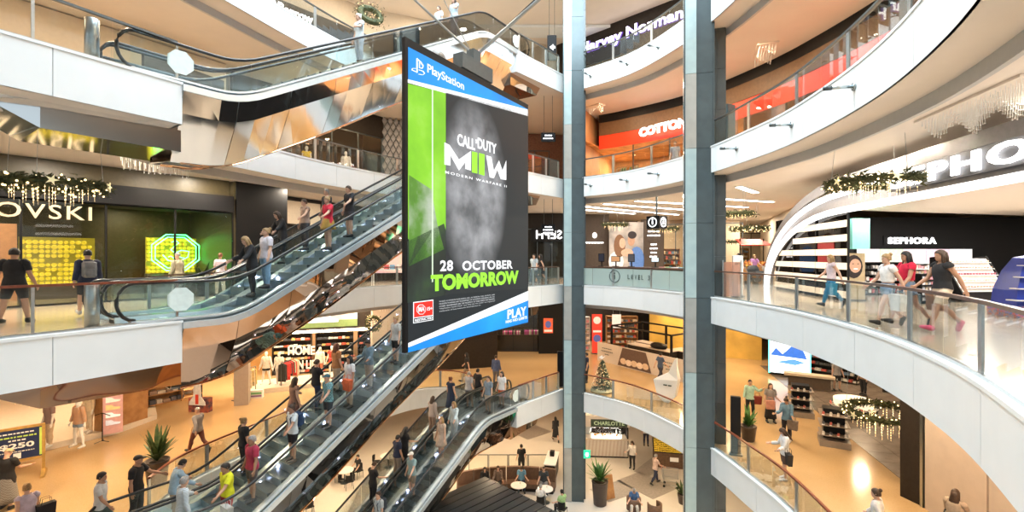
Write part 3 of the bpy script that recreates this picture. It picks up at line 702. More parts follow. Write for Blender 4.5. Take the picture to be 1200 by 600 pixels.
# where each garment ends on the base body: hem height, sleeve length along the arm, or waist and cuff height
WEAR = {'tee': ('top', .87, .19), 'long': ('top', .86, .505), 'tank': ('top', .93, .035), 'crop': ('top', 1.08, .10), 'dress': ('top', .80, .06),
        'trousers': ('leg', 1.04, .115), 'shorts': ('leg', 1.03, .57), 'brief_shorts': ('leg', 1.05, .74), 'shoes': ('leg', .105, -1.0)}
_cut = {}
def cut_geo(lod, kind):
    if (lod, kind) in _cut: return _cut[lod, kind]
    co, no, F, Wt, dom, tt = LOD[lod]; ty, p0, p1 = WEAR[kind]
    ax = np.abs(co[:, 0]); z = co[:, 2]
    if ty == 'top':
        d = np.array(J['wrl'] - J['shl']); d = d / np.linalg.norm(d); pm = co.copy(); pm[:, 0] = ax
        ar = (pm - np.array(J['shl'])) @ d; ar = np.where(ax > .13 + .55 * (1.42 - z), ar, -1)
        g = np.minimum(np.minimum(np.where(ax > .25, 1, z - p0), np.where(ax > .10, 1, 1.49 - z - np.clip(-co[:, 1] * .6, 0, .04))), (p1 - ar) * .7)
    else: g = np.minimum(np.minimum(p0 - z, z - p1), .27 - ax if p0 > .5 else 1)
    V = [tuple(x) for x in co]; N = [tuple(x) for x in no]; Wl = [w for w in Wt]; out = []; memo = {}
    def mid(i, j):
        k = (min(i, j), max(i, j))
        if k not in memo:
            t = g[i] / (g[i] - g[j]); memo[k] = len(V)
            V.append(tuple(co[i] + (co[j] - co[i]) * t)); N.append(tuple(no[i] + (no[j] - no[i]) * t)); Wl.append(Wt[i] + (Wt[j] - Wt[i]) * t)
        return memo[k]
    ins = g[F] > 0; cnt = ins.sum(1)
    out += [tuple(f) for f in F[cnt == 3]]
    for f, q in zip(F[(cnt == 1) | (cnt == 2)], ins[(cnt == 1) | (cnt == 2)]):
        k = int(np.argmax(q) if q.sum() == 1 else np.argmin(q)); a, b, c = f[k], f[(k + 1) % 3], f[(k + 2) % 3]
        ab, ac = mid(a, b), mid(a, c)
        if q.sum() == 1: out.append((a, ab, ac))
        else: out += [(ab, b, c), (ab, c, ac)]
    f = np.array(out); idx = np.unique(f); mp = -np.ones(len(V), int); mp[idx] = np.arange(len(idx))
    _cut[lod, kind] = (np.array(V)[idx], np.array(N)[idx], np.array(Wl)[idx], mp[f]); return _cut[lod, kind]
def shell(lod, kind, off, mats, side=None):
    c, n, w, f = cut_geo(lod, kind)
    if side:
        ok = (c[f].mean(1)[:, 0] * side) > 0; f = f[ok]; idx = np.unique(f); mp = -np.ones(len(c), int); mp[idx] = np.arange(len(idx)); c, n, w, f = c[idx], n[idx], w[idx], mp[f]
    return skin_pts(c + n * off, w, mats), f
def head_pts(vs, mats): 
    v = np.c_[np.array(vs), np.ones(len(vs))]; return (v @ mats[BI['head']].T)[:, :3]
_hair = {}
def hair_geo(kind):
    if kind in _hair: return _hair[kind]
    mb = MB(); n = 18
    hl = {'short': 1.60, 'bald': 1.70, 'long': 1.56, 'bun': 1.60, 'pony': 1.59, 'cap': 1.655}[kind]
    rows = 9; rings = []
    for i in range(rows):
        t = i / (rows - 1); rg = []
        for k in range(n):
            a = 2 * math.pi * k / n; front = max(0, -math.sin(a)); low = hl + (1.705 - hl) * front ** .6
            z = 1.768 + (low - 1.768) * t; q = (z - 1.655) / .115
            r = math.sqrt(max(.02, 1 - min(1, abs(q)) ** 2.2)) if q > 0 else 1.0
            rg.append((.085 * r * math.cos(a), .004 + .108 * r * math.sin(a), z))
        rings.append(rg)
    mb.loft(rings)
    if kind in ('long',):
        rr = []
        for z, w, y, d in ((1.70, .075, .06, .05), (1.60, .085, .07, .05), (1.50, .10, .075, .045), (1.40, .11, .085, .04), (1.30, .095, .095, .03), (1.24, .05, .1, .015)):
            rr.append([(w * math.cos(2 * math.pi * k / 12), y + d * math.sin(2 * math.pi * k / 12), z) for k in range(12)])
        mb.loft(rr)
        for q in (1, -1): mb.loft([[(q * .07 + r * math.cos(a), .0 + r * 1.6 * math.sin(a), z) for a in [2 * math.pi * k / 8 for k in range(8)]] for z, r in ((1.70, .02), (1.6, .026), (1.48, .026), (1.38, .01))])
    if kind == 'bun': mb.ball((0, .10, 1.74), .045, 10, 6)
    if kind == 'pony': mb.loft([[(r * math.cos(a), y + r * math.sin(a), z) for a in [2 * math.pi * k / 8 for k in range(8)]] for z, y, r in ((1.70, .10, .02), (1.68, .14, .032), (1.58, .155, .035), (1.46, .14, .025), (1.40, .13, .008))])
    if kind == 'cap': mb.loft([[(w * math.cos(R(a)), -.07 - l * math.sin(R(a)), z) for a in range(0, 181, 20)] for z, w, l in ((1.70, .072, .10), (1.712, .072, .10))])
    _hair[kind] = (np.array(mb.v), mb.f); return _hair[kind]
SKIN = {c: mat('skin_' + c, v, .5, noise=.05) for c, v in (('fair', (.62, .38, .27)), ('tan', (.45, .25, .16)), ('olive', (.36, .20, .12)), ('brown', (.20, .10, .06)))}
HAIRM = {c: mat('hair_' + c, v, .55, noise=.25, scale=40) for c, v in (('black', (.010, .008, .008)), ('brown', (.06, .03, .016)), ('blonde', (.42, .26, .11)), ('grey', (.38, .36, .34)), ('auburn', (.16, .05, .02)), ('white', (.7, .7, .7)), ('navy', (.02, .03, .08)), ('tealcap', (.03, .14, .18)), ('straw', (.55, .42, .22)))}
def cloth(rgb, pat=None):
    nm = 'cloth_%s_%.3f_%.3f_%.3f' % ((pat or 'plain',) + tuple(rgb))
    if nm in MATS: return MATS[nm]
    m = mat(nm, rgb, .85, noise=.12, scale=9)
    if pat:
        nt = m.node_tree; b = nt.nodes['Principled BSDF']; tc = nt.nodes['Texture Coordinate']
        t = nt.nodes.new('ShaderNodeTexChecker' if pat in ('check', 'floral') else 'ShaderNodeTexWave')
        t.inputs['Scale'].default_value = 12 if pat == 'stripe' else (22 if pat == 'check' else 36)
        if pat == 'stripe': t.bands_direction = 'Z'
        nt.links.new(tc.outputs['Object'], t.inputs['Vector']); mx = nt.nodes.new('ShaderNodeMix'); mx.data_type = 'RGBA'
        mx.inputs[6].default_value = tuple(rgb) + (1,); mx.inputs[7].default_value = tuple(min(1, c * .35 + (.0 if sum(rgb) > .9 else .25)) for c in rgb) + (1,)
        nt.links.new(t.outputs[1] if pat != 'stripe' else t.outputs['Fac'], mx.inputs[0]); nt.links.new(mx.outputs[2], b.inputs['Base Color'])
    return m
POSES = {
 'stand': {'uarml': (4, 4, 0), 'uarmr': (2, 4, 0), 'farml': (14, 0, 0), 'farmr': (12, 0, 0), 'thighl': (3, 2, 0), 'thighr': (-3, 2, 0)},
 'apart': {'uarml': (0, 9, 0), 'uarmr': (0, 9, 0), 'farml': (10, 0, 0), 'farmr': (10, 0, 0), 'thighl': (2, 9, 0), 'thighr': (-2, 9, 0)},
 'walk': {'uarml': (-24, 4, 0), 'uarmr': (26, 4, 0), 'farml': (12, 0, 0), 'farmr': (28, 0, 0), 'thighl': (26, 1, 0), 'shinl': (-8, 0, 0), 'thighr': (-20, 1, 0), 'shinr': (-18, 0, 0), 'footr': (-25, 0, 0), 'chest': (4, 0, 0)},
 'walk2': {'uarmr': (-24, 4, 0), 'uarml': (26, 4, 0), 'farmr': (12, 0, 0), 'farml': (28, 0, 0), 'thighr': (26, 1, 0), 'shinr': (-8, 0, 0), 'thighl': (-20, 1, 0), 'shinl': (-18, 0, 0), 'footl': (-25, 0, 0), 'chest': (4, 0, 0)},
 'step': {'uarml': (10, 5, 0), 'uarmr': (38, 8, 0), 'farml': (30, 0, 0), 'farmr': (38, 0, 0), 'thighl': (34, 1, 0), 'shinl': (-40, 0, 0), 'thighr': (-4, 1, 0), 'chest': (5, 0, 0)},
 'rail': {'uarml': (45, 12, 0), 'farml': (25, 0, 0), 'uarmr': (4, 4, 0), 'farmr': (16, 0, 0), 'thighl': (2, 2, 0), 'thighr': (-2, 2, 0), 'chest': (6, 0, 0)},
 'phone': {'uarml': (22, 0, 0), 'farml': (95, 0, 20), 'uarmr': (26, 0, 0), 'farmr': (88, 0, 20), 'head': (22, 0, 0), 'neck': (10, 0, 0), 'thighl': (3, 2, 0), 'thighr': (-4, 2, 0)},
 'bag': {'uarml': (8, 4, 0), 'farml': (80, 0, 10), 'uarmr': (2, 6, 0), 'farmr': (14, 0, 0), 'thighl': (3, 3, 0), 'thighr': (-3, 3, 0)},
 'lean': {'uarml': (60, 10, 0), 'farml': (20, 0, 0), 'uarmr': (50, 10, 0), 'farmr': (40, 0, 0), 'chest': (14, 0, 0), 'spine': (10, 0, 0), 'thighl': (4, 3, 0), 'thighr': (-6, 3, 0)},
 'push': {'uarml': (40, 2, 0), 'farml': (40, 0, 0), 'uarmr': (40, 2, 0), 'farmr': (40, 0, 0), 'thighl': (22, 1, 0), 'shinl': (-8, 0, 0), 'thighr': (-18, 1, 0), 'shinr': (-16, 0, 0), 'chest': (6, 0, 0)},
 'shade': {'uarml': (60, 30, 0), 'farml': (110, 0, 40), 'uarmr': (4, 5, 0), 'farmr': (16, 0, 0), 'thighl': (3, 3, 0), 'thighr': (-3, 3, 0)},
 'sit': {'thighl': (84, 6, 0), 'thighr': (84, 6, 0), 'shinl': (-80, 0, 0), 'shinr': (-80, 0, 0), 'uarml': (30, 4, 0), 'farml': (60, 0, 15), 'uarmr': (30, 4, 0), 'farmr': (50, 0, 15), 'chest': (6, 0, 0)},
 'crouchsit': {'thighl': (84, 6, 0), 'thighr': (84, 6, 0), 'shinl': (-84, 0, 0), 'shinr': (-84, 0, 0), 'uarml': (40, 4, 0), 'farml': (80, 0, 15), 'uarmr': (45, 4, 0), 'farmr': (75, 0, 15), 'chest': (16, 0, 0), 'head': (18, 0, 0)},
}
EYEM = mat('eye_dark', (.01, .008, .008), .2, noise=0); LIPM = mat('lip', (.40, .14, .11), .5, noise=0)
def person(label, loc, face_deg, pose='stand', h=1.72, skin='fair', hair='short', hcol='black', top='tee', tcol=(.8, .8, .8), tpat=None, bot='trousers', bcol=(.03, .03, .04), bpat=None, shoe=(.05, .05, .05), lod=0, girth=1.0, group=None, skirt=None, seat=None):
    """face_deg: heading on plan, 0 = away from the camera (+y), 90 = to the left, 180 = to the camera"""
    root = thing('person', label, 'person', loc, R(face_deg + 180), group or 'shoppers')
    p = POSES[pose]; mats = pose_mats(p); co, no, F, Wt, dom, tt = LOD[lod]; S = h / 1.762
    V = skin_pts(co, Wt, mats)
    dz = V[:, 2].min()
    if seat is not None: dz = 0.80 + .015 - seat / S
    def fit(A): A = A.copy(); A[:, 2] -= dz; A *= S; A[:, :2] *= girth; return A
    np_obj('body', fit(V), F, SKIN[skin], root)
    for nm, kind, col, pat, off in (('trousers' if bot in ('trousers',) else 'shorts', bot, bcol, bpat, .016), ('shirt', top, tcol, tpat, .024), ('shoes', 'shoes', shoe, None, .01)):
        if kind is None: continue
        if nm == 'shoes':
            for q in (1, -1): v, f = shell(lod, 'shoes', off, mats, q); np_obj('shoe', fit(v), f, cloth(col), root)
            continue
        v, f = shell(lod, kind, off, mats); np_obj(nm, fit(v), f, cloth(col, pat), root)
    if skirt:                                          # (length, colour, pattern) flared skirt round the hips
        ln, sc, sp = skirt; mb = MB(); n = 20; rg = []
        for i in range(7):
            t = i / 6; z = 1.06 - t * ln; a, b = .15 + .10 * t ** .8, .115 + .13 * t ** .8
            rg.append([(a * (1 + .05 * t * math.sin(k * 2.5)) * math.cos(2 * math.pi * k / n), .01 + b * (1 + .05 * t * math.cos(k * 2.5)) * math.sin(2 * math.pi * k / n), z) for k in range(n)])
        mb.loft(rg); v = fit(np.array(mb.v)); mb.v = [tuple(x) for x in v]; mb.build('skirt', cloth(sc, sp), root, True)
    hv, hf = hair_geo(hair); q = fit(head_pts(hv, mats)); mb = MB(); mb.v = [tuple(x) for x in q]; mb.f = hf
    mb.build('hat' if hair == 'cap' else 'hair', HAIRM[hcol], root, True)
    if lod == 0:
        for q in (1, -1):
            b = MB().ball((q * .028, -.088, 1.652), .010, 6, 4, 1.3, .7, .8); b.v = [tuple(x) for x in fit(head_pts(b.v, mats))]; b.build('eye', EYEM, root, True)
        b = MB().ball((0, -.101, 1.578), .018, 6, 4, 1, .4, .35); b.v = [tuple(x) for x in fit(head_pts(b.v, mats))]; b.build('mouth', LIPM, root, True)
    return root

# ------------------------------------------------------------------ shop shells
def V2(a): return Vector((a[0], a[1]))
def wall(name, p0, p1, z0, z1, m, th=.15):
    p0, p1 = V2(p0), V2(p1); d = p1 - p0; c = (p0 + p1) / 2
    return struct(MB().box((c.x, c.y, (z0 + z1) / 2), (d.length, th, z1 - z0), math.atan2(d.y, d.x)).build(name, m))
def curve_wall(name, pts, z0, z1, m, th=.15, side=-1):
    mb = MB(); strip(mb, pts, z0, z1, th, side); return struct(mb.build(name, m))
WN = [0]
def glazing(p0, p1, z0, z1, n, frame=None, gl=None, mull=.06):
    """a shop window: panes and mullions, one object each"""
    p0, p1 = V2(p0), V2(p1); d = p1 - p0; a = math.atan2(d.y, d.x); WN[0] += 1
    root = setting('window_%d' % WN[0], (p0.x, p0.y, z0), a); w = d.length / n; h = z1 - z0
    for i in range(n): MB().box((w * (i + .5), 0, h / 2), (w - mull, .012, h - .04)).build('pane', gl or M['shopglass'], root)
    for i in range(n + 1): MB().box((w * i, 0, h / 2), (mull, .07, h)).build('mullion', frame or M['black'], root)
    MB().box((d.length / 2, 0, .03), (d.length, .07, .06)).build('sill', frame or M['black'], root)
    MB().box((d.length / 2, 0, h - .03), (d.length, .07, .06)).build('head', frame or M['black'], root)
    return root
def ceiling_panel(name, poly, z, m): return struct(MB().prism(poly, z, z + .08).build(name, m))
def sign_on(root, body, p0, p1, z, h, m, bold=.02, depth=.05, sp=1.0, nm='letters', off=.1, mirror=False):
    """lettering running from p0 to p1 (plan), reading left to right for the viewer; root sits at p0"""
    p0, p1 = V2(p0), V2(p1); d = (p1 - p0); a = Vector((d.x, d.y, 0)).normalized(); nrm = Vector((a.y, -a.x, 0))
    c = Vector(((p0 + p1) / 2).to_3d()) + Vector((0, 0, z)) + nrm * off - Vector(root.location)
    return text(nm, body, c, a, (0, 0, 1), d.length, h, m, root, bold, depth, sp, mirror)

Lz = LV
# ---- level 3 left: crystal shop behind glass
def Sx(t, off=0.0): return Vector((-14.9 + .571 * t - .821 * off, 15.4 + .821 * t + .571 * off))
M['olive'] = mat('olive_dark_wall', (.07, .055, .025), .4, noise=.1)
wall('wall_crystal_header', Sx(-9), Sx(5.6), 3.42, 4.08, M['black'], .3)
wall('wall_crystal_upper', Sx(-9, .3), Sx(5.6, .3), 4.08, 4.75, M['olive'], .1)
glazing(Sx(-9), Sx(5.6), 0, 3.42, 7)
wall('wall_crystal_back', Sx(-9, 4.2), Sx(6.5, 4.2), 0, 4.7, M['olive'])
wall('wall_crystal_side', Sx(5.7, 0), Sx(5.7, 4.2), 0, 4.7, M['olive'])
ceiling_panel('ceiling_crystal_shop', [Sx(-9, .2), Sx(5.6, .2), Sx(5.6, 4.2), Sx(-9, 4.2)], 3.6, M['brownwall'])
wall('wall_dark_pier', Sx(5.7, .2), (-10.7, 22.4), 0, 4.74, M['black'], .5)
wall('wall_peach_panel', Sx(-1.6, 3.4), Sx(-.2, 3.4), 0, 2.75, mat('peach_wall', (.62, .30, .16), .6))
s = thing('shop_sign', 'large pale gold lettering high on the glass of the crystal shop', 'sign', (Sx(-3.55).x, Sx(-3.55).y, 2.9))
M['gold'] = mat('pale_gold', (.80, .62, .38), .3, .6, emit=.35, ecol=(.9, .7, .45), noise=.03)
sign_on(s, 'SWAROVSKI', Sx(-3.55), Sx(1.02), 3.02, .46, M['gold'], .004, .05, 1.15, off=.12)
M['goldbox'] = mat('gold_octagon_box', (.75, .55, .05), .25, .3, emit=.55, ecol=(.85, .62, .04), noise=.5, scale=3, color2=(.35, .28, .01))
def octo_wall(t0, t1, z0, z1, label):
    o = Sx(t0, 3.3); a = math.atan2(.821, .571); root = thing('octagon_display', label, 'display', (o.x, o.y, z0), a)
    w = t1 - t0; h = z1 - z0
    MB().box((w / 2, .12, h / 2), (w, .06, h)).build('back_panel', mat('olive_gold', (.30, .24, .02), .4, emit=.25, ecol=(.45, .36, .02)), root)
    MB().box((w / 2, .12, -z0 / 2), (w, .3, z0)).build('plinth', M['brownwall'], root)
    mb = MB(); q = .17; r0 = random.Random(int(t0 * 10))
    for i in range(int(w / q)):
        for j in range(int(h / q)):
            if r0.random() < .12: continue
            cx, cz = (i + .5) * q, (j + .5) * q; r = .078 * (.85 + .25 * r0.random()); d = .03 + .08 * r0.random()
            mb.loft([[(cx + rr * math.cos(R(22.5 + 45 * k)), y, cz + rr * math.sin(R(22.5 + 45 * k))) for k in range(8)] for rr, y in ((r, .09), (r, .09 - d), (r * .7, .08 - d))])
    e = mb.build('octagon_boxes', M['goldbox'], root); e['kind'] = 'stuff'; return root
octo_wall(-.15, 1.98, .5, 2.3, 'wall of small gold octagon boxes nearest the left edge')
ow = octo_wall(3.66, 5.6, .85, 2.4, 'wall of small gold octagon boxes behind the green neon swan')
M['neon'] = mat('green_neon', (.1, 1, .25), emit=6, ecol=(.08, 1, .22), noise=0)
o = Sx(4.65, 3.0); ns = thing('neon_sign', 'green neon octagon with a swan outline in the crystal shop', 'neon sign', (o.x, o.y, .8), math.atan2(.821, .571))
for r in (.98, .84): MB().tube([(r * math.cos(R(22.5 + 45 * k)), 0, .95 + .86 * r * math.sin(R(22.5 + 45 * k))) for k in range(9)], .022, 6).build('octagon_tube', M['neon'], ns)
sw = [(-.5, -.1), (-.3, -.35), (.1, -.4), (.45, -.2), (.5, .05), (.2, .1), (-.05, -.02), (-.2, .12), (-.05, .3), (.1, .42), (.0, .52), (-.18, .45)]
MB().tube([(x, 0, .95 + z) for x, z in sw], .022, 6).build('swan_tube', M['neon'], ns)
MB().tube([(-.3 + .1 * k, 0, .95 - .2 + .05 * math.sin(k * 2)) for k in range(7)], .018, 6).build('wing_tube', M['neon'], ns)
MB().box((0, .02, .03), (.9, .1, .06)).build('foot', M['black'], ns); MB().cyl((0, .02, .05), (0, .02, .13), .02, 6).build('stem', M['black'], ns)

# ---- level 3, back left: dark shop with lit panel, then a pink display window
wall('wall_dark_shop', (-12.9, 22.9), (-9.2, 31.2), 0, 4.74, M['dark'])
wall('wall_pale_recess', (-12.2, 23.9), (-10.9, 26.9), 3.3, 4.5, M['cream'], .3)
wall('wall_far_left', (-9.2, 31.2), (-1.5, 35), 0, 4.74, M['brownwall'])
M['pinkmural'] = mat('pink_mural', (.75, .42, .50), .5, noise=.4, scale=.8, color2=(.72, .50, .25), emit=.35, ecol=(.8, .5, .5))
t = thing('mural', 'pink and orange backlit mural left of the hanging screen', 'mural', (-7.7, 31.3, 0), R(26))
MB().box((0, 0, 2.2), (2.4, .1, 3.4)).build('panel', M['pinkmural'], t); MB().box((0, .02, .25), (2.6, .2, .5)).build('plinth', M['dark'], t)
# ---- level 3, right of the screen
wall('wall_shop_mid', (-1.5, 35), (5.2, 35.4), 0, 4.74, M['dark'])
glazing((-1.4, 34.8), (5.1, 35.2), .0, 3.6, 6, M['dsteel'])
wall('wall_shop_mid_back', (-1.5, 38), (5.2, 38.4), 0, 4.74, M['cream'])
s = thing('shop_sign', 'white reversed lettering on the dark window left of the thin column', 'sign', (1.7, 34.35, 2.6))
sign_on(s, 'SEPH', (1.75, 34.62), (3.6, 34.62), 3.15, .62, M['letter'], .01, .04, 1.1, off=0, mirror=True)  # mirror image of the cosmetics sign, a reflection built as glowing letters
MB().box((1.0, .36, .5), (2.6, .12, .95)).build('backing', M['black'], s)
wall('wall_brown_jeweller', (4.9, 36), (7.3, 36), 0, 4.74, M['brownwall'])
wall('wall_brown_jeweller_side', (9.6, 35.6), (11.2, 35.2), 0, 4.3, M['brownwall'])
s = thing('shop_sign', 'small white shell emblem and lettering on the brown wall', 'sign', (6.2, 35.9, 2.6))
dashes('small_lettering', (0, -.05, 0), 1.3, .16, M['letter'], s, 3); MB().ball((0, -.05, .55), .16, 10, 6, 1, .3, 1.3).build('emblem', M['letter'], s, True)
s = thing('billboard', 'large photo billboard of a couple sharing food beside the brown wall', 'billboard', (8.45, 35.3, 0), R(-4))
MB().box((0, .06, 2.3), (2.5, .1, 3.6)).build('panel', mat('billboard_base', (.55, .47, .40), .5, noise=.3, scale=1.2, emit=.25), s)
MB().box((0, .06, .25), (2.5, .3, .5)).build('plinth', M['dark'], s)
def blob(nm, pts, y, m, parent): MB().loft([[(x, y, z) for x, z in pts], [(x, y - .01, z) for x, z in pts]]).build(nm, m, parent)
def ell(cx, cz, rx, rz, n=16): return [(cx + rx * math.cos(2 * math.pi * k / n), cz + rz * math.sin(2 * math.pi * k / n)) for k in range(n)]
PR = lambda n, c, e=.4: mat('print_' + n, c, .5, emit=e, ecol=c, noise=.1)
blob('printed_shirt', ell(-.75, 1.2, .55, .75), .0, PR('white', (.75, .72, .70)), s); blob('printed_shirt', ell(.75, 1.3, .55, 1.0), .0, PR('denim', (.10, .20, .45)), s)
blob('printed_hair', ell(-.5, 2.35, .42, .85), -.005, PR('hair', (.20, .09, .04)), s); blob('printed_face', ell(-.3, 2.55, .22, .38), -.012, PR('skin', (.65, .38, .25)), s)
blob('printed_face', ell(.35, 2.75, .26, .42), -.012, PR('skin2', (.50, .28, .17)), s); blob('printed_hair', ell(.42, 3.15, .32, .28), -.016, PR('black', (.03, .02, .02)), s); blob('printed_hands', ell(.05, 1.85, .45, .28), -.018, PR('skin', (.65, .38, .25)), s)
s = thing('shop_sign', 'brown panel with white centred text beside the couple billboard', 'sign', (10.35, 34.9, 0), R(-14))
for i, w in enumerate((.8, .9, .4, .5, .4, .55)): dashes('small_lettering', (0, -.0, 3.4 - i * .3 - (.35 if i > 1 else 0)), w, .17, M['letter'], s, i)
MB().box((0, .06, 2.2), (1.35, .08, 3.9)).build('panel', M['brownwall'], s)
wall('wall_gold_shop_back', (11, 42), (20, 42), 0, 4.74, M['cream'])
glazing((11.2, 36.2), (16.5, 34.2), 0, 4.0, 5, M['dsteel'])
# ---- level 3, right of the wide column: a lane of shops running back
wall('wall_lane_right', (16.2, 25.5), (24, 46), 0, 4.74, M['cream']); wall('wall_lane_end', (10, 50), (30, 50), 0, 4.74, M['cream'])
wall('wall_lane_left', (16.0, 36), (18.0, 46), 0, 4.74, M['brownwall'])
glazing((15.8, 46), (24.2, 46), 0, 3.8, 7, M['dark'])
# ceiling light strips of level 3
for i, (p0, p1) in enumerate((((4.5, 30), (12.5, 36)), ((5.5, 28.5), (14, 33.5)), ((7, 27), (15, 30.5)), ((9, 25), (15, 27.5)), ((4, 31.5), (9, 35.2)), ((10.2, 21.5), (12, 23.5)))):
    a, b = V2(p0), V2(p1); d = b - a; c = (a + b) / 2
    t = thing('light_strip', ['longest slanting light strip in the ceiling over the billboard', 'second slanting ceiling light strip over the information desk', 'third slanting ceiling light strip behind the wide column', 'ceiling light strip right of the wide column', 'ceiling light strip over the brown jeweller', 'short ceiling light strip nearest the striped shop'][i], 'light', (c.x, c.y, 4.70), math.atan2(d.y, d.x), 'ceiling light strips')
    MB().box((0, 0, .03), (d.length, .34, .05)).build('tray', M['white'], t); MB().box((0, 0, .0), (d.length - .05, .26, .02)).build('diffuser', M['whitelamp'], t)

# ---- level 3 right: cosmetics shop with striped window, light arch and bright interior
def Fx(y, off=0.0): return Vector((10.4 + .18 * (y - 9.7) + .984 * off, y - .177 * off))
M['stripe_w'] = mat('white_film_stripe', (.80, .70, .58), .5, emit=.25, ecol=(.9, .78, .62), noise=.02)
st = setting('window_20', (0, 0, 0))
for j in range(8):
    z0 = .12 + j * .5
    for a, b in ((16.6, 19.0), (19.05, 21.2), (21.25, 23.4)):
        top = 4.1 * math.sqrt(max(0, 1 - ((b - 18.0) / 6.6) ** 2)) if b > 18 else 4.2
        if z0 + .24 > top: continue
        p, q = Fx(a), Fx(b); d = q - p; c = (p + q) / 2
        MB().box((c.x, c.y, z0 + .12), (d.length, .03, .24), math.atan2(d.y, d.x)).build('film_stripe', M['stripe_w'], st)
for y in (16.6, 19.02, 21.22): p = Fx(y, .03); MB().box((p.x, p.y, 1.85), (.06, .06, 3.7)).build('mullion', M['black'], st)
mb = MB(); pp = [Fx(16.6, .06), Fx(23.4, .06)]; strip(mb, pp, 0, 3.3, .012); mb.build('pane', glass_mat('smoked_glass', (.25, .22, .20), 1.0), st)
p, q = Fx(17.6, .1), Fx(18.9, .1); wall('wall_red_panel', p, q, 1.32, 2.2, mat('deep_red', (.25, .01, .01), .4))
arch = thing('light_arch', 'sweeping double white light arch over the cosmetics shopfront', 'light arch', (Fx(24.3).x, Fx(24.3).y, 0))
def arch_pts(y0, hgt, ry, off):
    pts = []
    for k in range(13):
        a = R(90 * k / 12); y = y0 - ry * (1 - math.cos(a)); p = Fx(y, off); pts.append(Vector((p.x, p.y, hgt * math.sin(a))))
    for y in (16, 14, 12, 10, 8, 6, 4): p = Fx(y, off); pts.append(Vector((p.x, p.y, hgt)))
    return [q - Vector(arch.location) for q in pts]
def ribbon(pts, w, d, nm, m):
    mb = MB(); rings = []
    for i, p in enumerate(pts):
        t = (pts[min(i + 1, len(pts) - 1)] - pts[max(i - 1, 0)]).normalized(); x = Vector((.984, -.177, 0)); n = t.cross(x).normalized()
        rings.append([p + n * (w / 2) - x * (d / 2), p + n * (w / 2) + x * (d / 2), p - n * (w / 2) + x * (d / 2), p - n * (w / 2) - x * (d / 2)])
    return mb.loft(rings).build(nm, m, arch)
M['archlamp'] = mat('arch_lamp', (1, 1, 1), .4, emit=1.3, ecol=(1, .98, .96), noise=0)
ribbon(arch_pts(24.0, 3.2, 7.0, -.12), .20, .1, 'inner_light_band', M['archlamp'])
ribbon(arch_pts(24.25, 3.78, 7.6, -.16), .18, .1, 'outer_light_band', M['archlamp'])
ribbon(arch_pts(24.1, 3.59, 7.3, -.02), .62, .12, 'shadow_band', mat('grey_arch', (.25, .24, .25), .3, .6))
ribbon(arch_pts(24.5, 4.22, 7.9, -.05), .36, .12, 'top_band', mat('grey_arch', (.25, .24, .25), .3, .6))
s = thing('shop_sign', 'huge glowing white lettering along the top of the light arch', 'sign', (Fx(13.2).x, Fx(13.2).y, 3.3))
sign_on(s, 'SEPHORA', Fx(13.6), Fx(7.2), 3.72, .46, mat('hot_letter', (1, 1, 1), emit=2.5, noise=0), .03, .06, 1.2, off=.28)
p, q = Fx(13.9, -.2), Fx(6, -.2); c = (p + q) / 2 - V2(s.location); MB().box((c.x, c.y, .42), ((q - p).length, .05, .56), math.atan2((q - p).y, (q - p).x)).build('backing', mat('pale_sign_back', (.16, .16, .17), .4), s)
# interior
ceiling_panel('ceiling_cosmetics', [Fx(4, .15), Fx(20.5, .15), (30, 25), (36, 25), (36, 4)], 3.62, mat('bright_ceiling', (.85, .80, .74), .6, noise=.01))
wall('wall_cosmetics_back', (15.5, 25), (36, 25), 0, 3.62, M['black'])
wall('wall_mint_panel', (14.55, 20.5), (15.3, 20.5), 1.9, 3.2, mat('mint_panel', (.25, .70, .58), .5, emit=.3))
s = thing('shop_sign', 'small glowing white lettering on the black back wall', 'sign', (20.8, 24.9, 2.4))
text('letters', 'SEPHORA', (0, -.06, .0), (1, 0, 0), (0, 0, 1), 2.5, .34, mat('hot_letter', (1, 1, 1), emit=4.5, noise=0), s, .03, .05, 1.2)
MB().box((0, .0, 0), (2.9, .04, .5)).build('backing', M['black'], s)
s = thing('light_box', 'long backlit pastel picture under the white lettering', 'light box', (20.9, 24.83, .95))
MB().box((0, .05, .55), (6.0, .1, 1.0)).build('frame', M['black'], s)
pm = [(.85, .80, .82), (.60, .75, .55), (.85, .70, .75), (.82, .60, .72), (.80, .82, .86)]
for i, c in enumerate(pm): MB().box((-2.4 + i * 1.2, -.01, .55), (1.17, .04, .92)).build('picture', PR('pastel%d' % i, c, .45), s)
for i, (x0, x1) in enumerate(((12.6, 19.5), (19.5, 27))):
    t = thing('track_light', ['dark slanting lighting track on the cosmetics ceiling', 'second dark lighting track deeper on the cosmetics ceiling'][i], 'light', ((x0 + x1) / 2, 14 + i * 4, 3.58), R(40)); MB().box((0, 0, 0), (3.4, .12, .06)).build('rail', M['dsteel'], t); [MB().cyl((x, 0, -.02), (x, .05, -.16), .05, 8).build('spot_head', M['black'], t) for x in (-1.2, -.2, .9)]

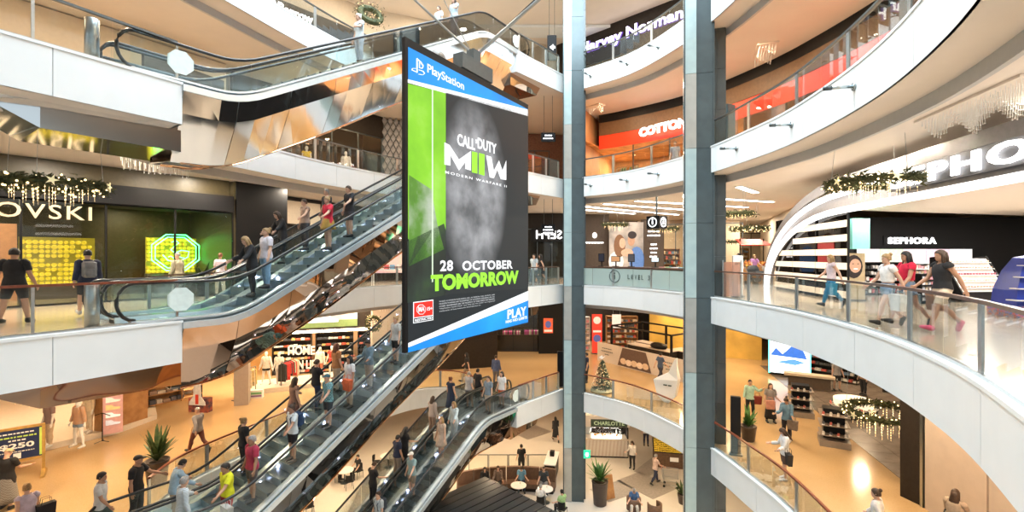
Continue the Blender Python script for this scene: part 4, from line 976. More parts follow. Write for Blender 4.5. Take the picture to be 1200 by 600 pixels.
# ---- level 4: red fashion shop round the right hand curve
OFR = offset(VR, -4.9)
M['red'] = mat('red_fascia', (.80, .05, .015), .4, noise=.04, emit=.12, ecol=(.9, .06, .02))
M['orangewood'] = mat('orange_timber_ceiling', (.70, .34, .12), .5, noise=.25, scale=2, color2=(.40, .16, .05))
z4 = LV[4]; La = arc(OFR); i18 = [i for i, p in enumerate(OFR) if p.y > 9][0]
seg4 = [p for p in OFR if p.y > 7 and p.x > 2]
curve_wall('wall_red_fascia', seg4, z4 + 2.62, z4 + 3.45, M['red'], .12)
curve_wall('wall_timber_band', offset(seg4, .03), z4 + 3.45, z4 + 4.25, mat('brown_band', (.16, .085, .04), .5, noise=.1), .16)
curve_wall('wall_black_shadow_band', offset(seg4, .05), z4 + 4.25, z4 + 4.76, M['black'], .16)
curve_wall('wall_red_shop_back', offset(seg4, -5), z4, z4 + 4.7, mat('warm_shop_wall', (.55, .30, .14), .6, noise=.15, scale=.6), .15)
mb = MB(); q = offset(seg4, -4.9); mb.loft([[(a.x, a.y, z4 + 2.68), (b.x, b.y, z4 + 2.68), (b.x, b.y, z4 + 2.76), (a.x, a.y, z4 + 2.76)] for a, b in zip(offset(seg4, -.05), q)]); struct(mb.build('ceiling_red_shop', M['orangewood']))
Ls = arc(seg4)
for i in range(11):
    p, d = along(seg4, Ls, Ls[-1] * (i + .5) / 11)
    WN[0] += 1; r_ = setting('window_%d' % WN[0], (p.x, p.y, z4), math.atan2(d.y, d.x)); MB().box((0, 0, 1.3), (Ls[-1] / 11 - .05, .012, 2.6)).build('pane', M['shopglass'], r_); MB().box((-Ls[-1] / 22, 0, 1.3), (.05, .08, 2.6)).build('mullion', M['dsteel'], r_)
p0, p1 = Vector((7.7, 28.1)), Vector((9.6, 25.7))
s = thing('shop_sign', 'glowing white lettering on the red curved shop fascia', 'sign', (p0.x, p0.y, z4 + 2.7)); M['hot'] = MATS['hot_letter']
sign_on(s, 'COTTON', p0, p1, z4 + 3.08, .52, M['hot'], .05, .06, off=.35)
for i in range(6):
    c_ = p0.lerp(p1, (i + .5) / 6) - V2(s.location); MB().cyl((c_.x + .1, c_.y + .1, .4), (c_.x - .15, c_.y - .2, .4), .015, 6).build('standoff', M['dsteel'], s)
p = along(seg4, Ls, 9.5)[0]
t = thing('shop_sign', 'blue blade sign on the red shop right of the wide column', 'sign', (9.6, 21.0, z4), R(-60)); MB().box((0, 0, 1.55), (.12, .5, 2.0)).build('blade', mat('blue_blade', (.04, .10, .14), .4), t); MB().box((0, 0, .28), (.10, .4, .56)).build('foot', M['dsteel'], t)
# ---- level 4, left and back left
M['diamond'] = mat('grey_diamond_tile', (.22, .22, .24), .35, noise=.3, scale=4, color2=(.34, .34, .36))
wall('wall_left_cream', (-22, 9), (-13.2, 22), z4, z4 + 4.7, M['cream'])
wall('wall_left_dark_panel', (-13.6, 17.6), (-12.4, 20.5), z4, z4 + 3.4, M['dark'])
glazing((-13.5, 23), (-8.3, 30.5), z4, z4 + 3.4, 5, M['dsteel'])
wall('wall_glass_shop_back', (-16, 25.5), (-10.5, 33.5), z4, z4 + 4.7, M['brownwall'])
wall('wall_glass_shop_header', (-13.5, 23), (-8.3, 30.5), z4 + 3.4, z4 + 4.74, M['dark'], .2)
dw = setting('wall_diamond', (-8.3, 30.4, z4), R(20)); MB().box((1.6, .1, 2.3), (3.2, .1, 4.7)).build('backing', M['dsteel'], dw)
dm = None
for i in range(9):
    for j in range(13):
        x, z = .18 + i * .36 + (.18 if j % 2 else 0), .2 + j * .36
        if x > 3.1: continue
        if dm is None: dm = MB().loft([[(-.17, .02, 0), (0, .02, -.3), (.17, .02, 0), (0, .02, .3)], [(-.15, -.03, 0), (0, -.03, -.27), (.15, -.03, 0), (0, -.03, .27)]]).build('tile', M['diamond'], dw, loc=(x, 0, z))
        else: inst(dm, dw, (x, 0, z))
wall('wall_orange_portal', (-5.4, 31.5), (-2.6, 32.5), z4 + 2.9, z4 + 4.2, mat('orange_portal', (.60, .30, .12), .5), .5)
for i in (0, 1): wall('wall_orange_jamb', (-5.4 + i * 2.6, 31.5 + i * .93), (-5.2 + i * 2.6, 31.57 + i * .93), z4, z4 + 2.9, mat('orange_portal', (.60, .30, .12), .5), .5)
wall('wall_portal_back', (-5.6, 34.5), (-1.6, 35.9), z4, z4 + 4.7, M['beige'])
wall('wall_far4', (-1.6, 34), (4.5, 35), z4, z4 + 4.7, mat('brick_wall', (.30, .16, .11), .8, noise=.3, scale=14, color2=(.2, .1, .07)))
glazing((-1.4, 33.2), (2.6, 33.6), z4, z4 + 3.3, 4, M['dsteel'])
# ---- level 5
z5 = LV[5]
wall('wall_homewares_fascia', (-15.5, 20.5), (-9.2, 28.2), z5 + 2.45, z5 + 3.45, M['dark'], .2)
wall('wall_homewares_back', (-18, 22.5), (-11.5, 31), z5, z5 + 5, M['cream']); glazing((-15.5, 20.5), (-9.2, 28.2), z5, z5 + 2.45, 5, M['dsteel'])
wall('wall_homewares_upper', (-15.5, 20.6), (-9.2, 28.3), z5 + 3.45, z5 + 5, M['cream'], .2)
s = thing('shop_sign', 'white script lettering on the dark homewares fascia at top left', 'sign', (-14.0, 22.3, z5 + 2.6))
sign_on(s, 'Wheel&Barrow', (-13.45, 22.99), (-10.95, 26.05), z5 + 3.0, .5, M['letter'], .015, .04, off=.18); sign_on(s, 'HOMEWARES', (-12.9, 23.6), (-11.3, 25.6), z5 + 2.62, .12, M['paint_white'], 0, .02, 1.6, 'small_letters', .16)
MB().box((.6, .75, .1), (.3, .05, .05), .88).build('mount', M['black'], s)
wall('wall_left5', (-24, 10), (-15.5, 20.4), z5, z5 + 5, M['cream']); wall('wall_far5', (-9, 28.4), (3.4, 34), z5, z5 + 5, M['cream'])
M['purple'] = mat('purple_letter_side', (.12, .06, .35), .5, emit=.5, ecol=(.2, .1, .6), noise=0)
h0, h1 = Vector((4.75, 32.1)), Vector((9.85, 27.2))
wall('wall_electrical_fascia', (3.2, 33.6), (13.6, 23.6), z5 + 2.9, z5 + 5, M['dark'], .2)
wall('wall_electrical_back', (6, 37), (17, 27), z5, z5 + 5, M['cream']); glazing((3.2, 33.6), (13.6, 23.6), z5, z5 + 2.9, 8, M['dsteel'])
s = thing('shop_sign', 'white lettering with purple edges on the dark top level fascia', 'sign', (h0.x, h0.y, z5 + 3.2))
sign_on(s, 'Harvey Norman', h0, h1, z5 + 3.9, .95, M['purple'], .045, .10, nm='letter_sides', off=.2); sign_on(s, 'Harvey Norman', h0, h1, z5 + 3.9, .88, M['hot'], .015, .03, nm='letter_faces', off=.28)
wall('wall_right5', (13.6, 23.6), (16, 6), z5, z5 + 5, M['cream'])
struct(MB().loft([[(8.6, 30.5, LV[6] - .02), (8.6, 32, LV[6] - .02), (8.6, 32, LV[6] - .2), (8.6, 30.5, LV[6] - .2)], [(-8.6, 30.5, LV[6] - .02), (-8.6, 32, LV[6] - .02), (-8.6, 32, LV[6] - .2), (-8.6, 30.5, LV[6] - .2)]]).build('ceiling_ring', M['white']))

# ---- level 2
z2 = LV[2]
c1, c2 = G(905, 440, 2), G(1060, 565, 2)
d_ = (V2(c2) - V2(c1)).normalized()
tf = setting('floor_shoe_shop', (c1.x, c1.y, z2), math.atan2(d_.y, d_.x)); gt = mat('grey_floor_tile', (.20, .165, .14), .25, noise=.15, scale=2)
tl = None
for i in range(-3, 22):
    for j in range(0, 12):
        if tl is None: tl = MB().box((.44, .44, .006), (.885, .885, .012)).build('tile', gt, tf, loc=(i * .9, j * .9, 0))
        else: inst(tl, tf, (i * .9, j * .9, 0))
wall('wall_shoe_pier', (12.05, 14.6), (12.2, 14.0), z2, z2 + 4.7, M['dark'], .5)
for i, (a, b, m) in enumerate((((12.0, 13.8), (11.9, 11.9), M['beige']), ((11.9, 11.85), (11.8, 10.0), M['beige']), ((11.8, 9.95), (11.6, 8.2), M['pink']), ((11.6, 8.1), (11.3, 6), M['wood']))): wall('wall_panel_%d' % (i + 1), a, b, z2, z2 + 4.72, m)
MB().box((0, 0, 0), (.1, .1, 4.7)).build('trim_90', M['steel'], loc=(11.95, 13.9, z2 + 2.35))['kind'] = 'structure'
wall('wall_shoe_back', (19, 31), (26, 22), z2, z2 + 4.7, M['brownwall']); wall('wall_gold_lane', (10.5, 36.5), (17.5, 33.5), z2, z2 + 4.7, mat('gold_wall', (.75, .50, .12), .3, noise=.2, scale=.5))
wall('wall_shop2_back', (-4, 41), (17, 41), z2, z2 + 4.72, M['dark'])
M['shopred'] = mat('shop_red', (.65, .05, .03), .5, noise=.05)
wall('wall_far2_dark', (-3, 37.0), (3.2, 37.0), z2, z2 + 1.2, M['dark'], .1); glazing((-3, 36.6), (3.2, 36.6), z2, z2 + 3.3, 4); wall('wall_far2_header', (-3, 36.6), (9, 36.6), z2 + 3.3, z2 + 4.72, M['dark'], .3)
wall('wall_far2_pier', (2.0, 36.0), (4.2, 36.0), z2, z2 + 4.6, M['black'], .6)
# left: clothing shops
wall('wall_clothes_back', (-30, 20), (-13, 33), z2, z2 + 4.7, mat('orange_lit_timber', (.62, .36, .13), .5, noise=.2, scale=1.5, color2=(.55, .28, .08)))
wall('wall_sport_back', (-14.5, 30.5), (-5, 33.5), z2, z2 + 4.7, mat('warm_shop_wall', (.55, .30, .14), .6))
pl = [(-26, 15.6), (-21, 15.9), (-17.8, 17.5), (-16.2, 19.6), (-15.9, 21.4), (-17.2, 23), (-22, 26), (-30, 22)]
struct(MB().prism(pl, z2, z2 + .22).build('floor_platform', mat('pale_plinth', (.66, .58, .48), .4, noise=.03)))
wall('wall_timber_display', (-16.7, 19.3), (-16.2, 21.0), z2 + .22, z2 + 3.4, M['wood'], .5)
wall('wall_beige_pillar', (-8.3, 28.2), (-6.4, 29.0), z2, z2 + 4.72, M['beige'], 1.0); wall('wall_dark_entry', (-6.2, 30.2), (-1, 31.6), z2, z2 + 4.72, M['dark'], .3)
cp = G(284, 473, 2); struct(MB().box((cp.x, cp.y, z2 + 2.36), (.62, .62, 4.72), R(20)).build('wall_square_pillar', mat('taupe_pillar', (.38, .31, .26), .5, noise=.03)))
t = thing('light_box', 'backlit picture of a white delivery van above the sports shop', 'light box', (-10.6, 27.4, z2 + 3.2), R(20))
MB().box((0, .05, .55), (3.4, .1, 1.1)).build('frame', M['black'], t); MB().box((0, -.01, .75), (3.3, .03, .65)).build('printed_sky', PR('sky', (.45, .42, .40), .8), t); MB().box((0, -.012, .22), (3.3, .03, .4)).build('printed_ground', PR('grass', (.20, .28, .10), .6), t)
blob('printed_van', [(-1.1, .3), (.6, .3), (.6, .45), (.3, .52), (.15, .68), (-1.1, .68)], -.03, PR('vanwhite', (.85, .85, .82), 1.0), t)
t = setting('wall_sport_header', (-10.6, 27.6, z2), R(20)); MB().box((-1.2, .1, 3.85), (7.5, .3, 1.7)).build('bulkhead', M['dark'], t); MB().box((-1.2, -.1, 3.0), (7.5, .12, .12)).build('light_strip', M['warmlamp'], t)

# ---- level 1
z1 = LV[1]
gt1 = mat('grey_stone_inlay', (.30, .27, .24), .3, noise=.1)
for i, (u, v, w, l, a) in enumerate(((757, 568, 2.0, 2.6, 35), (765, 545, 1.0, 3.2, -40), (620, 505, 2.4, 2.4, 40), (720, 575, 2.2, 1.6, 30))):
    g = G(u, v, 1); struct(MB().box((0, 0, .004), (w, l, .008)).build('floor_inlay', gt1, loc=(g.x, g.y, z1), rz=R(a)))
wall('wall_cafe_back', (-20, 41), (26, 41), z1, z1 + 4.72, mat('warm_shop_wall', (.55, .30, .14), .6)); wall('wall_cafe_left', (-20, 20), (-12, 38), z1, z1 + 4.72, M['dark'])

# ------------------------------------------------------------------ hanging decorations and fittings
M['leaf'] = mat('fir_green', (.035, .06, .02), .7, noise=.4, scale=12, color2=(.10, .09, .03))
M['bulb'] = mat('fairy_bulb', (1, .8, .45), emit=3.2, ecol=(1, .70, .34), noise=0)
M['star'] = mat('gold_star', (.85, .75, .45), .3, .6, emit=.3, ecol=(1, .85, .5), noise=0)
def wreath(loc, r, label, drops=26, tilt=0.0, z_top=None, thick=.16, gold=False, drop=.75):
    root = thing('wreath_light', label, 'wreath light', loc, 0, 'fir wreath lights')
    rr = random.Random(int(abs(loc[0]) * 100)); mb = MB()
    for i in range(1300 if r > .8 else 420):
        a = rr.random() * 6.283; q = rr.gauss(0, .45); p = rr.gauss(0, .4); R0 = r + q * thick
        c = Vector((R0 * math.cos(a), R0 * math.sin(a), p * thick)); d = Vector((rr.uniform(-1, 1), rr.uniform(-1, 1), rr.uniform(-.6, .6))).normalized() * (.13 * r + .05); w = d.cross(Vector((rr.random(), rr.random(), 1))).normalized() * .03
        mb.add([c - w, c + w, c + d], [(0, 1, 2)]); mb.add([c, c + Vector((0, 0, .03)), c + d], [(0, 1, 2)])
    f = mb.build('foliage', M['leaf'], root); f['kind'] = 'stuff'
    MB().tube([(r * math.cos(R(a)), r * math.sin(R(a)), 0) for a in range(0, 361, 15)], thick * .45, 8).build('ring', M['leaf'], root)
    mb = MB()
    for i in range(90 if r > .8 else 45):
        a = rr.random() * 6.283; R0 = r + rr.gauss(0, .5) * thick; mb.ball((R0 * math.cos(a), R0 * math.sin(a), rr.uniform(-1, .9) * thick), .016 + .01 * (r > .8), 5, 3)
    b = mb.build('bulbs', M['bulb'], root); b['kind'] = 'stuff'
    for i in range(5 if r > .8 else 0):
        a = 2.2 + i * 1.1; pts = []
        for k in range(10): q = (.13 if k % 2 == 0 else .045); pts.append((q * math.cos(R(36 * k)), q * math.sin(R(36 * k))))
        ca, sa = math.cos(a), math.sin(a); c = (r + thick) * 1.0
        MB().loft([[(c * ca - x * sa + y_ * ca, c * sa + x * ca + y_ * sa, z) for x, z in pts] for y_ in (0, .03)]).build('star', M['star'], root)
    n = drops
    for i in range(n):
        a = 6.283 * i / n; q = r * (.35 + .6 * ((i * 7) % 10) / 10); ln = drop * (1.0 - q / r * .7)
        mb = MB(); mb.cyl((q * math.cos(a), q * math.sin(a), 0), (q * math.cos(a), q * math.sin(a), -ln - .1), .0015, 4)
        for k in range(max(2, int(ln / .085))): mb.ball((q * math.cos(a), q * math.sin(a), -.1 - k * .085), .012, 5, 3)
        e = mb.build('light_drop', M['bulb'], root); e['kind'] = 'stuff'
    if z_top:
        for a in (.5, 2.6, 4.7): MB().cyl((r * math.cos(a), r * math.sin(a), 0), (r * .9 * math.cos(a), r * .9 * math.sin(a), z_top - loc[2]), .006, 5).build('hanger_wire', M['steel'], root)
    if tilt: root.rotation_euler = (R(tilt), 0, R(35))
    return root
wreath((-11.2, 11.6, 3.32), 1.0, 'large fir wreath with fairy light drops at the crystal shop', z_top=4.74, drop=.55)
wreath((10.0, 13.1, 3.62), 1.05, 'large fir wreath with fairy light drops before the light arch', z_top=4.74, drop=.5)
wreath((-6.9, 23.3, 13.35), .5, 'tilted dark fir wreath under the top ceiling', 0, 60, None, .32); MB().cyl((0, 0, 0), (0, -1.4, 2.6), .006, 5).build('hanger_wire', M['steel'], bpy.data.objects['wreath_light.002'])
wreath((6.9, 32, 3.7), .8, 'golden wreath light before the brown jeweller', 14, 0, 4.74, drop=.5)
wreath((9.6, 30, 3.3), .75, 'golden wreath light behind the information cube', 14, 0, 4.74, drop=.3)
wreath((10.9, 23.2, 3.65), .75, 'golden wreath light just right of the wide column', 10, 0, 4.74, drop=.2)
wreath((14.4, 29, 3.25), .95, 'golden wreath light over the lane with the pram', 10, 0, 4.74, drop=.2)
wreath((16, 33.5, 2.6), .8, 'lowest golden wreath light over the lane of shops', 10, 0, 4.74, drop=.2)
wreath((12.8, 16.3, z2 + 1.95), 1.15, 'fir wreath with long fairy light drops in the shoe shop', 34, 0, z2 + 4.74, drop=1.0)
wreath((-17.6, 18.0, z2 + 2.4), 1.05, 'fir wreath with fairy light drops over the clothes table', 34, 0, z2 + 4.74, drop=.8)
wreath((-7.6, 26.2, z2 + 3.6), .36, 'small gold bauble wreath on the beige pillar', 8, 80, None, drop=.3); MB().cyl((0, 0, 0), (0, .2, -1.2), .008, 5).build('hanger_wire', M['steel'], bpy.data.objects['wreath_light.010'])
def crystal(loc, rz, nx, ny, label, ln=.5):
    root = thing('crystal_light', label, 'crystal light', loc, rz); MB().box((0, 0, .02), (nx * .12 + .1, ny * .12 + .1, .05)).build('tray', M['soffit'], root)
    for i in range(nx):
        mb = MB()
        for j in range(ny):
            l_ = ln * (.6 + .4 * math.sin(i * .7 + j)); x, y = (i - nx / 2 + .5) * .12, (j - ny / 2 + .5) * .12; mb.cyl((x, y, 0), (x, y, -l_), .006, 4); mb.ball((x, y, -l_), .016, 5, 3)
        e = mb.build('crystal_strands', M['chain'], root); e['kind'] = 'stuff'
    return root
crystal((-9.9, 13.4, LV[5] - FAS - .05), R(50), 12, 5, 'crystal strand light in the ceiling over the upper left landing')
crystal((-11.4, 15.4, LV[4] - FAS - .05), R(55), 16, 5, 'crystal strand light before the header of the crystal shop', .45)
crystal((9.6, 9.6, LV[4] - FAS - .05), R(78), 24, 8, 'wide crystal strand light over the cosmetics shopfront', .4)
crystal((10.9, 20.6, LV[5] - FAS - .05), R(70), 14, 6, 'crystal strand light right of the wide column on the red shop level', .35)
crystal((4.9, 28.2, LV[5] - FAS - .05), R(-50), 8, 4, 'crystal strand light right of the thin column above the red shop', .35)
crystal((-6.8, 26.6, LV[3] - FAS - .05), R(30), 10, 4, 'crystal strand light on the soffit by the beige pillar', .45)

M['arm'] = mat('spot_arm', (.55, .62, .64), .25, .9)
def fascia_spots(lv, ys, where, far=False):
    L = arc(VR)
    for n, s in enumerate(ys):
        p, d = along(VR, L, s); nv = Vector((-d.y, d.x)); root = thing('fascia_spotlight', ['first', 'second', 'third', 'fourth'][n] + ' steel spotlight arm on the ' + where, 'spotlight', (p.x + nv.x * .0, p.y + nv.y * .0, LV[lv] - .42), 0, 'spotlight arms on the slab edges')
        MB().cyl((0, 0, 0), tuple((nv * .03).to_3d()), .09, 12).build('mounting_disc', M['arm'], root, True)
        MB().cyl(tuple((nv * .03).to_3d()), tuple((nv * .55).to_3d()), .035, 8).build('arm_tube', M['arm'], root, True)
        MB().cyl(tuple((nv * .44).to_3d()), tuple((nv * .6).to_3d()), .05, 8).build('lamp_head', M['dsteel'], root, True)
def s_near(x, y): i = min(range(len(VR)), key=lambda i: (VR[i] - Vector((x, y))).length); return VRL[i]
fascia_spots(4, [s_near(7.7, 16.5), s_near(7.85, 13.6), s_near(7.5, 10.6)], 'curved edge right of the wide column')
fascia_spots(4, [S_END - 1.7, S_END - 3.9, S_END - 6.0], 'edge between the columns below the red shop')
fascia_spots(5, [S_END - 1.7, S_END - 3.9, S_END - 6.0], 'edge between the columns under the top level')

def hang_sign(loc, w, h, top, label, lines, rz=0.0, arrow=False):
    root = thing('wayfinding_sign', label, 'sign', loc, rz); MB().bevbox((0, 0, 0), (w, .14, h), .012).build('box', M['black'], root)
    for x in (-w * .3, w * .3): MB().cyl((x, 0, h / 2), (x, 0, top - loc[2]), .012, 6).build('hanger_rod', M['dsteel'], root)
    for i, b in enumerate(lines): dashes('small_lettering', (0, -.07, h / 2 - .16 - i * .16), w * (.7 if i else .5), .1, M['letter'], root, i)
    if arrow: MB().loft([[(-.12, y, 0), (.08, y, .16), (.08, y, .05), (.18, y, .05), (.18, y, -.05), (.08, y, -.05), (.08, y, -.16)] for y in (-.075, -.085)]).build('arrow', M['letter'], root)
hang_sign((2.0, 26.4, 3.1), .78, .52, 4.74, 'black hanging wayfinding sign left of the thin column on the information level', ['Toilets', 'Lifts', 'Parking'])
hang_sign((2.0, 26.4, 8.15), .78, .5, LV[5] - FAS, 'black hanging wayfinding sign left of the thin column on the red shop level', ['Cinemas', 'Lifts'])
hang_sign((2.2, 26.4, 13.1), .5, 1.35, LV[6], 'tall black arrow sign left of the thin column on the top level', [], 0, True)
c = (7.15, 23.6, 3.25); t = thing('information_cube', 'black cube sign with ring symbols hanging over the information desk', 'sign', c, R(40))
MB().bevbox((0, 0, 0), (.72, .72, .62), .015).build('cube', M['black'], t); MB().cyl((0, 0, .3), (0, 0, 1.48), .05, 8).build('pole', M['dsteel'], t)
for a in range(4):
    ca, sa = math.cos(R(90 * a)), math.sin(R(90 * a)); f = lambda x, z, y=-.37: (x * ca - y * sa, x * sa + y * ca, z)
    MB().tube([f(.22 * math.cos(R(k)), .22 * math.sin(R(k))) for k in range(0, 361, 20)], .016, 6).build('ring_symbol', M['letter'], t); MB().cyl(f(0, -.1), f(0, .06), .025, 6).build('symbol_stem', M['letter'], t); MB().ball(f(0, .12), .03, 8, 5).build('symbol_dot', M['letter'], t)

# ------------------------------------------------------------------ information desk and its surroundings (level 3)
dk = sub(VR, S_END - 7.0, S_END - 1.2, 14)
o0 = offset(dk, -.95)[0]; t = thing('information_desk', 'curved information desk with dark timber top behind frosted glass', 'desk', (o0.x, o0.y, 0))
mb = MB(); strip(mb, [p - o0 for p in offset(dk, -.95)], 0, .98, .5, -1); mb.build('body', M['brownwall'], t); mb = MB(); strip(mb, [p - o0 for p in offset(dk, -.85)], .98, 1.04, .75, -1); mb.build('top', M['brownrail'], t)
L = arc(VR); pm, dd = along(VR, L, S_END - 4.0); a = Vector((-dd.x, -dd.y, 0))   # reads left to right from the void
t = thing('glass_lettering', 'ringed letter i and level number on the frosted glass of the desk', 'sign', (pm.x, pm.y, .08)); nv = Vector((-dd.y, dd.x, 0)); M['ink'] = mat('grey_ink', (.06, .09, .09), .5, noise=0)
off = nv * -.07; 
def fl(x, z):
    q_, e_ = along(VR, L, S_END - 4.0 - x); return Vector((q_.x + e_.y * .085, q_.y - e_.x * .085, z)) - Vector((pm.x, pm.y, 0))
MB().tube([fl(-.95 + .3 * math.cos(R(k)), .5 + .3 * math.sin(R(k))) for k in range(0, 361, 15)], .018, 6).build('ring', M['ink'], t); MB().cyl(fl(-.95, .36), fl(-.95, .56), .03, 6).build('stem', M['ink'], t); MB().ball(fl(-.95, .65), .035, 8, 5).build('dot', M['ink'], t)
ch = 'LEVEL 3'
for i, q in enumerate(ch):
    if q != ' ': e_ = (fl(-.1 + i * .22 + .1, .5) - fl(-.1 + i * .22 - .1, .5)).normalized(); text('letter', q, fl(-.1 + i * .22, .5), e_, (0, 0, 1), .13, .22, M['ink'], t, .0, .01)
def monitor(x, y, z, w, h, label, scr_c, rz=0.0):
    t = thing('monitor', label, 'monitor', (x, y, z), rz); MB().box((0, 0, .02), (.3, .2, .03)).build('foot', M['black'], t); MB().box((0, .03, .15), (.06, .04, .3)).build('stand', M['black'], t); MB().bevbox((0, 0, .25 + h / 2), (w, .06, h), .01).build('case', M['black'], t); MB().box((0, -.034, .25 + h / 2), (w - .06, .01, h - .06)).build('screen', mat('mon_%.2f' % scr_c[0], scr_c, .3, emit=.5), t)
q = offset(dk, -1.2)
for i, (k, w, h, lb, c) in enumerate(((13, .35, .45, 'tall black monitor at the thin column end of the information desk', (.02, .02, .03)), (11, .5, .3, 'low black monitor with orange picture on the information desk', (.45, .22, .10)), (9, .35, .42, 'upright black monitor with white emblem on the information desk', (.05, .05, .06)), (6, .4, .25, 'small pale monitor in the middle of the information desk', (.65, .75, .80)))):
    monitor(q[k].x, q[k].y, 1.04, w, h, lb, c, R(-35))
for i in range(5):
    p = q[1].lerp(q[6], i / 5); tag(MB().bevbox((0, 0, .02), (.3, .22, .03), .006).build('brochure', mat('bro%d' % i, [(.6, .5, .2), (.1, .3, .4), (.7, .7, .7), (.2, .4, .2), (.5, .2, .2)][i], .5), loc=(p.x, p.y, 1.04), rz=R(i * 20)), ['yellow', 'blue', 'white', 'green', 'red'][i] + ' brochure lying on the information desk', 'brochure', 'brochures on the desk')
def totem(x, y, z, w, d, h, m, label, rz=0.0, body=None):
    t = thing('totem', label, 'totem', (x, y, z), rz); MB().bevbox((0, 0, h / 2 + .03), (w, d, h - .06), .012).build('body', m, t); MB().box((0, 0, .03), (w + .1, d + .1, .06)).build('base', M['dsteel'], t)
    if body: dashes('small_lettering', (0, -d / 2, h * .8), w * .7, .1, M['ink'], t)
    return t
totem(8.85, 18.75, 0, .36, .2, 1.62, M['white'], 'slim white totem beside the wide column on the information level', R(-15), 'MAP')
tg = thing('screen_panel', 'low pinkish glass screen standing beside the wide column', 'screen panel', (8.35, 18.15, 0), R(-20)); MB().box((0, 0, .72), (.62, .03, 1.3)).build('pane', glass_mat('pink_glass', (.85, .62, .52), .8, frost=.3, fcol=(.6, .4, .33)), tg); [MB().box((x, 0, .72), (.04, .06, 1.44)).build('post', M['steel'], tg) for x in (-.31, .31)]

# pram, planters, trees
M['pot'] = mat('brown_planter', (.07, .045, .035), .4, noise=.1); M['soil'] = mat('soil', (.03, .02, .012), .9); M['green'] = mat('leaf_green', (.05, .14, .03), .45, noise=.35, scale=9, color2=(.10, .24, .05)); M['dgreen'] = mat('dark_leaf', (.03, .07, .02), .5, noise=.35, scale=9, color2=(.09, .12, .03))
def plant(loc, ph, pr, h, label, n=46, m='green', wide=.6, seed=1):
    t = thing('potted_plant', label, 'plant', loc); rr = random.Random(seed)
    MB().lathe([(pr * .7, 0), (pr * .78, .03), (pr, ph - .06), (pr * 1.04, ph - .05), (pr * 1.04, ph), (pr * .9, ph), (pr * .88, ph - .06)], n=18).build('planter', M['pot'], t, True); MB().lathe([(pr * .88, ph - .08), (pr * .5, ph - .05), (.01, ph - .05)], n=12).build('soil', M['soil'], t)
    for i in range(n):
        a = rr.random() * 6.283; el = rr.uniform(.15, 1.3); ln = h * rr.uniform(.6, 1.0); w = .045 + .03 * rr.random(); pts = []
        for k in range(6):
            s = k / 5; e = el - s * s * .9; hz = wide * ln * s * math.cos(max(0, el) * .75) ; z = ph - .05 + ln * math.sin(min(1.5, el + .25)) * (s - .35 * s * s * (1.2 - el * .6)) * 1.3
            c = Vector((hz * math.cos(a), hz * math.sin(a), z)); wv = Vector((-math.sin(a), math.cos(a), 0)) * w * math.sin(math.pi * (s * .85 + .1)); pts.append((c - wv, c + Vector((0, 0, .012)), c + wv))
        mb = MB(); mb.loft(pts, cap=False, closed=False); mb.build('leaf', M[m], t, True)
    return t
plant(Vector((4.6, 25.0, LV[1])), 1.25, .42, 1.15, 'tall brown planter with strappy green leaves by the thin column', 50, 'green', .75, 3)
g = G(184, 566, 2); plant(g, .75, .34, 1.1, 'dark planter with spiky olive foliage at the foot of the crowded escalator', 44, 'dgreen', .6, 5)
plant(Vector((9.35, 18.9, z2)), .6, .3, .75, 'low grey planter with leaves beside the wide column', 36, 'green', .6, 9)
plant((-12.5, 19.3, 0), .5, .22, .9, 'leafy plant inside the entrance of the crystal shop', 34, 'dgreen', .6, 11)
g = G(800, 590, 1); plant(g, .5, .26, .8, 'small leafy plant at the bottom beside the wide column', 30, 'dgreen', .6, 12)
g = Vector((4.85, 25.75, z2)); t = thing('christmas_tree', 'small decorated christmas tree with a white bird on top', 'christmas tree', g)
MB().lathe([(.55, 0), (.62, .05), (.60, .16), (.5, .18)], n=20).build('base_drum', mat('pale_gold_drum', (.6, .55, .35), .4), t, True); MB().cyl((0, 0, .15), (0, 0, 1.6), .04, 8, .01).build('trunk', M['pot'], t)
rr = random.Random(4); mb = MB()
for i in range(1300):
    s = rr.random() ** .7; z = 1.72 - s * 1.52; r0 = (.04 + .50 * s) * rr.uniform(.55, 1.05); a = rr.random() * 6.283; c = Vector((r0 * math.cos(a), r0 * math.sin(a), z)); d = Vector((math.cos(a) * .13, math.sin(a) * .13, rr.uniform(-.1, .02))); w = Vector((-math.sin(a), math.cos(a), .2)) * .028; mb.add([c - w, c + w, c + d], [(0, 1, 2)])
e = mb.build('needles', mat('tree_green', (.015, .06, .03), .6, noise=.3), t); e['kind'] = 'stuff'
mb = MB()
for i in range(110): s = rr.random() ** .7; z = 1.70 - s * 1.5; a = rr.random() * 6.283; r0 = .06 + .54 * s; mb.ball((r0 * math.cos(a), r0 * math.sin(a), z), .028, 6, 4)
e = mb.build('baubles', M['star'], t); e['kind'] = 'stuff'
MB().loft([[(-.16, -.02, 1.84), (0, -.02, 1.74), (.18, -.02, 1.9), (.05, -.02, 1.84), (0, -.02, 1.95)], [(-.16, .02, 1.84), (0, .02, 1.74), (.18, .02, 1.9), (.05, .02, 1.84), (0, .02, 1.95)]]).build('bird_topper', M['paint_white'], t)
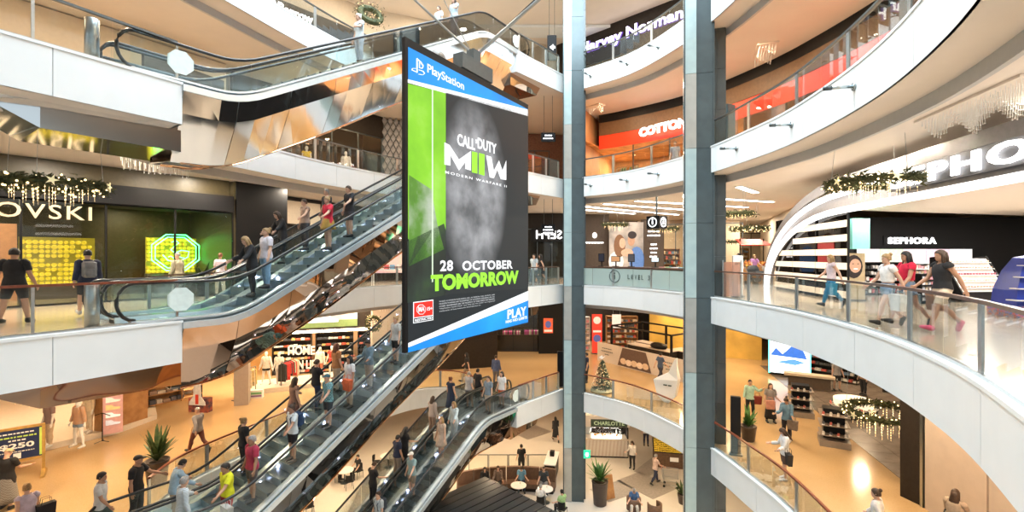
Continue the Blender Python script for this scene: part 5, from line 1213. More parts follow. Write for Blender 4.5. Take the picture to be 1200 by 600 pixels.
def pram(loc, rz, label, col=(.02, .02, .025)):
    t = thing('pram', label, 'pram', loc, rz); c = mat('pram_%.2f' % col[0], col, .7)
    MB().loft([[(x, y, z) for x, z in ((-.22, .55), (.22, .55), (.25, .8), (-.25, .8))] for y in (-.35, .3)]).build('seat', c, t); MB().loft([[(.25 * math.cos(R(a)), y, .8 + .3 * math.sin(R(a))) for a in range(0, 181, 20)] for y in (.0, .35)]).build('hood', c, t, True)
    for x in (-.25, .25):
        MB().tube([(x, -.45, .15), (x, .1, .6), (x, .55, 1.02)], .018, 6).build('frame_tube', M['dsteel'], t); MB().tube([(x, .42, .15), (x, -.1, .6)], .018, 6).build('frame_tube', M['dsteel'], t)
        for y in (-.45, .42): MB().cyl((x - .03, y, .13), (x + .03, y, .13), .13, 14).build('wheel', M['rubber'], t)
    MB().cyl((-.25, .55, 1.02), (.25, .55, 1.02), .02, 6).build('handle', M['rubber'], t); MB().box((0, .05, .33), (.4, .5, .18)).build('basket', c, t)
g = G(885, 335, 3); pram(g, R(10), 'dark grey pram in the lane behind the information level', (.06, .07, .08)); g = G(1112, 660, 2); pram(g, R(-60), 'black pram at the bottom right edge')

# ------------------------------------------------------------------ shop fittings
def stock_unit(loc, rz, w, h, d, n, label, cols, m=None, name='shelf_unit', cat='shelf', seed=1, item=(.1, .2), back=True):
    """shelving with sides, boards and rows of goods"""
    t = thing(name, label, cat, loc, rz); m = m or M['dark']; rr = random.Random(seed)
    for x in (-w / 2, w / 2): MB().box((x, 0, h / 2), (.04, d, h)).build('side_panel', m, t)
    if back: MB().box((0, d / 2, h / 2), (w, .03, h)).build('back_panel', m, t)
    bm = {}
    for i in range(n):
        z = .08 + (h - .12) * i / n; MB().box((0, 0, z), (w - .04, d, .035)).build('shelf_board', m, t)
        x = -w / 2 + .08
        while x < w / 2 - .12:
            iw = rr.uniform(item[0] * .6, item[0] * 1.2); ih = min(rr.uniform(item[1] * .6, item[1] * 1.1), (h - .12) / n - .06); c = rr.randrange(len(cols)); bm.setdefault(c, MB()).bevbox((x + iw / 2, -d * .1, z + .018 + ih / 2), (iw, d * .6, ih), .012); x += iw + .03
    MB().box((0, 0, h - .02), (w, d, .04)).build('top_board', m, t)
    for c, b in bm.items(): e = b.build('goods', mat('goods_%.2f_%.2f_%.2f' % cols[c], cols[c], .5, noise=.15), t); e['kind'] = 'stuff'
    return t
BR1 = [(.75, .72, .68), (.55, .10, .08), (.08, .08, .09), (.70, .55, .40), (.15, .25, .40)]
BR2 = [(.85, .80, .75), (.80, .35, .40), (.60, .62, .66), (.55, .45, .30)]
# cosmetics shop
g = Vector((16.4, 17.2, 0)); t = thing('makeup_gondola', 'white sloping makeup stand with rows of testers', 'display stand', g, R(10))
MB().loft([[(x, -.5, .35), (x, .45, .35), (x, .45, 1.5), (x, .1, 1.5)] for x in (-.95, .95)]).build('sloped_body', mat('lit_white', (.80, .74, .68), .4, emit=.08), t); MB().box((0, 0, .17), (2.0, 1.1, .34)).build('plinth', M['black'], t)
for x in (-1.0, 1.0): MB().loft([[(x + q, -.6, .3), (x + q, .5, .3), (x + q, .5, 1.55), (x + q, .12, 1.6)] for q in (-.03, .03)]).build('side_panel', M['black'], t)
for i in range(5):
    z = .48 + i * .22; y = -.5 + (z - .35) / 1.15 * .6; MB().box((0, y - .05, z), (1.85, .12, .02)).build('tester_shelf', M['white'], t); mb = MB()
    for k in range(14): mb.bevbox((-.85 + k * .13, y - .05, z + .05), (.07, .05, .07), .01)
    e = mb.build('testers', mat('tester_%d' % (i % 3), [(.6, .35, .28), (.75, .55, .4), (.4, .12, .15)][i % 3], .4), t); e['kind'] = 'stuff'
t = thing('makeup_gondola', 'blue stepped beauty stand with shelves at the right edge', 'display stand', (13.9, 12.7, 0), R(-8)); bl = mat('royal_blue', (.02, .05, .42), .4)
MB().loft([[(-.75 * k, -.4 * k, z), (.75 * k, -.4 * k, z), (.75 * k, .4 * k, z), (-.75 * k, .4 * k, z)] for k, z in ((1, .3), (.95, .7), (.75, 1.2), (.5, 1.55), (.2, 1.62))]).build('body', bl, t); MB().box((0, 0, .15), (1.6, .9, .3)).build('plinth', mat('confetti', (.6, .15, .1), .5, noise=.4, scale=14, color2=(.1, .2, .5)), t)
for i in range(4): MB().box((-.05, -.42 + i * .02, .45 + i * .3), (1.7 - i * .2, .3, .025)).build('shelf_board', M['white'], t)
for i, (x, y, rz, w, h, lb, c) in enumerate(((15.0, 19.6, 0, 2.2, 1.35, 'low shelf of red and white cosmetics by the mint panel', [(.7, .1, .12), (.85, .8, .78), (.08, .08, .08)]), (18.6, 21.2, 0, 3.0, 1.3, 'low shelf of pale cosmetics under the pastel picture', BR2), (24.2, 20.2, 0, 4.0, 1.75, 'tall shelf of pink and red cosmetics near the right edge', [(.8, .35, .42), (.7, .12, .15), (.85, .78, .75)]), (20.0, 15.4, R(10), 1.6, 1.3, 'dark shelf of palettes behind the sloping makeup stand', [(.1, .1, .1), (.7, .6, .5), (.5, .3, .25)]), (14.2, 16.3, R(12), 1.2, 1.0, 'small low shelf of boxes behind the walking women', BR2))):
    stock_unit((x, y, 0), rz, w, h, .5, 5, lb, c, M['black'] if i != 1 else M['white'], seed=i + 3, item=(.12, .16))
t = thing('poster_stand', 'poster stand with a smiling dark haired portrait', 'poster', (12.25, 17.1, 0), R(-25)); MB().box((0, 0, .85), (.62, .05, 1.7)).build('panel', mat('poster_cream', (.70, .58, .36), .5), t)
blob('printed_hair', ell(-.02, 1.22, .26, .42), -.03, PR('black', (.03, .02, .02)), t); blob('printed_face', ell(.02, 1.25, .17, .25), -.045, PR('skin', (.65, .38, .25)), t); blob('printed_smile', ell(.03, 1.14, .07, .03), -.06, PR('smile', (.9, .88, .85)), t); MB().box((0, 0, .03), (.66, .3, .05)).build('foot', M['dsteel'], t)
for q in (-.05, .1): blob('printed_eye', ell(q, 1.32, .025, .015), -.06, PR('black', (.03, .02, .02)), t)
# pink mural shop tables
t = thing('display_table', 'low table of blue and white goods before the pink mural', 'table', (-7.6, 29.6, 0), R(26)); MB().bevbox((0, 0, .75), (2.2, .8, .06), .01).build('top', M['white'], t); [MB().box((x, y, .36), (.06, .06, .72)).build('leg', M['white'], t) for x in (-1, 1) for y in (-.33, .33)]
for i in range(6): tag(MB().bevbox((0, 0, .14), (.26, .3, .28), .02).build('goods_box', mat('tb%d' % i, [(.1, .25, .5), (.8, .8, .8), (.6, .1, .1), (.2, .4, .6), (.8, .75, .7), (.3, .3, .35)][i], .5), loc=(-8.4 + i * .32, 29.25 + i * .155, .78)), ['navy', 'white', 'red', 'mid blue', 'ivory', 'slate'][i] + ' box on the table before the pink mural', 'box', 'boxes on the mural table')
# flower stall in the lane
t = thing('flower_stall', 'flower stall with red canopy far down the lane', 'stall', (15.3, 30.5, 0)); MB().box((0, 0, .45), (1.6, .9, .9)).build('counter', M['wood'], t); MB().loft([[(-1, -.7, 2.3), (1, -.7, 2.3), (.8, .5, 2.7), (-.8, .5, 2.7)], [(-1, -.7, 2.25), (1, -.7, 2.25), (.8, .5, 2.65), (-.8, .5, 2.65)]]).build('canopy', M['shopred'], t); [MB().box((x, 0, 1.35), (.05, .05, 2.7)).build('post', M['dark'], t) for x in (-.75, .75)]
rr = random.Random(2); mb = MB(); [mb.ball((rr.uniform(-.7, .7), rr.uniform(-.4, .4), .95 + rr.random() * .3), .08, 6, 4) for i in range(60)]; e = mb.build('flowers', mat('flowers', (.75, .12, .1), .6, noise=.5, scale=6, color2=(.8, .6, .1)), t); e['kind'] = 'stuff'
for i, (x, y, w, h) in enumerate(((12.6, 39.5, 2.4, 2.2), (15.4, 39.5, 2.4, 2.2), (18.2, 48, 3, 2.4), (22.2, 48, 3, 2.4), (1.6, 36.6, 2.6, 2.0))): stock_unit((x, y, 0), 0, w, h, .4, 5, ['warm lit shelf of goods in the left bay behind the information cube', 'warm lit shelf of goods in the right bay behind the information cube', 'far shelf of goods at the left end of the lane', 'far shelf of goods at the right end of the lane', 'shelf of dark goods behind the reflected lettering'][i], BR1, M['wood'], seed=20 + i, item=(.2, .28))

# ------------------------------------------------------------------ level 4 shop fittings
def rack(loc, rz, label, cols, w=1.6, seed=0):
    t = thing('clothes_rack', label, 'clothes rack', loc, rz); rr = random.Random(seed)
    for x in (-w / 2, w / 2): MB().cyl((x, 0, 0), (x, 0, 1.5), .018, 6).build('upright', M['dsteel'], t); MB().box((x, 0, .015), (.06, .5, .03)).build('foot', M['dsteel'], t)
    MB().cyl((-w / 2, 0, 1.5), (w / 2, 0, 1.5), .018, 6).build('rail', M['dsteel'], t); n = int(w / .1)
    for i in range(n):
        x = -w / 2 + .08 + i * (w - .12) / n; c = cols[rr.randrange(len(cols))]; l_ = rr.uniform(.6, .95)
        MB().loft([[(x - .02, -.04, 1.44), (x + .02, -.04, 1.44), (x + .02, .04, 1.44), (x - .02, .04, 1.44)], [(x - .03, -.2, 1.36), (x + .03, -.2, 1.36), (x + .03, .2, 1.36), (x - .03, .2, 1.36)], [(x - .035, -.22, 1.4 - l_), (x + .035, -.22, 1.4 - l_), (x + .035, .22, 1.4 - l_), (x - .035, .22, 1.4 - l_)]]).build('garment', cloth(c), t)
    return t
for i, (x, y, rz, cs) in enumerate(((7.2, 29.8, -50, [(.1, .4, .15), (.7, .65, .55), (.8, .4, .1)]), (9.6, 27.6, -50, [(.75, .6, .45), (.1, .1, .12), (.15, .35, .5)]), (12.4, 22.8, -70, [(.5, .1, .08), (.7, .6, .5)]), (13.2, 19.2, -80, [(.1, .1, .1), (.6, .2, .1)]))): rack((x, y, LV[4]), R(rz), ['rack of green and cream clothes left in the red shop', 'rack of mixed clothes under the white lettering of the red shop', 'rack of red clothes right of the wide column in the red shop', 'rack of dark clothes far right in the red shop'][i], cs, seed=i)
def mannequin(label, loc, fd, top, tcol, bot, bcol, pose='stand', h=1.78, tpat=None, head=True, lod=1):
    r = person(label, loc, fd, pose, h, 'white', 'bald', 'white', top, tcol, tpat, bot, bcol, None, (.75, .73, .70), lod, 1.0, 'shop mannequins')
    r.name = 'mannequin'; r['category'] = 'mannequin'; return r
SKIN['white'] = mat('mannequin_white', (.80, .78, .74), .35, noise=.01); HAIRM['white'] = SKIN['white']
mannequin('mannequin in a bright yellow top in the upper glass shop', (-11.0, 25.6, LV[4]), 200, 'tank', (.80, .60, .08), 'trousers', (.10, .10, .12))
mannequin('mannequin in a cream jumper in the upper glass shop', (-9.35, 26.9, LV[4]), 200, 'long', (.75, .70, .62), 'trousers', (.3, .27, .24))
mannequin('mannequin in grey deep inside the upper glass shop', (-12.8, 27.4, LV[4]), 170, 'long', (.3, .3, .32), 'trousers', (.1, .1, .12))
t = thing('letter_sign', 'red arch shaped emblem in the upper window left of the thin column', 'sign', (1.1, 32.9, LV[4])); MB().tube([(.3 * math.cos(R(a)), 0, 1.0 + .35 * math.sin(R(a))) for a in range(-40, 221, 20)], .09, 8).build('arch', M['letter'], t, True); MB().box((0, .12, .9), (.95, .08, 1.2)).build('panel', M['shopred'], t); MB().box((0, .12, .15), (.9, .3, .3)).build('plinth', M['dark'], t)

# ------------------------------------------------------------------ level 2 left: clothing shops
pz = z2 + .22
mannequin('headless looking mannequin in patterned blouse and beige trousers on the platform', (-17.2, 17.75, pz), 165, 'tee', (.16, .05, .03), 'trousers', (.62, .47, .32), tpat='floral', lod=0)
mannequin('mannequin in orange plaid shirt and denim shorts on the platform', (-16.1, 17.75, pz), 170, 'long', (.50, .22, .07), 'brief_shorts', (.22, .30, .42), 'apart', tpat='check', lod=0)
mannequin('mannequin in a pale coat behind the plaid shirt mannequin', (-17.0, 19.2, pz), 170, 'long', (.70, .58, .42), 'trousers', (.66, .56, .42))
t = thing('clothes_stand', 'thin black clothes stand at the platform edge', 'stand', (-15.6, 18.2, pz)); MB().cyl((0, 0, .03), (0, 0, 1.1), .018, 6).build('pole', M['black'], t); MB().tube([(-.3, 0, 1.0), (0, 0, 1.1), (.3, 0, 1.0)], .015, 6).build('arm', M['black'], t); [MB().cyl((0, 0, .05), (.25 * math.cos(R(a)), .25 * math.sin(R(a)), .01), .015, 6).build('foot', M['black'], t) for a in (0, 120, 240)]
g = P(131, 484, 18.9); t = thing('poster_board', 'tall pink product poster leaning on the timber wall', 'poster', (-15.95, 19.1, pz), R(42)); MB().box((0, 0, .98), (.62, .04, 1.95)).build('panel', mat('poster_pink', (.72, .42, .42), .5), t); dashes('small_lettering', (0, -.02, 1.8), .5, .12, PR('red', (.6, .05, .05)), t, 1)
for i, c in enumerate(((.70, .25, .25), (.80, .66, .55), (.75, .5, .2), (.85, .80, .75), (.6, .6, .62))): blob('printed_shoe', [(x * .75, 1.55 - i * .3 + z) for x, z in ((-.3, 0), (.28, 0), (.32, .07), (.05, .11), (-.05, .19), (-.3, .21))], -.03, PR('shoe%d' % i, c), t)
stock_unit((-16.7, 22.9, pz), R(55), 1.4, 2.4, .45, 5, 'timber end shelf with folded dark clothes', [(.08, .08, .1), (.3, .2, .15), (.5, .45, .4)], M['wood'], seed=40, item=(.3, .2))
def pile_table(loc, rz, w, d, label, cols, seed, rows=1):
    t = thing('display_table', label, 'table', loc, rz); MB().bevbox((0, 0, .72), (w, d, .06), .01).build('top', M['wood'], t); MB().box((0, 0, .3), (w, d, .05)).build('lower_shelf', M['wood'], t); rr = random.Random(seed)
    for x in (-w / 2 + .04, w / 2 - .04):
        for y in (-d / 2 + .04, d / 2 - .04): MB().box((x, y, .35), (.06, .06, .7)).build('leg', M['dark'], t)
    k = 0
    for zz in (.75, .33):
        for i in range(int(w / .36)):
            for j in range(rows):
                n = rr.randrange(2, 5); x, y = -w / 2 + .2 + i * .36, (j - (rows - 1) / 2) * .38
                p = Vector((x, y, zz)); p.rotate(Matrix.Rotation(rz, 3, 'Z')); c = rr.randrange(len(cols)); mb = MB()
                f_ = thing('folded_clothes', '%s pile of folded clothes on the %s' % (['first', 'second', 'third', 'fourth', 'fifth', 'sixth', 'seventh', 'eighth', 'ninth', 'tenth', 'eleventh', 'twelfth', 'thirteenth', 'fourteenth', 'fifteenth', 'sixteenth'][k % 16] + (' top' if zz > .5 else ' lower'), label.split(' with')[0]), 'clothes', (loc[0] + p.x, loc[1] + p.y, loc[2] + p.z), rz + rr.uniform(-.1, .1), 'folded clothes piles'); k += 1
                for q in range(n): MB().bevbox((0, 0, .03 + q * .06), (.30, .32, .055), .02).build('garment', cloth(cols[(c + q) % len(cols)]), f_)
g = G(195, 473, 2); pile_table((g.x, g.y, z2), R(50), 2.9, .85, 'long table with folded white and grey clothes at the shop entrance', [(.8, .78, .74), (.7, .62, .52), (.55, .57, .6), (.75, .6, .5)], 3)
pile_table((-18.4, 16.9, pz), R(30), 1.5, .8, 'short table at the left edge with folded coloured clothes', [(.75, .65, .5), (.1, .12, .1), (.3, .45, .5), (.8, .78, .7)], 5)
g = G(33, 556, 2); t = thing('sign_stand', 'wooden stand with dark blue poster offering a $250 prize', 'sign', (-16.15, 15.6, z2), R(38)); wd_ = mat('gold_oak', (.50, .30, .08), .5, noise=.15)
for x in (-.62, .62): MB().box((x, 0, .85), (.08, .06, 1.7)).build('post', wd_, t); MB().loft([[(x - .05, -.35, 0), (x + .05, -.35, 0), (x + .05, -.35, .06), (x - .05, -.35, .06)], [(x - .05, 0, 0), (x + .05, 0, 0), (x + .05, 0, .22), (x - .05, 0, .22)], [(x - .05, .35, 0), (x + .05, .35, 0), (x + .05, .35, .06), (x - .05, .35, .06)]]).build('foot', wd_, t)
for z in (.62, 1.68): MB().box((0, 0, z), (1.3, .07, .08)).build('crossbar', wd_, t)
MB().box((0, 0, 1.15), (1.2, .04, 1.0)).build('poster', mat('poster_navy', (.015, .03, .10), .4), t); bl_ = mat('poster_lime', (.45, .60, .10), .5, emit=.2)
dashes('small_lettering', (0, -.02, 1.52), .8, .07, M['paint_white'], t, 1); dashes('small_lettering', (0, -.02, 1.40), .9, .08, bl_, t, 2); dashes('small_lettering', (0, -.02, 1.29), .4, .08, M['paint_white'], t, 3); text('price', '$250', (0, -.03, 1.10), (1, 0, 0), (0, 0, 1), .8, .2, M['paint_white'], t, .03, .01); MB().box((.55, -.025, 1.15), (.06, .01, .9)).build('poster_stripe', bl_, t); dashes('small_lettering', (0, -.02, .92), .8, .05, M['paint_white'], t, 4); MB().box((0, -.025, .78), (.18, .01, .18)).build('pale_square', M['paint_white'], t)
# cut-out rocket display
g = G(235, 482, 2); t = thing('cutout_display', 'cardboard cutout of a white space shuttle on a dark base', 'cutout', (g.x, g.y, z2), R(-8))
MB().box((0, 0, .32), (1.0, .3, .64)).build('base_box', mat('space_navy', (.04, .03, .06), .5, noise=.5, scale=5, color2=(.35, .08, .05)), t)
shp = [(-.42, .35), (-.40, .5), (-.2, .75), (-.17, 1.3), (-.08, 1.55), (.08, 1.55), (.17, 1.3), (.2, .75), (.40, .5), (.42, .35)]
MB().loft([[(x, y, z) for x, z in shp] for y in (-.18, -.21)]).build('shuttle', mat('shuttle_white', (.75, .75, .78), .5, noise=.1), t); MB().loft([[(x, y, z) for x, z in [(-.08, .4), (.08, .4), (.08, .85), (-.08, .85)]] for y in (-.215, -.225)]).build('shuttle_panel', M['shopred'], t); blob('cloud_top', ell(0, 1.72, .34, .2), -.17, mat('cloud_pink', (.55, .38, .45), .6), t); MB().cyl((0, -.15, .6), (0, -.15, 1.7), .02, 6).build('strut', M['dark'], t)
# sports shop
for i, (u, v, lb, tp, tc_, bt, bc, po) in enumerate(((312, 455, 'mannequin in white hooded top and black shorts', 'long', (.78, .74, .66), 'brief_shorts', (.02, .02, .02), 'apart'), (327, 456, 'slim all white mannequin beside the hooded one', 'tee', (.80, .78, .74), 'brief_shorts', (.75, .73, .70), 'stand'), (375, 448, 'mannequin in white tracksuit by the escalator rail', 'long', (.80, .77, .72), 'shorts', (.55, .2, .12), 'stand'), (389, 446, 'mannequin in red and white swimwear at the sports shop end', 'crop', (.65, .06, .04), 'brief_shorts', (.65, .06, .04), 'shade'))):
    g = G(u, v, 2); mannequin(lb + ' in the sports shop window', (g.x, g.y, z2 + .25), 185, tp, tc_, bt, bc, po)
pw = [G(296, 462, 2), G(400, 449, 2)]; d_ = V2(pw[1]) - V2(pw[0]); c = (pw[0] + pw[1]) / 2; struct(MB().box((0, .9, .125), (d_.length + .6, 2.2, .25)).build('floor_sport_plinth', mat('pale_plinth', (.66, .58, .48), .4), loc=(c.x, c.y, z2), rz=math.atan2(d_.y, d_.x)))
for i, (x, y) in enumerate(((-13.6, 29.6), (-11.2, 30.2), (-8.8, 30.9))): stock_unit((x, y, z2), R(16), 2.2, 2.5, .4, 6, ['wall of red and white sport shoes left of the lettering', 'wall of sport shoes behind the white mannequin', 'wall of sport shoes by the beige pillar'][i], [(.75, .12, .06), (.8, .76, .7), (.06, .06, .07), (.75, .45, .15)], M['dark'], seed=60 + i, item=(.26, .14))
for i, (u, m_) in enumerate(((345, 'HOME'), (352, 'ON LIFE'))): g = G(u, 452, 2); t = thing('letter_display', 'white standing display lettering, %s row, in the sports shop' % ['upper', 'lower'][i], 'sign', (g.x + i * .1, g.y + .9 - i * .5, z2 + .25)); text('letters', m_, (0, 0, 1.55 - i * .7), (1, .1, 0), (0, 0, 1), 1.5, .5, M['paint_white'], t, .02, .08); [MB().cyl((x, .05, 0), (x, .05, 1.6 - i * .7), .015, 6).build('support', M['dark'], t) for x in (-.5, .5)]
rack((-12.4, 26.6, z2), R(80), 'rack of red and dark sportswear beside the square pillar', [(.55, .04, .03), (.03, .03, .03), (.6, .5, .35)], 1.4, 7); rack((-13.7, 24.6, z2), R(70), 'rack of cream clothes left of the square pillar', [(.75, .65, .45), (.7, .5, .2)], 1.2, 8)
t = thing('sign_block', 'small green and purple price block beside the hooded mannequin', 'sign', (*G(301, 466, 2)[:2], z2), R(15)); MB().box((0, 0, .2), (.6, .25, .4)).build('block', M['paint_white'], t); MB().box((0, -.13, .26), (.5, .02, .1)).build('green_band', mat('band_green', (.2, .5, .25), .5), t); MB().box((0, -.13, .12), (.5, .02, .08)).build('purple_band', mat('band_purple', (.3, .15, .4), .5), t)

# ------------------------------------------------------------------ level 2 right: shoe shop
g = G(925, 443, 2); t = thing('video_screen', 'bright video wall of blue mountains with green edge', 'screen', (g.x, g.y, z2), R(-30))
MB().bevbox((0, .08, 1.25), (2.2, .14, 2.3), .02).build('case', M['black'], t); MB().box((0, 0, 1.3), (2.05, .03, 2.1)).build('picture', PR('vidwhite', (.75, .82, .88), 1.6), t)
for i, (pts, c) in enumerate(([[(-1.0, 1.3), (-.7, 1.75), (-.35, 1.4), (.1, 1.9), (.5, 2.1), (.8, 1.5), (.9, 1.2), (0, 1.25)], (.03, .12, .45)], [[(-.7, .9), (.3, .8), (.8, 1.0), (.2, 1.15)], (.08, .25, .6)])): blob('picture_peak', pts, -.02 - i * .01, PR('peak%d' % i, c, 1.2), t)
for x in (-1.06, 1.06): MB().box((x, 0, 1.3), (.08, .06, 2.2)).build('light_edge', mat('green_edge', (.1, .8, .5), emit=3, noise=0), t)
def shoe_stand(u, v, rz, label, n=3, w=1.0):
    g = G(u, v, 2); t = thing('shoe_stand', label, 'shoe stand', (g.x, g.y, z2), R(rz)); MB().box((0, 0, .12), (w, 1.0, .24)).build('plinth', mat('taupe_plinth', (.28, .23, .19), .5), t); MB().box((0, .1, .8), (w * .7, .5, 1.15)).build('core', M['black'], t)
    for i in range(n):
        z = .42 + i * .38; MB().box((0, 0, z), (w * .98, .95, .03)).build('tray', mat('taupe_plinth', (.28, .23, .19), .5), t)
        for k, x in enumerate((-.36, -.12, .12, .36)):
            p = Vector((x * w, -.32, z + .016)); p.rotate(Matrix.Rotation(R(rz), 3, 'Z')); s = thing('sneaker', '%s sneaker on the %s tray, %s' % (['leftmost', 'second', 'third', 'rightmost'][k], ['lowest', 'middle', 'top'][i], label.replace('dark shoe ', '')), 'shoe', (g.x + p.x, g.y + p.y, z2 + p.z), R(rz + 80), 'sneakers on stands')
            MB().loft([[(-.14, -.045, 0), (.14, -.035, 0), (.15, 0, 0), (.14, .035, 0), (-.14, .045, 0)], [(-.14, -.045, .03), (.15, -.035, .03), (.16, 0, .03), (.15, .035, .03), (-.14, .045, .03)]]).build('sole', M['paint_white'], s); MB().loft([[(-.14, -.042, .03), (.14, -.033, .03), (.14, .033, .03), (-.14, .042, .03)], [(-.13, -.035, .10), (.02, -.03, .09), (.02, .03, .09), (-.13, .035, .10)], [(-.13, -.03, .13), (-.04, -.025, .12), (-.04, .025, .12), (-.13, .03, .13)]]).build('upper', cloth([(.75, .72, .68), (.1, .1, .12), (.5, .12, .1), (.6, .58, .55)][(k + i) % 4]), s)
shoe_stand(938, 486, -25, 'dark shoe stand behind the woman in denim'); shoe_stand(977, 520, -28, 'dark shoe stand at the front of the grey floor')
t = thing('display_table', 'round dark table heaped with shoes and a bright lit top', 'table', (*G(1000, 487, 2)[:2], z2)); MB().lathe([(.8, 0), (.8, .25), (.9, .3), (.9, .42), (.6, .45)], n=24).build('base', M['black'], t); MB().lathe([(.75, .45), (.78, .75), (.6, .8)], n=24).build('riser', mat('lit_top', (.8, .7, .5), .4, emit=.8), t)
g0 = G(1000, 487, 2)
for i in range(14):
    a = i * .449; s = thing('sneaker', '%s sneaker clockwise round the round dark shoe table' % ['1st', '2nd', '3rd', '4th', '5th', '6th', '7th', '8th', '9th', '10th', '11th', '12th', '13th', '14th'][i], 'shoe', (g0.x + .86 * math.cos(a), g0.y + .86 * math.sin(a), z2 + .44), a + 1.57, 'sneakers on the round table'); MB().loft([[(-.14, -.045, 0), (.15, -.035, 0), (.15, .035, 0), (-.14, .045, 0)], [(-.14, -.042, .04), (.14, -.03, .04), (.14, .03, .04), (-.14, .042, .04)], [(-.13, -.03, .12), (-.02, -.025, .1), (-.02, .025, .1), (-.13, .03, .12)]]).build('upper', cloth([(.75, .72, .68), (.1, .1, .12), (.5, .12, .1), (.6, .58, .55)][i % 4]), s); MB().box((0, 0, .012), (.3, .095, .024)).build('sole', M['paint_white'], s)
stock_unit((18.6, 28.2, z2), R(-50), 3, 2.4, .4, 6, 'tall shoe wall at the back of the shoe shop', BR1, M['dark'], seed=70, item=(.26, .15)); stock_unit((21, 24.6, z2), R(-50), 3, 2.4, .4, 6, 'second tall shoe wall near the wreath lights', BR1, M['dark'], seed=71, item=(.26, .15))
t = thing('counter', 'pale bench counter before the video wall', 'counter', (*G(948, 455, 2)[:2], z2), R(-30)); MB().bevbox((0, 0, .72), (2.4, .6, .14), .02).build('top', M['cream'], t); MB().box((0, .1, .33), (2.0, .4, .66)).build('base', M['brownwall'], t)
g = G(862, 533, 2); totem(g.x, g.y, z2, .34, .16, 2.15, M['black'], 'black directory totem right of the wide column', R(-20))
g = Vector((2.75, 26.6, z2)); totem(g.x, g.y, z2, .45, .2, 2.0, M['black'], 'black directory totem left of the thin column')

# ------------------------------------------------------------------ level 2 middle
a, b = G(700, 422, 2), G(803, 449, 2); d_ = V2(b) - V2(a); wl = d_.length; t = thing('hoarding', 'low white hoarding with a photo of bread rolls and small lettering', 'hoarding', (a.x, a.y, z2), math.atan2(d_.y, d_.x))
M['hoard'] = mat('hoarding_white', (.62, .55, .50), .5, noise=.02)
for i, (x0, x1) in enumerate(((0, .3), (.3, .68), (.68, 1))): MB().box((wl * (x0 + x1) / 2, .03, .65), (wl * (x1 - x0) - .01, .06, 1.3)).build('panel', M['hoard'], t)
blob('photo', [(wl * .27, .05), (wl * .66, .05), (wl * .60, 1.25), (wl * .33, 1.25)], -.005, PR('brownphoto', (.12, .07, .05), .1), t)
for i in range(5): blob('printed_roll', ell(wl * (.34 + .065 * i), .38 - .03 * (i % 2), .26, .2), -.02 - i * .003, PR('roll%d' % (i % 2), [(.62, .42, .25), (.70, .52, .36)][i % 2], .2), t)
for x in (.13, .84):
    for i in range(3): dashes('small_lettering', (wl * x, 0, .95 - i * .2), [.9, 1.1, .4][i], .1, M['ink'], t, i)
t = thing('kiosk_frame', 'black frame and counters of a closed kiosk behind the hoarding', 'kiosk', (a.x + 1.2, a.y + .9, z2), math.atan2(d_.y, d_.x))
for x, y, h in ((0, 0, 2.3), (5.2, 0, 2.3), (0, 3.2, 2.3), (5.2, 3.2, 2.3), (2.2, 3.2, 2.3)): MB().box((x, y, h / 2), (.12, .12, h)).build('post', M['black'], t)
for (x0, y0, x1, y1, zz) in ((0, 0, 0, 3.2, 2.3), (0, 3.2, 5.2, 3.2, 2.3), (5.2, 0, 5.2, 3.2, 2.3), (0, 0, 5.2, 0, 2.3)): MB().cyl((x0, y0, zz), (x1, y1, zz), .06, 4).build('beam', M['black'], t)
for x, y, w, d in ((2.6, 1.2, 3.6, .8), (1.5, 2.4, 2.2, .7), (4.3, 2.3, 1.0, 1.2)): MB().box((x, y, .5), (w, d, 1.0)).build('counter', M['dark'], t); MB().box((x, y, 1.02), (w + .1, d + .1, .05)).build('worktop', M['beige'], t)
MB().ball((3.2, 1.2, 1.2), .5, 12, 6, 1.4, .7, .5).build('covered_machine', M['black'], t, True)
t = thing('totem', 'white angular faceted totem behind the red rail', 'totem', (7.75, 23.9, z2), R(-35)); MB().loft([[(-.45, -.2, .35), (.45, -.2, .35), (.45, .2, .35), (-.45, .2, .35)], [(-.6, -.25, 1.1), (.6, -.25, 1.2), (.6, .25, 1.2), (-.6, .25, 1.1)], [(.1, -.12, 1.5), (.5, -.12, 1.9), (.5, .12, 1.9), (.1, .12, 1.5)], [(.4, -.06, 2.2), (.5, -.06, 2.25), (.5, .06, 2.25), (.4, .06, 2.2)]]).build('facets', M['white'], t); MB().loft([[(-.12, -.12, 0), (.12, -.12, 0), (.12, .12, 0), (-.12, .12, 0)], [(-.45, -.2, .35), (.45, -.2, .35), (.45, .2, .35), (-.45, .2, .35)]]).build('foot', M['white'], t); dashes('small_lettering', (.1, -.25, .9), .4, .12, M['ink'], t, 2)
t = thing('banner', 'red vertical banner with round white and blue emblems', 'banner', (6.35, 35.7, z2)); MB().box((0, 0, 1.5), (.75, .05, 2.9)).build('panel', mat('banner_red', (.75, .05, .03), .5, emit=.3), t); MB().box((0, 0, .03), (.8, .4, .06)).build('foot', M['dsteel'], t); blob('printed_disc', ell(0, 2.5, .28, .28), -.03, PR('discw', (.85, .6, .55)), t); blob('printed_disc', ell(0, 1.15, .28, .28), -.03, PR('discb', (.08, .1, .3)), t); blob('printed_band', [(-.3, 1.6), (.3, 1.6), (.3, 1.75), (-.3, 1.75)], -.03, PR('discw', (.85, .6, .55)), t)
stock_unit((5.1, 37.0, z2), 0, 1.8, 2.6, .4, 6, 'bright shelf of small goods left of the red banner', BR2, M['white'], seed=80, item=(.16, .2)); stock_unit((8.6, 37.5, z2), 0, 2.4, 2.6, .4, 6, 'brown shelf of goods right of the red banner', BR1, M['wood'], seed=81, item=(.2, .2))
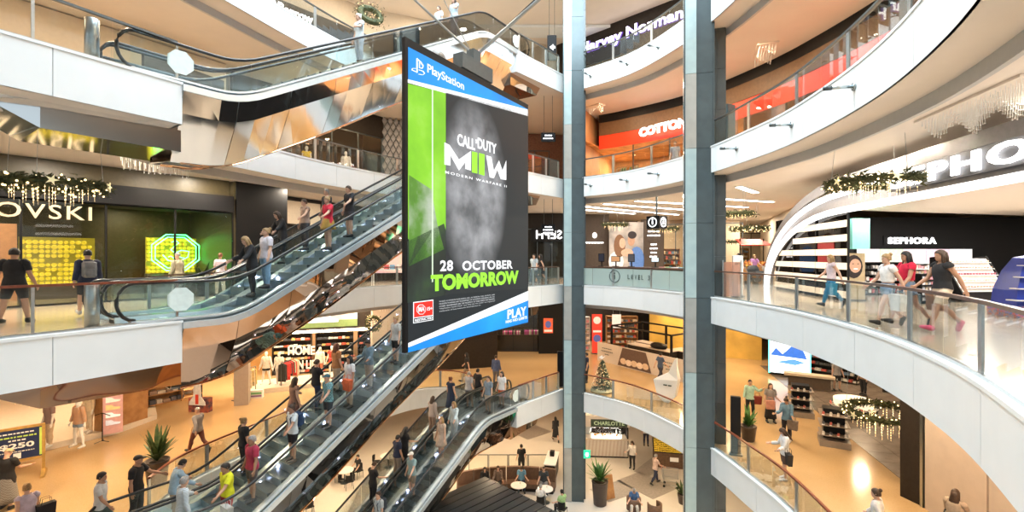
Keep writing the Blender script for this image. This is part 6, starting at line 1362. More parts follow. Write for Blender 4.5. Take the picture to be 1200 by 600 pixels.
t = thing('hanging_poster', 'small white hanging poster right of the red banner', 'poster', (7.7, 35.2, z2 + 2.0)); MB().box((0, 0, .5), (.65, .03, 1.0)).build('panel', PR('white', (.75, .72, .70)), t); [MB().cyl((x, 0, 1.0), (x, 0, 2.7), .008, 5).build('wire', M['steel'], t) for x in (-.25, .25)]
for i, (x, y, cs) in enumerate(((-1.9, 37.6, [(.75, .2, .1), (.8, .3, .12)]), (.0, 37.6, [(.7, .1, .35), (.75, .7, .65), (.03, .03, .04)]), (1.7, 38.0, [(.65, .08, .4), (.8, .75, .7)]))): rack((x, y, z2), 0, ['rack of orange clothes under the lower screen corner', 'rack of pink and white clothes right of the orange rack', 'rack of magenta clothes at the black pier'][i], cs, 1.5, 30 + i)
t = thing('wall_poster', 'orange poster with dark round figure on the black pier', 'poster', (2.7, 35.66, z2 + 1.6)); MB().box((0, 0, .5), (.7, .03, 1.1)).build('panel', mat('poster_orange', (.75, .12, .05), .5, emit=.2), t); blob('printed_disc', ell(0, .6, .22, .26), -.02, PR('discb', (.08, .1, .3)), t); blob('printed_band', [(-.3, .05), (.3, .05), (.3, .2), (-.3, .2)], -.02, PR('discw', (.85, .6, .55)), t)

# ------------------------------------------------------------------ level 1: cafe and kiosks
g = G(709, 536, 1); t = thing('food_kiosk', 'white cafe kiosk with green name board and lit display', 'kiosk', (g.x, g.y, z1), R(-4)); kw = 2.9
M['kiosk'] = mat('kiosk_cream', (.60, .55, .50), .5, noise=.02)
MB().box((0, .5, .6), (kw, 1.0, 1.1)).build('counter_front', M['kiosk'], t); MB().box((0, .0, .03), (kw, .04, .10)).build('kick_plate', M['black'], t); MB().box((0, .45, 1.18), (kw + .1, 1.1, .06)).build('countertop', M['cream'], t)
MB().box((0, 1.6, 1.4), (kw, .1, 2.8)).build('back_wall', M['dark'], t); MB().box((0, .6, 2.45), (kw + .1, 2.0, .7)).build('canopy', M['kiosk'], t)
for x in (-kw / 2, kw / 2): MB().box((x, .8, 1.4), (.08, 1.6, 2.8)).build('side_post', M['dark'], t)
MB().box((.2, -.43, 2.36), (2.3, .06, .45)).build('name_board', mat('board_green', (.03, .05, .03), .5), t); text('letters', 'CHARLOTTE', (.2, -.47, 2.36), (1, 0, 0), (0, 0, 1), 1.9, .24, mat('sage_letter', (.35, .45, .28), .5, emit=.3), t, .015, .02)
MB().bevbox((.1, .35, 1.45), (1.9, .6, .46), .02).build('glass_case', M['shopglass'], t); MB().box((.1, .35, 1.25), (1.8, .5, .03)).build('case_shelf', M['whitelamp'], t)
rr = random.Random(8); mb = MB(); [mb.ball((rr.uniform(-.75, .95), rr.uniform(.15, .55), 1.31), .06, 6, 4) for i in range(26)]; e = mb.build('pastries', mat('pastry', (.45, .22, .08), .7, noise=.2), t); e['kind'] = 'stuff'
for i in range(12): MB().loft([[(-1.35 + i * .225 + a, -.012, .1), (-1.25 + i * .225 + a, -.012, .1), (-1.15 + i * .225 + a, -.012, 1.1), (-1.25 + i * .225 + a, -.012, 1.1)] for a in (0,)] + [[(-1.35 + i * .225, -.002, .1), (-1.25 + i * .225, -.002, .1), (-1.15 + i * .225, -.002, 1.1), (-1.25 + i * .225, -.002, 1.1)]]).build('slanted_slat', M['beige'], t)
for i in range(4): MB().lathe([(.06, 0), (.07, .2), (.03, .26), (.03, .3)], n=10).build('canister', M['dark'] if i % 2 else M['steel'], t, loc=(.85 + i * .14, .9, 1.21))
MB().box((-1.1, .9, 1.5), (.45, .4, .6)).build('coffee_machine', M['steel'], t)
g = G(786, 548, 1); t = thing('fruit_stand', 'dark crate stand heaped with yellow fruit beside the wide column', 'fruit stand', (g.x + .2, g.y, z1), R(-12)); MB().box((0, .3, .45), (2.4, .9, .9)).build('crate_front', mat('brown_crate', (.12, .06, .03), .6, noise=.2), t); MB().box((.0, -.16, .55), (.5, .03, .25)).build('price_card', M['paint_white'], t); MB().loft([[(-1.2, -.15, .9), (1.2, -.15, .9), (1.2, .9, .9), (-1.2, .9, .9)], [(-1.2, -.15, .95), (1.2, -.15, .95), (1.2, .9, 1.8), (-1.2, .9, 1.8)]]).build('slope', M['dark'], t)
rr = random.Random(3); mb = MB()
for i in range(24):
    for j in range(11): mb.ball((-1.12 + i * .097, -.1 + j * .092, .98 + j * .083 + rr.random() * .03), .052, 6, 4)
e = mb.build('fruit', mat('yellow_fruit', (.80, .55, .04), .45, noise=.15, emit=.1), t); e['kind'] = 'stuff'
t = thing('sandwich_board', 'timber sandwich board beside the tall planter', 'sign', (*G(712, 582, 1)[:2], z1), R(25)); [MB().loft([[(-.28, y0, 0), (.28, y0, 0), (.28, y0 + .03, 0), (-.28, y0 + .03, 0)], [(-.28, y1, 1.15), (.28, y1, 1.15), (.28, y1 + .03, 1.15), (-.28, y1 + .03, 1.15)]]).build('leaf_panel', M['wood'], t) for y0, y1 in ((-.3, -.03), (.3, .03))]
t = thing('exit_sign', 'small green running man sign on the thin column', 'exit sign', (3.95, 25.2, z1 + 2.55)); MB().box((0, 0, 0), (.36, .08, .42)).build('case', mat('exit_green', (.02, .45, .25), .4, emit=1.0), t); blob('figure', ell(0, 0, .08, .11, 10), -.045, M['letter'], t); MB().box((0, .1, .05), (.05, .15, .05)).build('bracket', M['dsteel'], t)
# curved bench
M['leather'] = mat('brown_leather', (.16, .085, .05), .5, noise=.12, bump=.1)
bc = Vector((.2, 20.4)); t = thing('curved_bench', 'long curved tan leather bench with high buttoned back', 'bench', (.2, 26.6, z1)); n = 6
for i in range(n):
    a0, a1 = R(119 - i * 8.2), R(119 - (i + 1) * 8.2 + .4); pa = lambda r, a, z: (bc.x + r * math.cos(a) - .2, bc.y + r * math.sin(a) - 26.6, z)
    MB().loft([[pa(r, a, z) for r, z in ((5.9, .22), (6.45, .22), (6.45, .46), (5.9, .46))] for a in (a0, (a0 + a1) / 2, a1)]).build('seat_cushion', M['leather'], t); MB().loft([[pa(r, a, z) for r, z in ((6.42, .1), (6.66, .1), (6.7, 1.12), (6.52, 1.12))] for a in (a0, (a0 + a1) / 2, a1)]).build('back_cushion', M['leather'], t); MB().loft([[pa(r, a, z) for r, z in ((6.0, .0), (6.45, .0), (6.45, .2), (6.0, .2))] for a in (a0, (a0 + a1) / 2, a1)]).build('base', M['dark'], t)
def cafe_table(x, y, label, r=.42):
    t = thing('cafe_table', label, 'table', (x, y, z1)); MB().lathe([(r, .70), (r, .735), (r - .01, .74)], n=24).build('top', mat('table_white', (.75, .72, .68), .35), t); MB().cyl((0, 0, .03), (0, 0, .70), .035, 8).build('stem', M['dsteel'], t); MB().lathe([(.24, 0), (.24, .02), (.05, .04)], n=18).build('foot', M['dsteel'], t)
def cafe_chair(x, y, rz, label, m=None, grp='cafe chairs'):
    m = m or M['black']; t = thing('cafe_chair', label, 'chair', (x, y, z1), R(rz), grp); MB().bevbox((0, 0, .44), (.44, .44, .05), .02).build('seat', m, t); MB().loft([[(.22 * math.cos(R(a)), .02 + .22 * math.sin(R(a)), z) for a in range(20, 161, 20)] + [(.19 * math.cos(R(a)), .02 + .19 * math.sin(R(a)), z) for a in range(160, 19, -20)] for z in (.5, .65, .82)]).build('backrest', m, t)
    for q in (-.18, .18):
        for w in (-.18, .18): MB().cyl((q, w, .42), (q * 1.15, w * 1.15, 0), .016, 6).build('leg', M['dsteel'], t)
def cup(x, y, label, col=(.8, .78, .74)): t = thing('coffee_cup', label, 'cup', (x, y, z1 + .74)); MB().lathe([(.03, 0), (.042, .09), (.038, .09), (.03, .02)], n=12).build('cup', mat('cup_%.1f' % col[0], col, .4), t); MB().lathe([(.07, -.0), (.075, .008), (.02, .01)], n=14).build('saucer', mat('cup_%.1f' % col[0], col, .4), t)
for i, (x, y) in enumerate(((-1.1, 25.65), (.35, 25.6), (1.75, 25.2))): cafe_table(x, y, ['white round table before the left end of the curved bench', 'white round table before the middle of the curved bench', 'white round table at the right end of the curved bench'][i]); cup(x + .1, y + .1, ['cup on the left bench table', 'cup on the middle bench table', 'cup on the right bench table'][i])
cafe_chair(1.45, 24.35, 180, 'dark chair under the man in white at the right bench table'); cafe_chair(2.5, 23.8, 150, 'dark chair near the thin column foot')
def tub_chair(x, y, rz, label):
    t = thing('armchair', label, 'armchair', (x, y, z1), R(rz), 'tan tub armchairs'); MB().bevbox((0, -.02, .38), (.52, .52, .14), .04).build('seat', M['leather'], t)
    MB().loft([[(.36 * math.cos(R(a)), .36 * math.sin(R(a)), z) for a in range(-40, 221, 20)] + [(.29 * math.cos(R(a)), .29 * math.sin(R(a)), z) for a in range(220, -41, -20)] for z in (.22, .55, .80)]).build('backrest', M['leather'], t, True)
    for a in (45, 135, 225, 315): MB().cyl((.22 * math.cos(R(a)), .22 * math.sin(R(a)), .32), (.27 * math.cos(R(a)), .27 * math.sin(R(a)), 0), .018, 6).build('leg', M['dark'], t)
tub_chair(6.15, 24.15, 160, 'tan tub armchair holding the man in blue'); tub_chair(7.05, 23.6, 200, 'empty tan tub armchair beside the man in blue')
# glass barrier behind the bench, counter, dark kiosk roof
bb = [Vector((-2.6, 28.6)), Vector((2.2, 28.6))]; t = thing('cafe_barrier', 'low framed glass barrier behind the curved bench', 'barrier', (-2.6, 28.9, z1))
for i in range(4):
    x = i * 1.2; [MB().box((q, 0, .5), (.04, .04, 1.0)).build('post', M['dsteel'], t) for q in (x, x + 1.14)]; MB().box((x + .57, 0, .98), (1.14, .04, .04)).build('top_rail', M['dsteel'], t); MB().box((x + .57, 0, .5), (1.1, .012, .88)).build('pane', M['shopglass'], t)
t = thing('service_counter', 'white topped service counter beside the thin column', 'counter', (2.35, 28.3, z1), R(-12)); MB().box((0, 0, .5), (.6, 1.9, 1.0)).build('body', M['dark'], t); MB().bevbox((0, 0, 1.03), (.7, 2.0, .06), .01).build('top', M['white'], t); MB().box((.0, .3, 1.2), (.25, .3, .28)).build('till', M['black'], t)
t = thing('kiosk_roof', 'large black slatted kiosk roof at the bottom centre', 'kiosk roof', (-1.25, 18.5, z1), R(45)); sl = None
MB().box((0, 0, 2.75), (4.9, 4.9, .12)).build('deck', M['black'], t)
for i in range(12):
    y = -2.25 + i * .41
    if sl is None: sl = MB().box((0, 0, 2.84), (4.9, .36, .06)).build('roof_slat', mat('black_roof', (.02, .024, .027), .35, noise=.1, scale=2), t, loc=(0, y, 0))
    else: inst(sl, t, (0, y, 0))
for x in (-2.3, 2.3):
    for y in (-2.3, 2.3): MB().box((x, y, 1.35), (.12, .12, 2.7)).build('post', M['black'], t)
MB().box((0, 0, .55), (3.6, 3.6, 1.1)).build('counter', M['dark'], t)
for i in range(6): MB().box((-2.44, -2.0 + i * .8, 2.6), (.06, .7, .3)).build('valance', M['black'], t)
for (x, y) in ((-9.6, 27.4), (-7.6, 29.4), (-10.8, 24.6)): cafe_table(x, y, {-9.6: 'round table left of the lowest escalators', -7.6: 'round table far behind the lowest escalators', -10.8: 'round table low at the left of the lowest escalators'}[x], .5)
for i, (x, y, rz) in enumerate(((-9.1, 26.7, 210), (-10.3, 27.6, 80), (-9.0, 28.0, 320), (-7.0, 29.9, 320), (-8.3, 29.2, 100), (-11.5, 24.4, 80), (-10.2, 24.0, 220))): cafe_chair(x, y, rz, ['black chair nearest the lowest escalators at the left table', 'black chair on the far left side of the left table', 'black chair behind the left table', 'black chair behind the far table', 'black chair left of the far table', 'black chair left of the low table', 'black chair right of the low table'][i])
def trolley(loc, rz):
    t = thing('shopping_trolley', 'steel shopping trolley pushed past the yellow fruit', 'trolley', loc, rz)
    for y, w, z0, z1_ in ((-.4, .22, .55, .95), (.4, .27, .5, 1.0)): MB().tube([(-w, y, z1_), (-w, y, z0), (w, y, z0), (w, y, z1_)], .018, 6).build('basket_wire', M['steel'], t)
    for x in (-.22, -.11, 0, .11, .22): MB().cyl((x, -.4, .55), (x * 1.2, .4, .5), .014, 5).build('basket_wire', M['steel'], t)
    for x in (-.24, .24):
        for z in (.65, .8, .95): MB().cyl((x, -.4, z), (x * 1.1, .4, z), .014, 5).build('basket_wire', M['steel'], t)
        MB().tube([(x, .42, 1.0), (x, .5, 1.02), (x, .35, .2), (x, -.35, .14)], .015, 6).build('frame_tube', M['steel'], t); [MB().cyl((x - .015, y, .07), (x + .015, y, .07), .07, 12).build('wheel', M['rubber'], t) for y in (-.35, .35)]
    MB().cyl((-.26, .5, 1.02), (.26, .5, 1.02), .018, 6).build('handle', M['shopred'], t)
g = G(786, 570, 1); trolley(g, R(70))

# ------------------------------------------------------------------ people
def s_at(u, w):
    k = (u - 600) / FPX; o = ESC_A + NRM * w; return (k * o.y - o.x) / (DIR.x - k * DIR.y)
def on_esc(lv, u, w):
    s = s_at(u, w)
    if S0 < s < S1: i = max(0, round((s - S0 - .2) / .4)); s = S0 + .2 + i * .4; z = min(H, (i + 1) * .4 * TAN)
    else: z = 0 if s <= S0 else H
    p = E2(s, w); return Vector((p.x, p.y, LV[lv] + z + .018))
UP, DN = -35, 145
def bagpack(per, label, col, kind='backpack', dx=0.0, dy=.2, z=1.12):
    a = per.rotation_euler.z; p = Vector((dx, dy, 0)); p.rotate(Matrix.Rotation(a, 3, 'Z')); loc = Vector(per.location) + p + Vector((0, 0, z)); m = cloth(col)
    t = thing(kind, label, 'bag', loc, a)
    if kind == 'backpack':
        MB().bevbox((0, 0, .0), (.30, .16, .44), .05).build('main_pocket', m, t); MB().bevbox((0, .09, -.08), (.22, .06, .2), .02).build('front_pocket', m, t)
        for x in (-.1, .1): MB().tube([(x, -.06, .2), (x, -.2, .24), (x, -.34, .1), (x, -.3, -.12), (x, -.06, -.2)], .016, 6).build('strap', m, t)
    else:
        w = .38 if kind == 'shopping_bag' else .32; MB().loft([[(-w / 2, -.06, -.38), (w / 2, -.06, -.38), (w / 2, .06, -.38), (-w / 2, .06, -.38)], [(-w / 2 - .02, -.08, -.02), (w / 2 + .02, -.08, -.02), (w / 2 + .02, .08, -.02), (-w / 2 - .02, .08, -.02)]]).build('body', m, t)
        for y in (-.06, .06): MB().tube([(-.1, y, -.03), (-.08, y, .12), (.08, y, .12), (.1, y, -.03)], .008, 6).build('handle', m, t)
    return t
K = dict
BLK, NVY, WHT, DEN, GRY, BEI = (.015, .015, .018), (.02, .03, .07), (.75, .74, .72), (.16, .24, .36), (.25, .25, .26), (.52, .42, .32)
PPL = {}
def pp(key, label, loc, fd, pose='stand', **k): PPL[key] = person(label, loc, fd, pose, **k)
# level 3, left landing and the escalator behind the screen
pp('a1', 'man in black t-shirt and black shorts at the left edge', G(17, 378, 3), 25, 'apart', h=1.80, skin='tan', bot='shorts', tcol=BLK, bcol=BLK, shoe=(.03, .03, .03), girth=1.15)
pp('a2', 'man in navy top with grey backpack walking past the crystal shop', G(103, 371, 3), 50, 'walk', h=1.78, skin='fair', top='long', tcol=NVY, bot='shorts', bcol=(.02, .025, .04), shoe=(.7, .7, .7), girth=1.08); bagpack(PPL['a2'], 'grey backpack on the man passing the crystal shop', GRY, z=1.25)
pp('a3', 'man in beige shirt and cap before the green neon swan', G(208, 352, 3), 80, 'stand', skin='fair', hair='cap', hcol='grey', top='long', tcol=(.45, .42, .30), bcol=GRY)
pp('a4', 'person in pale lilac top behind the foot of the escalator', G(258, 347, 3), 60, 'stand', skin='tan', tcol=(.68, .58, .66), bcol=BEI, hcol='auburn')
pp('b1', 'blonde rider in dark jacket leaning on the rail behind the escalator foot', on_esc(3, 289, .65), DN, 'lean', hair='long', hcol='blonde', top='long', tcol=BLK, bcol=BLK)
pp('b2', 'rider in white top and pale blue jeans', on_esc(3, 314, .65), DN, 'stand', hair='bun', hcol='blonde', tcol=(.70, .66, .72), bcol=(.25, .42, .60), girth=1.12)
pp('b3', 'long haired rider in black jacket with white sleeve stripe', on_esc(3, 333, 1.95), DN, 'lean', hair='long', hcol='brown', top='long', tcol=BLK, bcol=BLK)
pp('b4', 'rider in tan top behind the black jacket rider', on_esc(3, 352, 1.95), DN, 'rail', hair='short', hcol='brown', top='tank', tcol=(.40, .28, .22), bcol=(.05, .05, .06))
pp('b5', 'blonde rider in red t-shirt and mustard skirt', on_esc(3, 384, .65), DN, 'rail', hair='bun', hcol='blonde', tcol=(.62, .02, .05), bot='brief_shorts', bcol=(.45, .28, .06), skirt=(.38, (.45, .28, .06), None))
pp('b6', 'dark clothed rider with backpack behind the red t-shirt', on_esc(3, 380, 1.95), DN, 'stand', hair='short', hcol='grey', tcol=(.04, .04, .05), bcol=BLK)
pp('b7', 'rider in black t-shirt and dark shorts highest on this escalator', on_esc(3, 411, .65), DN, 'rail', hair='short', hcol='brown', tcol=BLK, bot='shorts', bcol=(.05, .05, .06))
# top escalator
pp('c1', 'pale grey haired rider alone on the topmost escalator', on_esc(4, 420, .65), DN, 'rail', hair='bun', hcol='white', tcol=(.62, .70, .72), bcol=(.45, .55, .62))
pp('c2', 'rider in pale top above the screen edge', on_esc(4, 513, 1.95), DN, 'stand', hcol='brown', tcol=(.60, .70, .74), bcol=GRY); pp('c3', 'rider in light blue behind the screen hanger', on_esc(4, 536, .65), DN, 'rail', hcol='brown', hair='long', tcol=(.50, .62, .70), bcol=NVY)
pp('c4', 'dark clothed person at the head of the topmost escalator', on_esc(4, 572, 1.95), DN, 'stand', hcol='black', tcol=BLK, bcol=BLK)
# level 3 far and right
pp('d1', 'woman in black dress walking behind the short balustrade', G(634, 333, 3), 80, 'walk', lod=1, hair='long', top='dress', tcol=BLK, bot='brief_shorts', bcol=BLK, skirt=(.45, BLK, None)); pp('d2', 'man in pale blue shirt left of the woman in black dress', G(626, 334, 3), 150, 'walk2', lod=1, tcol=(.5, .6, .68), bcol=(.05, .06, .1))
pp('d3', 'dark haired attendant behind the information desk', (9.0, 24.4, 0), 150, 'stand', hair='long', top='long', tcol=BLK, bcol=BLK, h=1.62)
pp('d4', 'person in lavender top pushing the pram in the lane', G(884, 331, 3), 175, 'push', lod=1, hair='bun', hcol='blonde', tcol=(.50, .25, .60), bcol=GRY); pp('d5', 'man in white shirt behind the slim white totem', G(866, 343, 3), 100, 'stand', hcol='black', top='long', tcol=(.7, .66, .62), bcol=BLK)
pp('d6', 'child in grey beside the pram', G(897, 333, 3), 160, 'stand', lod=1, h=1.2, tcol=(.5, .5, .5), bcol=NVY)
pp('e1', 'blonde woman in pale top and blue wide trousers by the striped window', G(974, 360, 3), 80, 'walk', hair='long', hcol='blonde', top='tank', tcol=(.70, .60, .66), bcol=(.02, .22, .42), h=1.65); bagpack(PPL['e1'], 'blue bag held by the woman in blue trousers', (.03, .30, .52), 'shopping_bag', .25, -.1, .78)
pp('e2', 'blonde woman in white top and denim shorts before the makeup stands', G(1040, 382, 3), 85, 'walk', hair='bun', hcol='blonde', top='crop', tcol=(.78, .76, .74), bot='brief_shorts', bcol=DEN, h=1.66, shoe=(.03, .03, .03)); bagpack(PPL['e2'], 'white bag in the hand of the woman in denim shorts', WHT, 'tote_bag', .48, -.1, .78)
pp('e3', 'dark haired woman in red top and denim shorts', G(1063, 382, 3), 85, 'walk2', hair='long', hcol='black', skin='tan', top='crop', tcol=(.60, .01, .05), bot='brief_shorts', bcol=DEN, h=1.72, shoe=(.03, .03, .03))
pp('e4', 'brown haired woman in black top and cream shorts with pink sandals', G(1104, 389, 3), 85, 'walk', hair='long', hcol='brown', skin='tan', top='tank', tcol=BLK, bot='shorts', bcol=(.66, .54, .42), h=1.74, shoe=(.65, .08, .18), girth=1.08); bagpack(PPL['e4'], 'speckled brown bag behind the woman in black top', (.30, .16, .10), 'tote_bag', -.32, .1, .8)
pp('e5', 'shop assistant in black deep inside the cosmetics shop', (21.8, 19.2, 0), 180, 'stand', lod=1, hcol='brown', top='long', tcol=BLK, bcol=BLK)
pp('f1', 'person in grey at the red shop rail beside the wide column', (8.3, 24.3, LV[4]), 150, 'stand', lod=1, tcol=(.4, .4, .42), bcol=BLK)
# level 2 left
pp('g1', 'elderly man with walking stick in grey shirt', G(232, 531, 2), 75, 'walk', h=1.7, skin='tan', hair='bald', hcol='grey', top='long', tcol=(.24, .22, .22), bcol=(.10, .03, .025)); t = thing('walking_stick', 'thin walking stick of the elderly man', 'walking stick', Vector(PPL['g1'].location) + Vector((-.5, .15, 0))); MB().cyl((0, 0, 0), (.18, .0, .86), .012, 6).build('shaft', M['wood'], t); MB().tube([(.18, 0, .86), (.20, 0, .9), (.26, 0, .9), (.28, 0, .86)], .014, 6).build('handle', M['wood'], t)
pp('g2', 'woman in black top and patterned skirt looking at the prize sign', G(8, 596, 2), 15, 'phone', skin='fair', hair='cap', hcol='straw', tcol=BLK, bot='brief_shorts', bcol=BLK, skirt=(.85, (.16, .14, .11), 'floral'), girth=1.1)
pp('g3', 'blonde woman in lilac top with black shoulder bag at the bottom left', G(32, 648, 2), 60, 'walk', skin='fair', hair='bun', hcol='blonde', top='tank', tcol=(.55, .48, .60), bcol=NVY); bagpack(PPL['g3'], 'black shoulder bag of the woman in lilac', BLK, 'tote_bag', -.3, .15, 1.15)
pp('g4', 'man in white t-shirt walking to the crowded escalator', G(118, 634, 2), -70, 'walk', h=1.78, skin='tan', tcol=(.62, .64, .66), bcol=(.08, .10, .08))
pp('g5', 'man in black t-shirt and cap at the foot of the crowded escalator', G(160, 612, 2), -80, 'rail', h=1.84, skin='tan', hair='cap', hcol='black', tcol=BLK, bcol=(.03, .03, .035), girth=1.08)
# crowded escalator
pp('h1', 'rider in light blue shirt leaning at the escalator foot', on_esc(2, 205, 1.95), UP, 'lean', hair='short', hcol='black', top='long', tcol=(.35, .52, .68), bcol=BEI)
pp('h2', 'rider in white and blue striped top low on the crowded escalator', on_esc(2, 214, .65), UP, 'rail', hair='short', hcol='grey', top='long', tcol=(.65, .74, .80), tpat='stripe', bcol=(.4, .45, .5))
pp('h3', 'man in bright yellow t-shirt and red shorts with plastic bag', on_esc(2, 266, .65), DN, 'rail', h=1.72, skin='tan', hair='short', hcol='black', tcol=(.70, .72, .02), bot='shorts', bcol=(.42, .02, .03), girth=1.15); bagpack(PPL['h3'], 'white plastic bag carried by the man in yellow', (.62, .62, .64), 'shopping_bag', .32, -.15, .72)
pp('h4', 'man in dark red t-shirt behind the man in yellow', on_esc(2, 291, .65), DN, 'stand', h=1.80, skin='olive', hair='short', hcol='grey', tcol=(.38, .03, .07), bot='shorts', bcol=(.12, .10, .10), girth=1.1)
pp('h5', 'blonde woman in black top beside the man in dark red', on_esc(2, 279, 1.95), UP, 'stand', hair='bun', hcol='blonde', tcol=BLK, bcol=BLK)
pp('h6', 'woman in white t-shirt and black shorts with blue backpack', on_esc(2, 346, .65), DN, 'rail', h=1.72, skin='tan', hair='bun', hcol='brown', tcol=(.66, .72, .74), bot='shorts', bcol=BLK); bagpack(PPL['h6'], 'dark blue backpack of the woman in white', (.02, .05, .12), z=1.22)
pp('h7', 'man in teal checked shirt and teal cap', on_esc(2, 379, .65), DN, 'rail', skin='fair', hair='cap', hcol='tealcap', tcol=(.20, .42, .46), tpat='check', bot='shorts', bcol=(.04, .05, .06))
pp('h8', 'rider in black t-shirt behind the checked shirt man', on_esc(2, 365, 1.95), UP, 'step', hair='short', hcol='brown', tcol=BLK, bcol=NVY); pp('h9', 'brown haired woman in rust dress on the far escalator', on_esc(2, 340, 1.95), UP, 'rail', hair='long', hcol='brown', top='dress', tcol=(.28, .15, .10), bot='brief_shorts', bcol=BLK, skirt=(.5, (.20, .10, .08), None))
pp('h10', 'dark haired woman in white blouse with orange bag', on_esc(2, 407, .65), DN, 'stand', hair='long', hcol='black', skin='tan', tcol=(.72, .72, .72), bcol=(.42, .32, .24)); bagpack(PPL['h10'], 'orange bag of the woman in white blouse', (.70, .14, .05), 'tote_bag', .2, -.22, 1.02)
pp('h11', 'man in slate blue shirt looking down the crowded escalator', on_esc(2, 434, .65), DN, 'phone', hair='short', hcol='black', skin='tan', top='long', tcol=(.16, .24, .30), bcol=(.4, .36, .32)); pp('h12', 'blonde woman in pale top and black shorts below the screen corner', on_esc(2, 463, .65), DN, 'stand', hair='bun', hcol='blonde', tcol=(.52, .52, .50), bot='shorts', bcol=BLK)
pp('h13', 'rider in orange top high on the far crowded escalator', on_esc(2, 395, 1.95), UP, 'stand', hair='long', hcol='auburn', tcol=(.45, .20, .08), bcol=BEI)
# lowest escalators
pp('i1', 'woman in navy dress seen from behind on the far lowest escalator', on_esc(1, 525, 1.95), UP, 'stand', hair='bun', hcol='auburn', top='dress', tcol=(.015, .03, .07), bot='brief_shorts', bcol=NVY, skirt=(.7, (.015, .03, .07), None)); pp('i2', 'woman in white floral blouse on the far lowest escalator', on_esc(1, 503, 1.95), UP, 'rail', hair='long', hcol='brown', top='long', tcol=(.62, .52, .48), tpat='floral', bcol=(.3, .2, .15))
pp('i3', 'woman in pale blue top on the lowest escalators', on_esc(1, 531, .65), DN, 'rail', hair='long', hcol='blonde', top='long', tcol=(.52, .62, .66), bcol=(.42, .50, .55)); pp('i4', 'blonde woman in beige dress with cream bag', on_esc(1, 516, .65), DN, 'stand', hair='long', hcol='blonde', top='dress', tcol=(.58, .44, .34), bot='brief_shorts', bcol=BEI, skirt=(.5, (.58, .44, .34), None), shoe=(.6, .55, .5)); bagpack(PPL['i4'], 'cream tote bag of the woman in beige dress', (.66, .60, .48), 'tote_bag', -.3, .1, 1.0)
pp('i5', 'man in teal checked shirt and white cap on the near lowest escalator', on_esc(1, 487, .65), DN, 'rail', hair='cap', hcol='white', tcol=(.16, .32, .34), tpat='check', bot='shorts', bcol=(.3, .24, .18)); pp('i6', 'man in navy top on the far lowest escalator', on_esc(1, 464, 1.95), UP, 'rail', hair='short', hcol='black', skin='tan', tcol=NVY, bcol=(.25, .2, .16)); pp('i7', 'dark haired woman in black beside the man in navy', on_esc(1, 473, 1.95), UP, 'phone', hair='long', hcol='black', tcol=BLK, bcol=BLK)
pp('i8', 'woman in grey with dark backpack lowest on the near escalator', on_esc(1, 444, .65), DN, 'stand', hair='short', hcol='brown', tcol=(.45, .50, .52), bcol=GRY); bagpack(PPL['i8'], 'dark backpack lowest on the near escalator', (.03, .04, .06), z=1.22); pp('i9', 'man in black with raised phone low on the far escalator', on_esc(1, 437, 1.95), UP, 'phone', hair='short', hcol='brown', tcol=BLK, bcol=BLK)
pp('i10', 'man in grey shirt near the head of the lowest escalators', on_esc(1, 549, 1.95), UP, 'rail', hair='short', hcol='grey', tcol=(.40, .40, .42), bcol=(.08, .08, .1)); pp('i11', 'man in black beside the grey shirt near the escalator head', on_esc(1, 560, 1.95), UP, 'stand', hair='short', hcol='black', tcol=BLK, bcol=BLK); pp('i12', 'man in blue grey t-shirt and beige shorts at the near escalator head', on_esc(1, 572, .65), DN, 'stand', hair='short', hcol='brown', tcol=(.20, .26, .32), bot='shorts', bcol=BEI); pp('i13', 'woman in white top and orange shorts at the near escalator head', on_esc(1, 588, .65), DN, 'stand', hair='long', hcol='black', tcol=(.72, .72, .72), bot='shorts', bcol=(.62, .10, .03))
pp('j1', 'man in blue long sleeves on the second level above the lowest escalators', (-.9, 26.9, z2), -20, 'stand', hair='short', hcol='brown', top='long', tcol=(.08, .11, .22), bcol=(.12, .12, .14)); pp('j2', 'woman in black walking behind the lowest escalators', (-2.6, 27.6, z2), 80, 'walk', hair='long', tcol=BLK, bcol=(.3, .22, .15), lod=1); pp('j3', 'person in dark blue behind the small christmas tree', (4.3, 27.6, z2), 100, 'stand', lod=1, tcol=NVY, bcol=BLK); pp('j4', 'man in dark blue walking past the bread photo', (8.6, 27.7, z2), -60, 'walk', lod=1, tcol=(.06, .09, .16), bcol=(.04, .04, .06))
# level 2 right
pp('k1', 'woman in mint cardigan and black trousers shading her eyes with red bag', G(879, 489, 2), 165, 'shade', h=1.7, skin='fair', hair='short', top='long', tcol=(.38, .60, .50), bcol=BLK, shoe=(.7, .7, .68)); bagpack(PPL['k1'], 'dark red bag of the woman in mint', (.22, .03, .02), 'tote_bag', .3, .0, 1.0)
pp('k2', 'long haired woman in patterned top and black wide trousers', G(903, 495, 2), 170, 'bag', h=1.72, hair='long', hcol='brown', tcol=(.13, .11, .10), tpat='floral', bcol=BLK, skirt=(.85, BLK, None)); bagpack(PPL['k2'], 'pink clutch held by the long haired woman', (.55, .26, .20), 'tote_bag', -.1, -.28, 1.05)
pp('k3', 'woman in denim jacket holding a grey bag', G(922, 517, 2), 130, 'phone', h=1.74, skin='tan', hair='bun', hcol='brown', top='long', tcol=(.12, .23, .34), bcol=(.02, .02, .03), shoe=(.75, .75, .75)); bagpack(PPL['k3'], 'grey tote hanging from the woman in denim', (.20, .16, .13), 'tote_bag', .25, -.1, .92)
pp('k4', 'woman in white shirt and brown shorts leaning at the red rail', (8.9, 15.6, z2), 80, 'phone', h=1.7, hair='long', hcol='brown', top='long', tcol=(.72, .72, .72), bot='shorts', bcol=(.14, .08, .06), shoe=(.75, .75, .75)); bagpack(PPL['k4'], 'black shoulder bag of the woman at the red rail', BLK, 'tote_bag', .26, .02, .98)
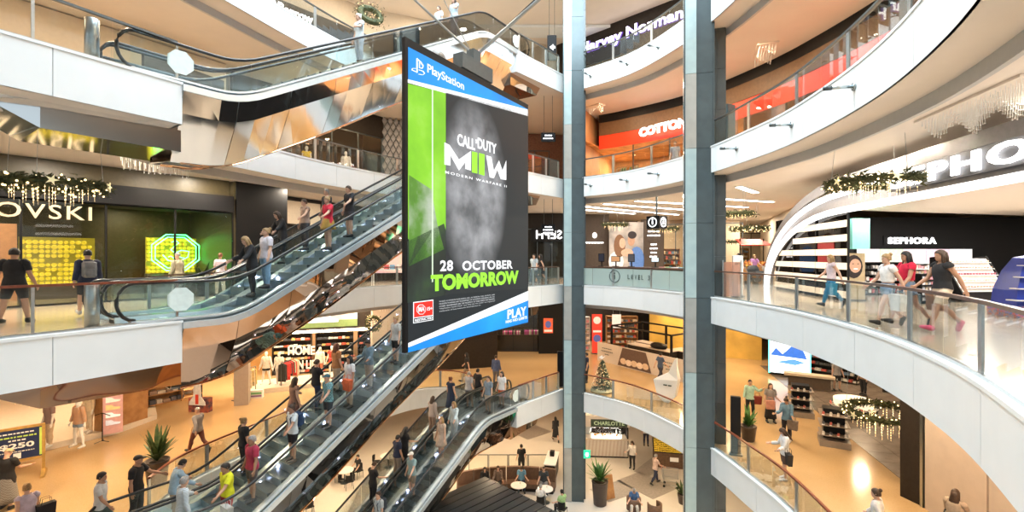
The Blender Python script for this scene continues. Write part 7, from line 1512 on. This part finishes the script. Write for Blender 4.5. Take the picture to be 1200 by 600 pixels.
pp('k5', 'person in white shirt with green bag at the bottom right', G(1028, 655, 2), 40, 'walk', h=1.7, hair='bun', hcol='brown', top='long', tcol=(.70, .68, .68), bcol=NVY); bagpack(PPL['k5'], 'bright green bag at the bottom right', (.10, .55, .10), 'shopping_bag', .3, 0, 1.0); pp('k6', 'person in beige coat leaning over the black pram', (10.75, 11.6, z2), -60, 'push', h=1.66, hair='long', hcol='brown', top='long', tcol=(.48, .38, .30), bcol=BLK)
pp('k7', 'shopper in grey t-shirt among the shoe tables', G(981, 458, 2), 170, 'stand', lod=1, tcol=(.35, .33, .33), bot='shorts', bcol=BLK); pp('k8', 'shopper in brown near the bright shoe table', G(1012, 463, 2), 100, 'stand', lod=1, tcol=(.4, .22, .1), bcol=BLK)
# level 1
pp('l1', 'man in black seen from behind near the glass barrier', G(611, 556, 1), 10, 'stand', hcol='black', tcol=BLK, bcol=BLK, h=1.8); pp('l2', 'woman in black walking left of the thin column', G(651, 517, 1), 10, 'walk', hair='long', top='long', tcol=BLK, bot='brief_shorts', bcol=BLK, skirt=(.7, BLK, None)); pp('l3', 'long haired woman in white shirt before the cafe kiosk', G(741, 549, 1), 150, 'phone', hair='long', hcol='brown', top='long', tcol=(.62, .58, .54), bcol=BLK); pp('l4', 'person in pale pink pushing the shopping trolley', G(768, 567, 1), -70, 'push', hair='short', hcol='grey', tcol=(.62, .46, .40), bcol=NVY); pp('l5', 'man in white beside the kiosk at the right', G(757, 522, 1), 170, 'stand', lod=1, tcol=(.65, .6, .55), bcol=NVY)
def sit(key, label, x, y, fd, **k): pp(key, label, (x, y, z1), fd, k.pop('pose', 'sit'), seat=.46, **k)
bs = lambda ang: (bc.x + 6.2 * math.cos(R(ang)), bc.y + 6.2 * math.sin(R(ang)))
sit('m1', 'seated woman in black at the left end of the curved bench', *bs(106), 190, hair='long', hcol='black', top='long', tcol=BLK, bcol=BLK); sit('m2', 'seated woman in brown next to the woman in black', *bs(99), 175, hair='long', hcol='brown', top='long', tcol=(.20, .14, .11), bcol=BLK); sit('m3', 'seated person in light blue reading at the middle bench table', *bs(87), 180, pose='crouchsit', hair='short', hcol='brown', tcol=(.18, .40, .58), bcol=NVY); sit('m4', 'seated bald man in dark grey at the right end of the bench', *bs(75.5), 175, hair='bald', hcol='brown', tcol=(.05, .06, .07), bcol=GRY, girth=1.1)
sit('m5', 'man in white shirt seated with his back to us', 1.45, 24.3, -10, hair='short', hcol='grey', top='long', tcol=(.72, .70, .68), bcol=GRY); sit('m6', 'woman in green top seated at the foot of the thin column', 2.5, 23.75, 30, hair='bun', hcol='black', tcol=(.35, .55, .25), bcol=BLK); sit('m7', 'man in blue t-shirt seated in the tan armchair', 6.15, 24.1, 170, pose='crouchsit', hair='bald', hcol='grey', tcol=(.08, .17, .36), bcol=(.55, .52, .48)); sit('m8', 'seated person in brown at the table left of the lowest escalators', -10.3, 27.55, -90, hair='short', hcol='brown', top='long', tcol=(.22, .13, .07), bcol=BLK); sit('m9', 'seated person in black behind the table left of the lowest escalators', -9.0, 28.0, 140, hair='short', hcol='black', tcol=BLK, bcol=BLK)

# ------------------------------------------------------------------ lamps of the place: ceiling downlights and shop lighting
WARM = (1.0, .74, .46); SOFT = (1.0, .86, .68); COOL = (1.0, .95, .88)
def downlight(x, y, z, power, color=WARM, size=.34):
    l = bpy.data.lights.new('downlight', 'AREA'); l.shape = 'DISK'; l.size = size; l.energy = power; l.color = color
    o = bpy.data.objects.new('downlight', l); COL.objects.link(o); o.location = (x, y, z - .015)
def row(pts, n, z, power, color=WARM, size=.34):
    L = arc(pts)
    for i in range(n):
        p, _ = along(pts, L, L[-1] * (i + .5) / n); downlight(p.x, p.y, z, power, color, size)
rng = [p for p in VR if p.y > 5]
for k in (1, 2, 3, 4, 5):
    zc_ = LV[k] + (H - FAS if k < 5 else 5.0)
    c = {1: WARM, 2: WARM, 3: SOFT, 4: WARM, 5: SOFT}[k]; p = {1: 105, 2: 100, 3: 150, 4: 110, 5: 110}[k]
    row(offset(rng, -2.6), 9, zc_, p, c)
    row(offset(VB, -2.2), 6, zc_, p, c)
    row([Sx(-8, -2.0), Sx(5, -2.0)], 4, zc_, p, c)
    if k < 3: row([Vector((-14, 24)), Vector((-3, 32)), Vector((8, 33))], 6, zc_, p, c)
# shop lighting
for x, y, z, pw, sz, col in ((-15.0, 19.6, 3.55, 120, .5, (1, .85, .45)), (-17.4, 15.5, 3.55, 140, .5, (1, .85, .5)), (-19.5, 12.5, 3.55, 120, .5, (1, .85, .5)),
                         (15, 20.5, 3.58, 420, 1.2, COOL), (15, 14, 3.58, 500, 1.2, COOL), (20, 20.5, 3.58, 500, 1.2, COOL), (22, 13.5, 3.58, 500, 1.2, COOL), (27, 18, 3.58, 500, 1.2, COOL), (14.5, 9, 3.58, 400, 1.2, COOL), (18, 16.8, 3.58, 400, 1.2, COOL),
                         (2, 36.8, 4.7, 260, .6, SOFT), (13, 38.5, 4.7, 500, .8, WARM), (17, 33, 4.7, 350, .5, SOFT), (20, 40, 4.7, 500, .8, SOFT), (20, 48, 4.7, 400, .8, WARM), (14, 29, 4.7, 350, .5, SOFT),
                         (8, 32, LV[4] + 2.66, 500, .5, WARM), (12, 29, LV[4] + 2.66, 600, .5, WARM), (14.5, 24, LV[4] + 2.66, 600, .5, WARM), (15, 19, LV[4] + 2.66, 600, .5, WARM), (15, 14, LV[4] + 2.66, 600, .5, WARM),
                         (-12.5, 28, LV[4] + 4.6, 260, .5, WARM), (-3.5, 33.4, LV[4] + 4.6, 300, .5, WARM), (0, 34, LV[4] + 3.4, 120, .5, WARM),
                         (-14.5, 26, LV[5] + 4.9, 260, .5, WARM), (10, 33, LV[5] + 4.9, 300, .5, WARM), (15, 27, LV[5] + 4.9, 300, .5, WARM),
                         (-21, 19, LV[2] + 4.7, 420, .5, WARM), (-18.5, 24, LV[2] + 4.7, 420, .5, WARM), (-15, 27, LV[2] + 4.7, 420, .5, WARM), (-9.5, 30, LV[2] + 4.7, 420, .5, SOFT), (-12.3, 28.3, LV[2] + 4.7, 420, .5, SOFT),
                         (0, 38.5, LV[2] + 4.7, 320, .5, SOFT), (7, 38.5, LV[2] + 4.7, 360, .5, SOFT), (14, 30, LV[2] + 4.7, 520, .5, WARM), (16, 21, LV[2] + 4.7, 360, .5, WARM), (19, 26, LV[2] + 4.7, 360, .5, WARM), (12, 34, LV[2] + 4.7, 420, .5, WARM)):
    downlight(x, y, z, pw * .5, col, sz)

# ------------------------------------------------------------------ small pieces hang under the part they sit on
SUBS = (('panel', ('printed_', 'small_lettering', 'lettering', 'photo', 'arch')), ('case', ('screen',)), ('name_board', ('letters',)), ('glass_case', ('pastries', 'case_shelf')), ('box', ('small_lettering', 'arrow')), ('planter', ('soil',)),
        ('body', ('eye', 'mouth', 'small_lettering')), ('main_pocket', ('strap', 'front_pocket')), ('skirt', ('skirt_light',)), ('ring', ('light_drop', 'bulbs', 'star')), ('rating_badge', ('rating_red', 'rating_black', 'rating_octagon', 'rating_letters', 'rating_word')),
        ('blue_band', ('wordmark', 'emblem_stroke', 'slogan')), ('rail', ('garment', 'spot_head')), ('sloped_body', ('tester_shelf', 'testers')), ('crate_front', ('price_card',)), ('tray', ('diffuser', 'crystal_strands')), ('poster', ('price', 'small_lettering', 'poster_stripe', 'pale_square')), ('cube', ('ring_symbol', 'symbol_')), ('block', ('green_band', 'purple_band')), ('hat', ('brim',)), ('backing', ('letters',)), ('shuttle', ('shuttle_panel',)), ('picture', ('picture_peak',)))
for root in [o for o in COL.objects if o.parent is None and o.type == 'EMPTY']:
    kids = list(root.children)
    for pn, cs in SUBS:
        par = [k for k in kids if k.name.split('.')[0] == pn and k.location.length < 1e-6]
        if not par: continue
        for k in kids:
            if k not in par and k.name.split('.')[0].startswith(cs) and k.parent == root: k.parent = par[0]
